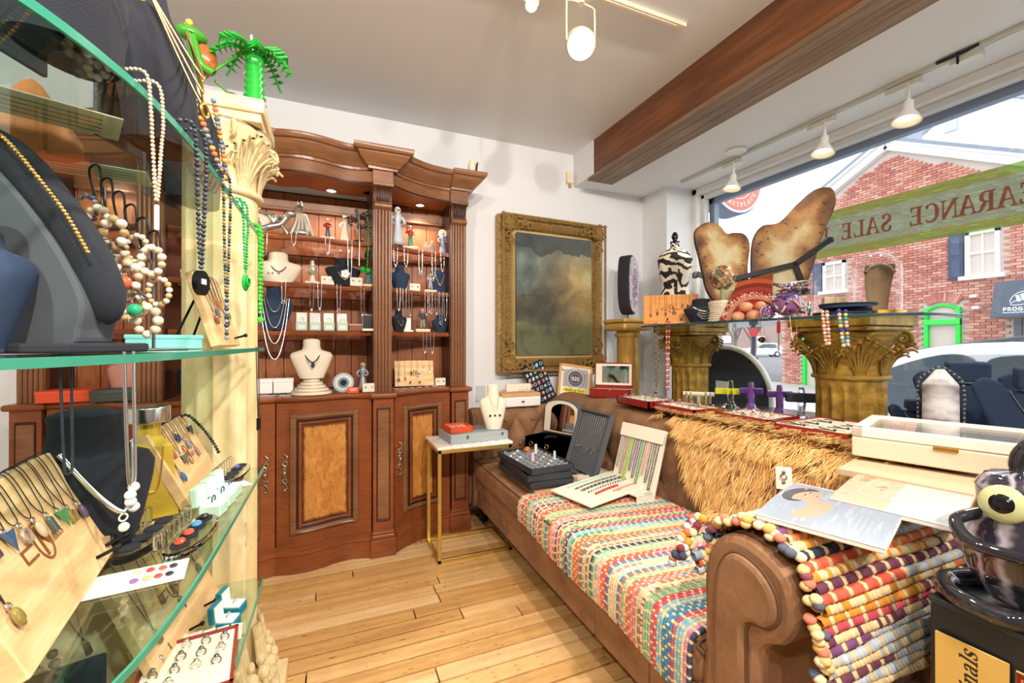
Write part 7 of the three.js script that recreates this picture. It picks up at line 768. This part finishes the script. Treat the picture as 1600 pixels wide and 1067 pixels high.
// ---------- black plinth with art glass creature, right foreground ----------
{
  const p = thing('display_plinth', 'black display plinth with leaflets at the right edge', 'plinth', [1.27, 0, -0.33], 0); part(p, 'body', rbox(0.34, 0.71, 0.3, 0.004, 0, 0.355, 0), col(0x24272e, 0.35)); part(p, 'top_panel', rbox(0.345, 0.012, 0.305, 0.003, 0, 0.714, 0), col(0x343a44, 0.25));
  const lf = (y, z, l, map, th, ry) => { const t = thing('leaflet', l, 'leaflet', [1.092, y, z], -PI / 2 + ry); part(t, 'card', rbox(0.1, 0.17, th, 0.001, 0, 0, 0), std(0xe9c873, 0.7)); part(t, 'print', new THREE.PlaneGeometry(0.098, 0.168).translate(0, 0, th / 2 + 0.0006), new THREE.MeshStandardMaterial({ roughness: 0.5, map })); };
  lf(0.575, -0.418, 'yellow leaflet with flowing script on the black plinth', canvasTex(128, 220, (g) => { g.fillStyle = '#ecc56a'; g.fillRect(0, 0, 128, 220); g.save(); g.translate(78, 200); g.rotate(-PI / 2); g.fillStyle = '#2a2420'; g.font = 'italic bold 44px serif'; g.fillText('Originals', 0, 0, 190); g.restore(); }), 0.004, 0.02);
  lf(0.57, -0.31, 'red and white leaflet about studs and beads on the plinth', canvasTex(160, 260, (g) => { g.fillStyle = '#8e1f22'; g.fillRect(0, 0, 160, 260); g.fillStyle = '#e8b55a'; g.font = 'bold 19px sans-serif'; g.fillText('PEWTER STUDS', 8, 28, 144); g.fillText('ROCK STUDS', 8, 52, 144); g.fillText('BEADS', 8, 76); g.fillStyle = '#f2e6d2'; g.beginPath(); g.ellipse(70, 170, 58, 62, 0, 0, 7); g.fill(); for (let i = 0; i < 16; i++) { g.fillStyle = pick(['#6a7a86', '#b9c2c6', '#2f4a40', '#8a6a5a']); g.beginPath(); g.ellipse(80 + rnd(70), 100 + rnd(80), 11, 8, 0.5, 0, 7); g.fill(); } }), 0.005, -0.02);
  const c = thing('glass_creature', 'striped art glass creature with big yellow ringed eyes', 'figurine', [1.2, 0.7205, -0.385], -1.0), st = tex(256, 1, (u, v) => { const s = Math.sin(u * 62 + fbm(u * 5, v * 4, 2) * 9 + v * 3); return lerp3([34, 32, 46], [190, 184, 200], 0.08 + 0.85 * Math.max(0, s)); }); st.repeat.set(1, 1);
  part(c, 'body', grid(48, 40, (u, v) => { const P = [[0.001, 0.0], [0.05, 0.006], [0.075, 0.05], [0.082, 0.1], [0.072, 0.15], [0.062, 0.19], [0.064, 0.215], [0.05, 0.238], [0.0, 0.25]], kk = v * 7.999, i = Math.floor(kk), f = kk - i, s = f * f * (3 - 2 * f), r = P[i][0] + (P[i + 1][0] - P[i][0]) * (0.5 * f + 0.5 * s), a = u * 2 * PI; return [Math.sin(a) * r, P[i][1] + (P[i + 1][1] - P[i][1]) * f + 0.012, Math.cos(a) * r]; }), phy({ map: st, roughness: 0.06, clearcoat: 1 }));
  const ag = phy({ color: 0x23252e, roughness: 0.05, clearcoat: 1 });
  for (const s of [-1, 1]) { const e = part(c, 'eye', ball(0.034, 0, 0, 0, 1, 1, 0.45, 24, 14), phy({ color: 0xc9cf9a, roughness: 0.08, clearcoat: 1 }), [s * 0.038, 0.205, 0.052], [-0.25, s * 0.45, 0]); part(e, 'pupil', ball(0.02, 0, 0, 0.008, 1, 1, 0.5, 20, 12), M.blackGloss); part(c, 'arm', tube([[s * 0.06, 0.175, 0.02], [s * 0.1, 0.16, 0.05], [s * 0.085, 0.135, 0.085], [s * 0.03, 0.125, 0.09], [-s * 0.02, 0.12, 0.084]], 0.011, 40, 10), ag); }
  part(c, 'horn', [tube([[0, 0.24, 0], [-0.005, 0.275, 0.0], [0.008, 0.305, 0.004], [0.028, 0.31, 0.006], [0.034, 0.29, 0.006]], 0.015, 30, 10), ball(0.017, 0.034, 0.288, 0.006), lathe([[0.03, 0.235], [0.018, 0.26], [0.014, 0.275]], 20)], ag); part(c, 'tail', tube([[0.06, 0.02, 0.06], [-0.04, 0.018, 0.1], [-0.1, 0.016, 0.05], [-0.1, 0.014, -0.03], [-0.04, 0.014, -0.08]], 0.017, 50, 10), ag);
  const rb = thing('striped_ball', 'red and white striped glass ball behind the glass creature', 'ornament', [1.4, 0.7205, -0.40]); const sb = tex(128, 1, (u, v) => Math.sin(u * 40 + v * 12) > 0 ? [206, 52, 48] : [244, 240, 236]); sb.repeat.set(1, 1); part(rb, 'ball', ball(0.06, 0, 0.22, 0, 1, 1, 1, 30, 20), phy({ map: sb, roughness: 0.08, clearcoat: 1 })); part(rb, 'stand', lathe([[0.05, 0], [0.05, 0.01], [0.012, 0.03], [0.012, 0.14], [0.03, 0.17], [0, 0.17]], 24), M.blackGloss);
}
// ---------- on the hutch shelves ----------
{
  const A = hutchY[0] + 0.001, B = hutchY[1] + 0.001, C = hutchY[2] + 0.001, D = 0.938, zc = -2.8, zr = -2.9;
  const skin = col(0xe8c4a4, 0.6);
  // small painted figurine: base, legs, torso, arms, head, hat
  function figurine(label, pos, ry, h, o) {
    const t = thing('figurine', label, 'figurine', pos, ry), b = o.base ? h * 0.14 : 0, k = h - b, Y = (f) => b + k * f;
    if (o.base) part(t, 'base', rbox(h * 0.62, b, h * 0.34, b * 0.35, 0, b / 2, 0, 3), o.base);
    if (o.gown) part(t, 'gown', lathe([[0, b], [k * 0.17, b], [k * 0.15, Y(0.12)], [k * 0.09, Y(0.45)], [k * 0.075, Y(0.58)], [k * 0.1, Y(0.7)], [k * 0.09, Y(0.78)], [k * 0.03, Y(0.82)], [0, Y(0.82)]], 18), o.body);
    else { part(t, 'leg', tube([[-k * 0.07, b, k * 0.03], [-k * 0.06, Y(0.2), 0], [-k * 0.045, Y(0.45), 0]], k * 0.05, 12, 8), o.legs || o.body); part(t, 'leg', tube([[k * 0.1, b, 0], [k * 0.07, Y(0.2), k * 0.02], [k * 0.045, Y(0.45), 0]], k * 0.05, 12, 8), o.legs || o.body); part(t, 'shoe', ball(k * 0.055, -k * 0.07, b + k * 0.03, k * 0.05, 0.9, 0.6, 1.5), o.shoe || M.black); part(t, 'shoe', ball(k * 0.055, k * 0.1, b + k * 0.03, k * 0.03, 0.9, 0.6, 1.5), o.shoe || M.black); part(t, 'torso', ball(k * 0.12, 0, Y(0.6), 0, 0.95, 1.5, 0.75, 14, 10), o.body); }
    part(t, 'arm', tube([[-k * 0.1, Y(0.72), 0], [-k * 0.19, Y(0.6), k * 0.04], o.up ? [-k * 0.13, Y(0.88), k * 0.05] : [-k * 0.1, Y(0.5), k * 0.12]], k * 0.036, 14, 7), o.body); part(t, 'arm', tube([[k * 0.1, Y(0.72), 0], [k * 0.18, Y(0.58), k * 0.04], [k * 0.08, Y(0.52), k * 0.12]], k * 0.036, 14, 7), o.body);
    const hd = part(t, 'head', ball(k * 0.095, 0, Y(0.88), 0, 0.9, 1.1, 0.95, 14, 10), o.head || skin); part(hd, 'face', [ball(k * 0.016, -k * 0.032, Y(0.89), k * 0.086, 1, 1, 0.5, 6, 5), ball(k * 0.016, k * 0.032, Y(0.89), k * 0.086, 1, 1, 0.5, 6, 5), ball(k * 0.022, 0, Y(0.865), k * 0.094, 1, 1, 0.8, 6, 5)], o.face || M.black);
    if (o.hair) part(hd, 'hair', [ball(k * 0.06, -k * 0.08, Y(0.89), -k * 0.02), ball(k * 0.06, k * 0.08, Y(0.89), -k * 0.02)], o.hair); if (o.hat) part(hd, 'hat', lathe([[k * (o.brim || 0.12), Y(0.93)], [k * 0.085, Y(0.945)], [k * 0.075, Y(1.0)], [0, Y(1.02)]], 16), o.hat); if (o.bonnet) part(hd, 'bonnet', tor(k * 0.13, k * 0.05, 0, Y(0.9), -k * 0.03, 8, 20), o.bonnet); if (o.extra) o.extra(t, k, Y); return t;
  }
  const ston = col(0xe6d9b4, 0.6), pew = std(0xb8b6b0, 0.35, 0.8);
  const wb = (x, y, z, h, w, label, m = M.linen, f) => { const t = bust('necklace_bust', label, [x, y, z], 0.12, h, w, 0.05, m, { neckR: w * 0.2, lean: 0.2 }); if (f) f(t, h, w); return t; };
  const neck = (t, h, w, d, m, r = 0.0016) => part(t, 'necklace', chainG(loop([-w * 0.22, h * 0.72, 0.02], [w * 0.22, h * 0.72, 0.02], d, 14, [0, 0, 0.045], 1.8), r), m);
  // top shelf, centre bay
  wb(-0.40, A, -2.79, 0.17, 0.17, 'white linen bust with black collar at the top shelf left', M.linen, (t, h, w) => part(t, 'collar', beads(loop([-w * 0.22, h * 0.7, 0.02], [w * 0.22, h * 0.7, 0.02], 0.06, 12, [0, 0, 0.045]), 0.004, [0x2a2a2a, 0xd8d8d8]), beadMat));
  const dr = thing('dragon_sculpture', 'pewter crouching dragon sculpture on the hutch top shelf', 'sculpture', [-0.3, A, -2.77], 0.2); part(dr, 'body', [tube([[-0.06, 0.03, 0], [-0.02, 0.05, 0.01], [0.03, 0.07, 0.01], [0.06, 0.11, 0.01], [0.075, 0.13, 0.02]], 0.018, 30, 8), tube([[-0.06, 0.03, 0], [-0.09, 0.03, 0.02], [-0.07, 0.06, 0.02], [-0.1, 0.09, 0.0]], 0.008, 24), tube([[-0.03, 0.04, 0.02], [-0.05, 0.02, 0.03], [-0.04, 0.0, 0.04]], 0.01, 12), tube([[0.04, 0.06, 0.02], [0.06, 0.03, 0.03], [0.07, 0.0, 0.03]], 0.01, 12), ball(0.022, 0.085, 0.135, 0.02, 1.3, 0.9, 0.9)], pew); part(dr, 'wing', [0, 1, 2, 3].map((k) => tube([[0, 0.08, 0], [-0.03 + k * 0.02, 0.12, 0.0], [-0.08 + k * 0.035, 0.13 - k * 0.01, 0.01]], 0.008, 14)), pew);
  const hs = thing('horse_sculpture', 'pewter horse head sculpture with silver robes on the top shelf', 'sculpture', [-0.16, A, -2.77], 0.1); part(hs, 'body', [lathe([[0, 0], [0.075, 0], [0.07, 0.03], [0.045, 0.07], [0.03, 0.12], [0.025, 0.14], [0, 0.15]], 16), tube([[0, 0.11, 0], [-0.015, 0.15, 0.01], [-0.01, 0.175, 0.03]], 0.02, 14, 8)], pew); part(hs, 'ear', [rot(new THREE.ConeGeometry(0.008, 0.03, 6), 0, 0, 0).translate(-0.02, 0.195, 0.01), new THREE.ConeGeometry(0.008, 0.03, 6).translate(0.0, 0.2, 0.01)], pew); part(hs, 'fold', [0, 1, 2, 3, 4].map((k) => tube([[-0.02 + k * 0.01, 0.13, 0.03], [-0.03 + k * 0.017, 0.07, 0.05], [-0.055 + k * 0.028, 0.005, 0.065]], 0.007, 16)), std(0xd8d2c4, 0.4, 0.4));
  figurine('small red and blue painted clown on cream base top shelf', [-0.02, A, -2.76], 0, 0.13, { base: ston, body: M.red, legs: col(0x4a5a7a, 0.6), hair: col(0xb0402a, 0.7) });
  figurine('white robed figurine with round hat on the top shelf', [0.075, A, -2.77], 0, 0.155, { gown: 1, body: col(0xe9e6d8, 0.5), hat: col(0xd8cf9a, 0.6), brim: 0.14 });
  const mt = thing('metal_tree', 'black wrought metal tree hung with chains on the top shelf', 'jewelry stand', [0.155, A, -2.755], 0.2), br = [tube([[0, 0, 0], [0.004, 0.08, 0], [-0.01, 0.15, 0], [-0.02, 0.2, 0]], 0.008, 20), cyl(0.035, 0.04, 0.01, 20, 0, 0.005, 0)]; for (let i = 0; i < 16; i++) { const a = i * 0.9, y = 0.08 + (i % 8) * 0.012; br.push(tube([[0, y, 0], [Math.cos(a) * 0.035, y + 0.015, Math.sin(a) * 0.02], [Math.cos(a) * 0.075, y + rnd(-0.02, 0.03), Math.sin(a) * 0.035]], 0.003, 12, 5)); for (let q = 0; q < 3; q++) br.push(ball(0.006, Math.cos(a) * (0.05 + q * 0.012), y + rnd(-0.02, 0.03), Math.sin(a) * 0.03, 1.3, 0.6, 1, 6, 4)); } part(mt, 'branches', br, std(0x3a3a3c, 0.35, 0.8));
  const gn = thing('bead_strand', 'green bead necklace with jade stones hanging from the metal tree', 'necklace', [0.2, A, -2.715]); part(gn, 'beads', beads([[0.0, 0.14, 0], [0.002, 0.05, 0.02], [0, -0.06, 0.03], [-0.006, -0.16, 0.03]], 0.0048, [0x0f8f3f, 0x23b85a]), beadMat); part(gn, 'pendant', [ball(0.018, -0.03, -0.17, 0.03), ball(0.017, 0.0, -0.175, 0.03)], M.green); const sv = thing('hanging_necklace', 'thick silver chain hanging from the metal tree', 'necklace', [0.15, A, -2.705]); part(sv, 'chain', chainG([[0, 0.15, 0], [0.002, 0.0, 0.02], [0, -0.15, 0.025]], 0.004), M.silver);
  // top shelf, right bay
  figurine('tall pale blue lady figurine at the right bay top left', [0.375, A, -2.73], 0.1, 0.24, { gown: 1, body: col(0xc2cbd8, 0.4), head: col(0xe6ddd0, 0.5) }); figurine('clown with red hair raising an arm in green trousers', [0.47, A, -2.84], -0.1, 0.16, { base: ston, body: col(0xb04030, 0.6), legs: col(0x1f9a80, 0.6), hair: col(0xc0392a, 0.7), up: 1 }); figurine('small silver kneeling figurine beside the clown', [0.585, A, -2.9], 0, 0.075, { gown: 1, body: col(0xb9b6ae, 0.4, 0.4) }); figurine('small grey figurine near the bonnet lady', [0.625, A, -2.9], 0, 0.085, { gown: 1, body: col(0x8fa0a0, 0.4) }); figurine('bonnet lady figurine in blue dress on the top shelf', [0.7, A, -2.91], -0.2, 0.16, { gown: 1, body: col(0x8494b0, 0.5), bonnet: col(0xf0e8cf, 0.6) });
  // second shelf
  wb(-0.275, B, -2.77, 0.165, 0.24, 'wide white bust with black cord on the second shelf', M.linen, (t, h, w) => { neck(t, h, w, 0.06, M.black, 0.0028); part(t, 'earring', [-0.05, -0.03, 0.0].map((x) => ball(0.006, x, 0.05, 0.05)), M.silver); });
  const bu = thing('buddha_head', 'small silver Buddha head on a stand on the second shelf', 'sculpture', [-0.1, B, -2.74]); part(bu, 'head', [ball(0.03, 0, 0.085, 0, 0.85, 1.2, 0.9, 18, 14), ball(0.013, 0, 0.125, -0.004), ball(0.006, 0, 0.08, 0.028, 0.8, 1.4, 0.8)], std(0xc9c4b4, 0.35, 0.5)); part(bu, 'ear', [ball(0.008, -0.027, 0.078, 0, 0.5, 1.8, 0.8), ball(0.008, 0.027, 0.078, 0, 0.5, 1.8, 0.8)], std(0xc9c4b4, 0.35, 0.5)); part(bu, 'stand', [cyl(0.008, 0.018, 0.04, 14, 0, 0.035, 0), rbox(0.075, 0.016, 0.05, 0.003, 0, 0.008, 0)], M.cream);
  const ec = (x, y, z, l) => { const t = thing('earring_card', l, 'card', [x, y, z], 0.1); part(t, 'block', rbox(0.07, 0.05, 0.03, 0.003, 0, 0.025, 0), M.creamLeather); part(t, 'earring', [-0.018, 0.018].map((q) => ball(0.006, q, 0.03, 0.017)), M.silver); };
  wb(0.065, B, -2.75, 0.155, 0.2, 'dark velvet bust with white flower necklace on second shelf', M.velvet, (t, h, w) => { neck(t, h, w, 0.08, M.silver, 0.004); part(t, 'flower', [0, 1, 2, 3, 4].map((i) => ball(0.012, Math.cos(i * 1.257) * 0.014, h * 0.4 + Math.sin(i * 1.257) * 0.014, 0.075, 1, 1, 0.4)), M.white); }); ec(0.135, B, -2.725, 'cream earring block beside the flower necklace bust'); ec(-0.02, B, -2.73, 'cream earring block beside the Buddha head'); figurine('small teal figurine with yellow hat at the second shelf end', [0.205, B, -2.72], 0, 0.105, { base: ston, body: col(0x3fa0a0, 0.6), hat: col(0xe0c878, 0.6) });
  const sbB = wb(0.4, B, -2.8, 0.15, 0.13, 'blue grey bust at the left of right bay second shelf', M.velvetBlue); ec(0.5, B, -2.86, 'cream earring block on the right bay second shelf'); figurine('clown figurine riding a curled cream base', [0.61, B, -2.88], 0, 0.13, { base: ston, body: col(0xb9c4c8, 0.6), hair: col(0xc0452a, 0.7), up: 1 }); const bp = thing('necklace_pad', 'dark blue leaning pad at the right bay second shelf', 'display board', [0.69, B, -2.95], 0); part(bp, 'pad', rbox(0.12, 0.17, 0.012, 0.004, 0, 0.085, 0), M.velvetBlue, [0, 0, 0], [-0.1, 0, 0]); part(bp, 'chain', chainG(loop([-0.04, 0.16, -0.006], [0.04, 0.16, -0.006], 0.1, 12, [0, 0, 0.016], 1.4), 0.002), M.goldPale);
  // third shelf
  wb(-0.29, C, -2.72, 0.24, 0.19, 'dark velvet bust with layered silver chains on third shelf', M.velvetBlue, (t, h, w) => { part(t, 'necklace', [0, 1, 2, 3].map((k) => chainG(loop([-w * (0.2 + k * 0.06), h * 0.74, 0.03], [w * (0.2 + k * 0.06), h * 0.74, 0.03], 0.08 + k * 0.085, 18, [0, 0, 0.055], 2.2), 0.0032)), M.silver); });
  [['leftmost', -0.155], ['second', -0.085], ['third', -0.012], ['rightmost', 0.06]].forEach(([w, x]) => { const t = thing('ring_box', w + ' of four open mint ring boxes on the third shelf', 'ring box', [x, C, -2.735], 0.05, 'mint ring boxes in the hutch'); part(t, 'box', rbox(0.058, 0.05, 0.05, 0.003, 0, 0.025, 0), M.mint); part(t, 'cushion', rbox(0.05, 0.008, 0.042, 0.002, 0, 0.052, 0), M.white); part(t, 'lid', rbox(0.056, 0.056, 0.012, 0.003, 0, 0.078, -0.028), M.white, [0, 0, 0], [-0.08, 0, 0]); part(t, 'ring', tor(0.011, 0.002, 0, 0.062, 0.002), M.silver); part(t, 'front_card', rbox(0.036, 0.022, 0.001, 0.0004, 0, 0.02, 0.026), M.paper); });
  const wbx = thing('wood_box', 'small reddish wood box at the third shelf end', 'box', [0.14, C, -2.75]); part(wbx, 'body', rbox(0.09, 0.03, 0.07, 0.004, 0, 0.015, 0), std(0x8a4a2a, 0.4)); part(wbx, 'lid', rbox(0.092, 0.012, 0.072, 0.004, 0, 0.036, 0), std(0xb9a08a, 0.4)); const bkb = thing('watch_box', 'upright black lined box at the third shelf end', 'box', [0.205, C, -2.72], -0.05); part(bkb, 'shell', rbox(0.072, 0.1, 0.03, 0.003, 0, 0.05, 0), M.silverDark); part(bkb, 'lining', rbox(0.062, 0.09, 0.004, 0.002, 0, 0.05, 0.0145), M.black); part(bkb, 'tray', rbox(0.072, 0.014, 0.05, 0.003, 0, 0.007, 0.035), M.creamLeather);
  wb(0.385, C, -2.74, 0.13, 0.1, 'black oval bust with silver strand in the right bay', M.velvet, (t, h, w) => neck(t, h, w, 0.06, M.silver, 0.003)); const wc = thing('photo_card', 'white framed card on the right bay third shelf', 'card', [0.445, C, -2.8]); part(wc, 'frame', rbox(0.05, 0.09, 0.006, 0.002, 0, 0.045, 0), M.white, [0, 0, 0], [-0.12, 0, 0]); part(wc, 'foot', rbox(0.07, 0.01, 0.03, 0.002, 0, 0.005, 0.01), M.white); figurine('clown conductor figurine with red hair on the third shelf', [0.55, C, -2.84], 0, 0.155, { base: ston, body: col(0x3a4a5a, 0.6), legs: col(0x8a9a8a, 0.6), hair: col(0xc8502a, 0.7), up: 1 }); wb(0.68, C, -2.9, 0.12, 0.12, 'dark blue bust at the third shelf right end', M.velvetBlue, (t, h, w) => neck(t, h, w, 0.05, M.silver, 0.002));
  // counter
  [[-0.33, 'leftmost low white box on the hutch counter', 0.13], [-0.21, 'second low white box on the hutch counter', 0.1]].forEach(([x, l, w]) => { const t = thing('white_box', l, 'box', [x - 0.04, D, -2.8], 0.05); part(t, 'base', rbox(w, 0.06, 0.09, 0.003, 0, 0.03, 0), M.white); part(t, 'lid', rbox(w + 0.004, 0.02, 0.094, 0.003, 0, 0.07, 0), M.whiteGloss); });
  const tb = thing('tiered_stand', 'round tiered cream bangle stand on the hutch counter', 'display stand', [-0.1, D, -2.68]); for (let i = 0; i < 5; i++) part(tb, 'tier', cyl(0.1 - i * 0.015, 0.105 - i * 0.015, 0.017, 40, 0, 0.0085 + i * 0.0165, 0), M.linen); for (let i = 0; i < 5; i++) part(tb, 'bangle', rot(tor(0.1 - i * 0.015, 0.002, 0, 0, 0, 5, 40), PI / 2).translate(0, 0.018 + i * 0.0165, 0), M.goldPale);
  wb(-0.1, D + 0.086, -2.68, 0.21, 0.22, 'white bust with black cord and sapphire pendant on hutch counter', M.linen, (t, h, w) => { neck(t, h, w, 0.06, M.black, 0.003); neck(t, h, w, 0.085, M.silverDark, 0.001); part(t, 'pendant', ball(0.012, 0, h * 0.36, 0.072, 0.8, 1.3, 0.5), gem(0x28347a)); });
  const ee = thing('evil_eye', 'round blue and white evil eye glass disc on the counter', 'ornament', [0.065, D, -2.66]); [[0.056, 0xa9c6dc, 0.012], [0.045, 0xe9e6d4, 0.0145], [0.03, 0x6f9ac0, 0.017], [0.017, 0x14161c, 0.0195]].forEach(([r, c, d], i) => part(ee, ['disc', 'white_ring', 'iris', 'pupil'][i], rot(cyl(r, r, d, 36), PI / 2).translate(0, 0.057, 0), phy({ color: c, roughness: 0.1, clearcoat: 1 }))); 
  const oc = thing('price_card', 'small orange card in front of the evil eye disc', 'card', [0.115, D, -2.615]); part(oc, 'card', rbox(0.06, 0.034, 0.02, 0.002, 0, 0.017, 0), M.orange); part(oc, 'print', [box(0.04, 0.003, 0.001, 0, 0.024, 0.0105), box(0.03, 0.003, 0.001, 0, 0.016, 0.0105)], M.creamLeather); figurine('silver blue robed praying figurine on the hutch counter', [0.175, D, -2.73], -0.3, 0.17, { gown: 1, body: std(0xa9b2c2, 0.35, 0.3), head: col(0xc9c0ae, 0.5) }); ec(0.2, D, -2.64, 'cream earring block at the counter end by the pilaster');
  pendantBoard('pendant_board', 'pine board of pendants on the right bay counter', [0.5, D, -2.84], -0.05, 0.25, 0.17, 0.014, 0.3, pine, [-0.1, -0.06, -0.02, 0.02, 0.06, 0.1].map((x, i) => [x, 0.75, [0.25, 0.28, 0.45, 0.4, 0.6, 0.5][i], [0x6a6a72, 0x8a5a4a, 0x4a3a3a, 0x6fa0c0, 0xe9e2d4, 0xf0ece0][i], 0]), { logo: true, pegs: [-0.03, 0.03] }); ec(0.67, D, -2.86, 'cream earring block at the right end of the counter');
  for (let i = 0; i < 12; i++) { const t = thing('counter_tag', ORD[i] + ' small white jewellery tag lying along the hutch counter edge', 'tag', [i < 6 ? -0.42 + i * 0.035 : 0.37 + (i - 6) * 0.05, D, i < 6 ? -2.645 : -2.735 - (i - 6) * 0.016], rnd(-0.8, 0.8), 'tags on the counter edge'); part(t, 'tag', rbox(0.03, 0.002, 0.018, 0.0008, 0, 0.001, 0), M.paper); part(t, 'charm', ball(0.004, 0.006, 0.004, 0, 1, 0.6, 1, 6, 5), M.silverDark); }
  // left half behind the glass shelves
  bust('necklace_bust', 'white torn edged bust in the hutch left bay behind glass', [-1.1, B, -2.88], 0.3, 0.2, 0.16, 0.05, M.linen, { neckR: 0.03 }); const gb2 = (x, y, z, w, h, d, m, l) => { const t = thing('gift_box', l, 'box', [x, y, z], 0.05); part(t, 'box', rbox(w, h, d, 0.003, 0, h / 2, 0), m); part(t, 'lid', rbox(w + 0.004, h * 0.35, d + 0.004, 0.003, 0, h * 0.85, 0), m); };
  gb2(-1.17, D, -2.78, 0.2, 0.055, 0.14, M.orange, 'flat orange box on the hutch left counter'); gb2(-0.97, D, -2.74, 0.18, 0.055, 0.14, col(0x4a5450, 0.5), 'flat dark green box on the hutch left counter'); gb2(-0.6, C, -2.78, 0.09, 0.07, 0.08, M.tiffany, 'small turquoise box on the third shelf behind the shelves'); gb2(-0.68, B, -2.8, 0.1, 0.05, 0.07, M.cream, 'small cream box on the second shelf left half'); bust('necklace_bust', 'pink velvet bust with earrings on the hutch left counter', [-1.0, D, -2.88], 0.1, 0.24, 0.14, 0.05, col(0xe8a898, 0.8), { neckR: 0.035 }); bust('necklace_bust', 'dark bust with bead strand on the counter behind column', [-0.68, D, -2.8], 0.1, 0.2, 0.16, 0.05, M.velvet, { neckR: 0.035 }); figurine('silver seated figurine on the second shelf left half', [-0.58, B, -2.76], 0, 0.12, { gown: 1, body: pew, head: pew }); figurine('cut crystal style pale figurine on the top shelf left half', [-0.62, A, -2.78], 0, 0.15, { gown: 1, body: col(0xd6dee0, 0.2), head: col(0xe0e6e8, 0.2) });
  // chains hanging from the shelf fronts
  let hcn = [0, 0];
  const hc = (x, y, z, L, w, m, i) => { const s = Math.round(y * 100) > 170 ? 'top' : Math.round(y * 100) > 150 ? 'second' : 'third', t = thing('hanging_necklace', 'silver chain with pendant, ' + ORD[x < 0.3 ? hcn[0]++ : hcn[1]++] + ' along the ' + s + ' hutch shelf ' + (x < 0.3 ? 'centre bay' : 'right bay'), 'necklace', [x, y, z], 0, 'chains on the ' + s + ' shelf ' + (x < 0.3 ? 'centre' : 'right')); part(t, 'chain', chainG(loop([-w, 0.004, 0], [w, 0.004, 0], L, 16, [0, 0, 0.004], 7), 0.0018), m); part(t, 'pendant', i % 3 ? ball(0.009, 0, -L - 0.004, 0.004, 0.8, 1.2, 0.5) : tor(0.009, 0.0025, 0, -L - 0.004, 0.004), i % 4 === 2 ? gem(0xa8c0d8) : M.silver); };
  const fz = (x) => upZ(x - HX) - 0.024; [[-0.33, A, 0.115], [-0.19, A, 0.06], [-0.02, A, 0.09], [0.1, A, 0.2], [0.36, A, 0.13], [0.43, A, 0.12], [0.53, A, 0.15], [0.62, A, 0.17], [0.68, A, 0.12]].forEach(([x, y, L], i) => hc(x, y, fz(x), L, 0.012, M.silver, i));
  hcn = [0, 0]; [[-0.24, B, 0.11], [-0.1, B, 0.15], [-0.06, B, 0.14], [0.04, B, 0.145], [0.17, B, 0.17], [0.38, B, 0.13], [0.42, B, 0.19], [0.46, B, 0.16], [0.57, B, 0.15], [0.6, B, 0.13], [0.64, B, 0.14], [0.7, B, 0.18], [0.67, B, 0.2]].forEach(([x, y, L], i) => hc(x, y, fz(x), L, 0.01, i % 3 === 1 ? M.silverDark : M.silver, i)); hcn = [0, 0]; [[0.56, C, 0.13], [0.61, C, 0.13]].forEach(([x, y, L], i) => hc(x, y, fz(x), L, 0.012, M.silver, i + 1));
}
renderer.render(scene, camera);
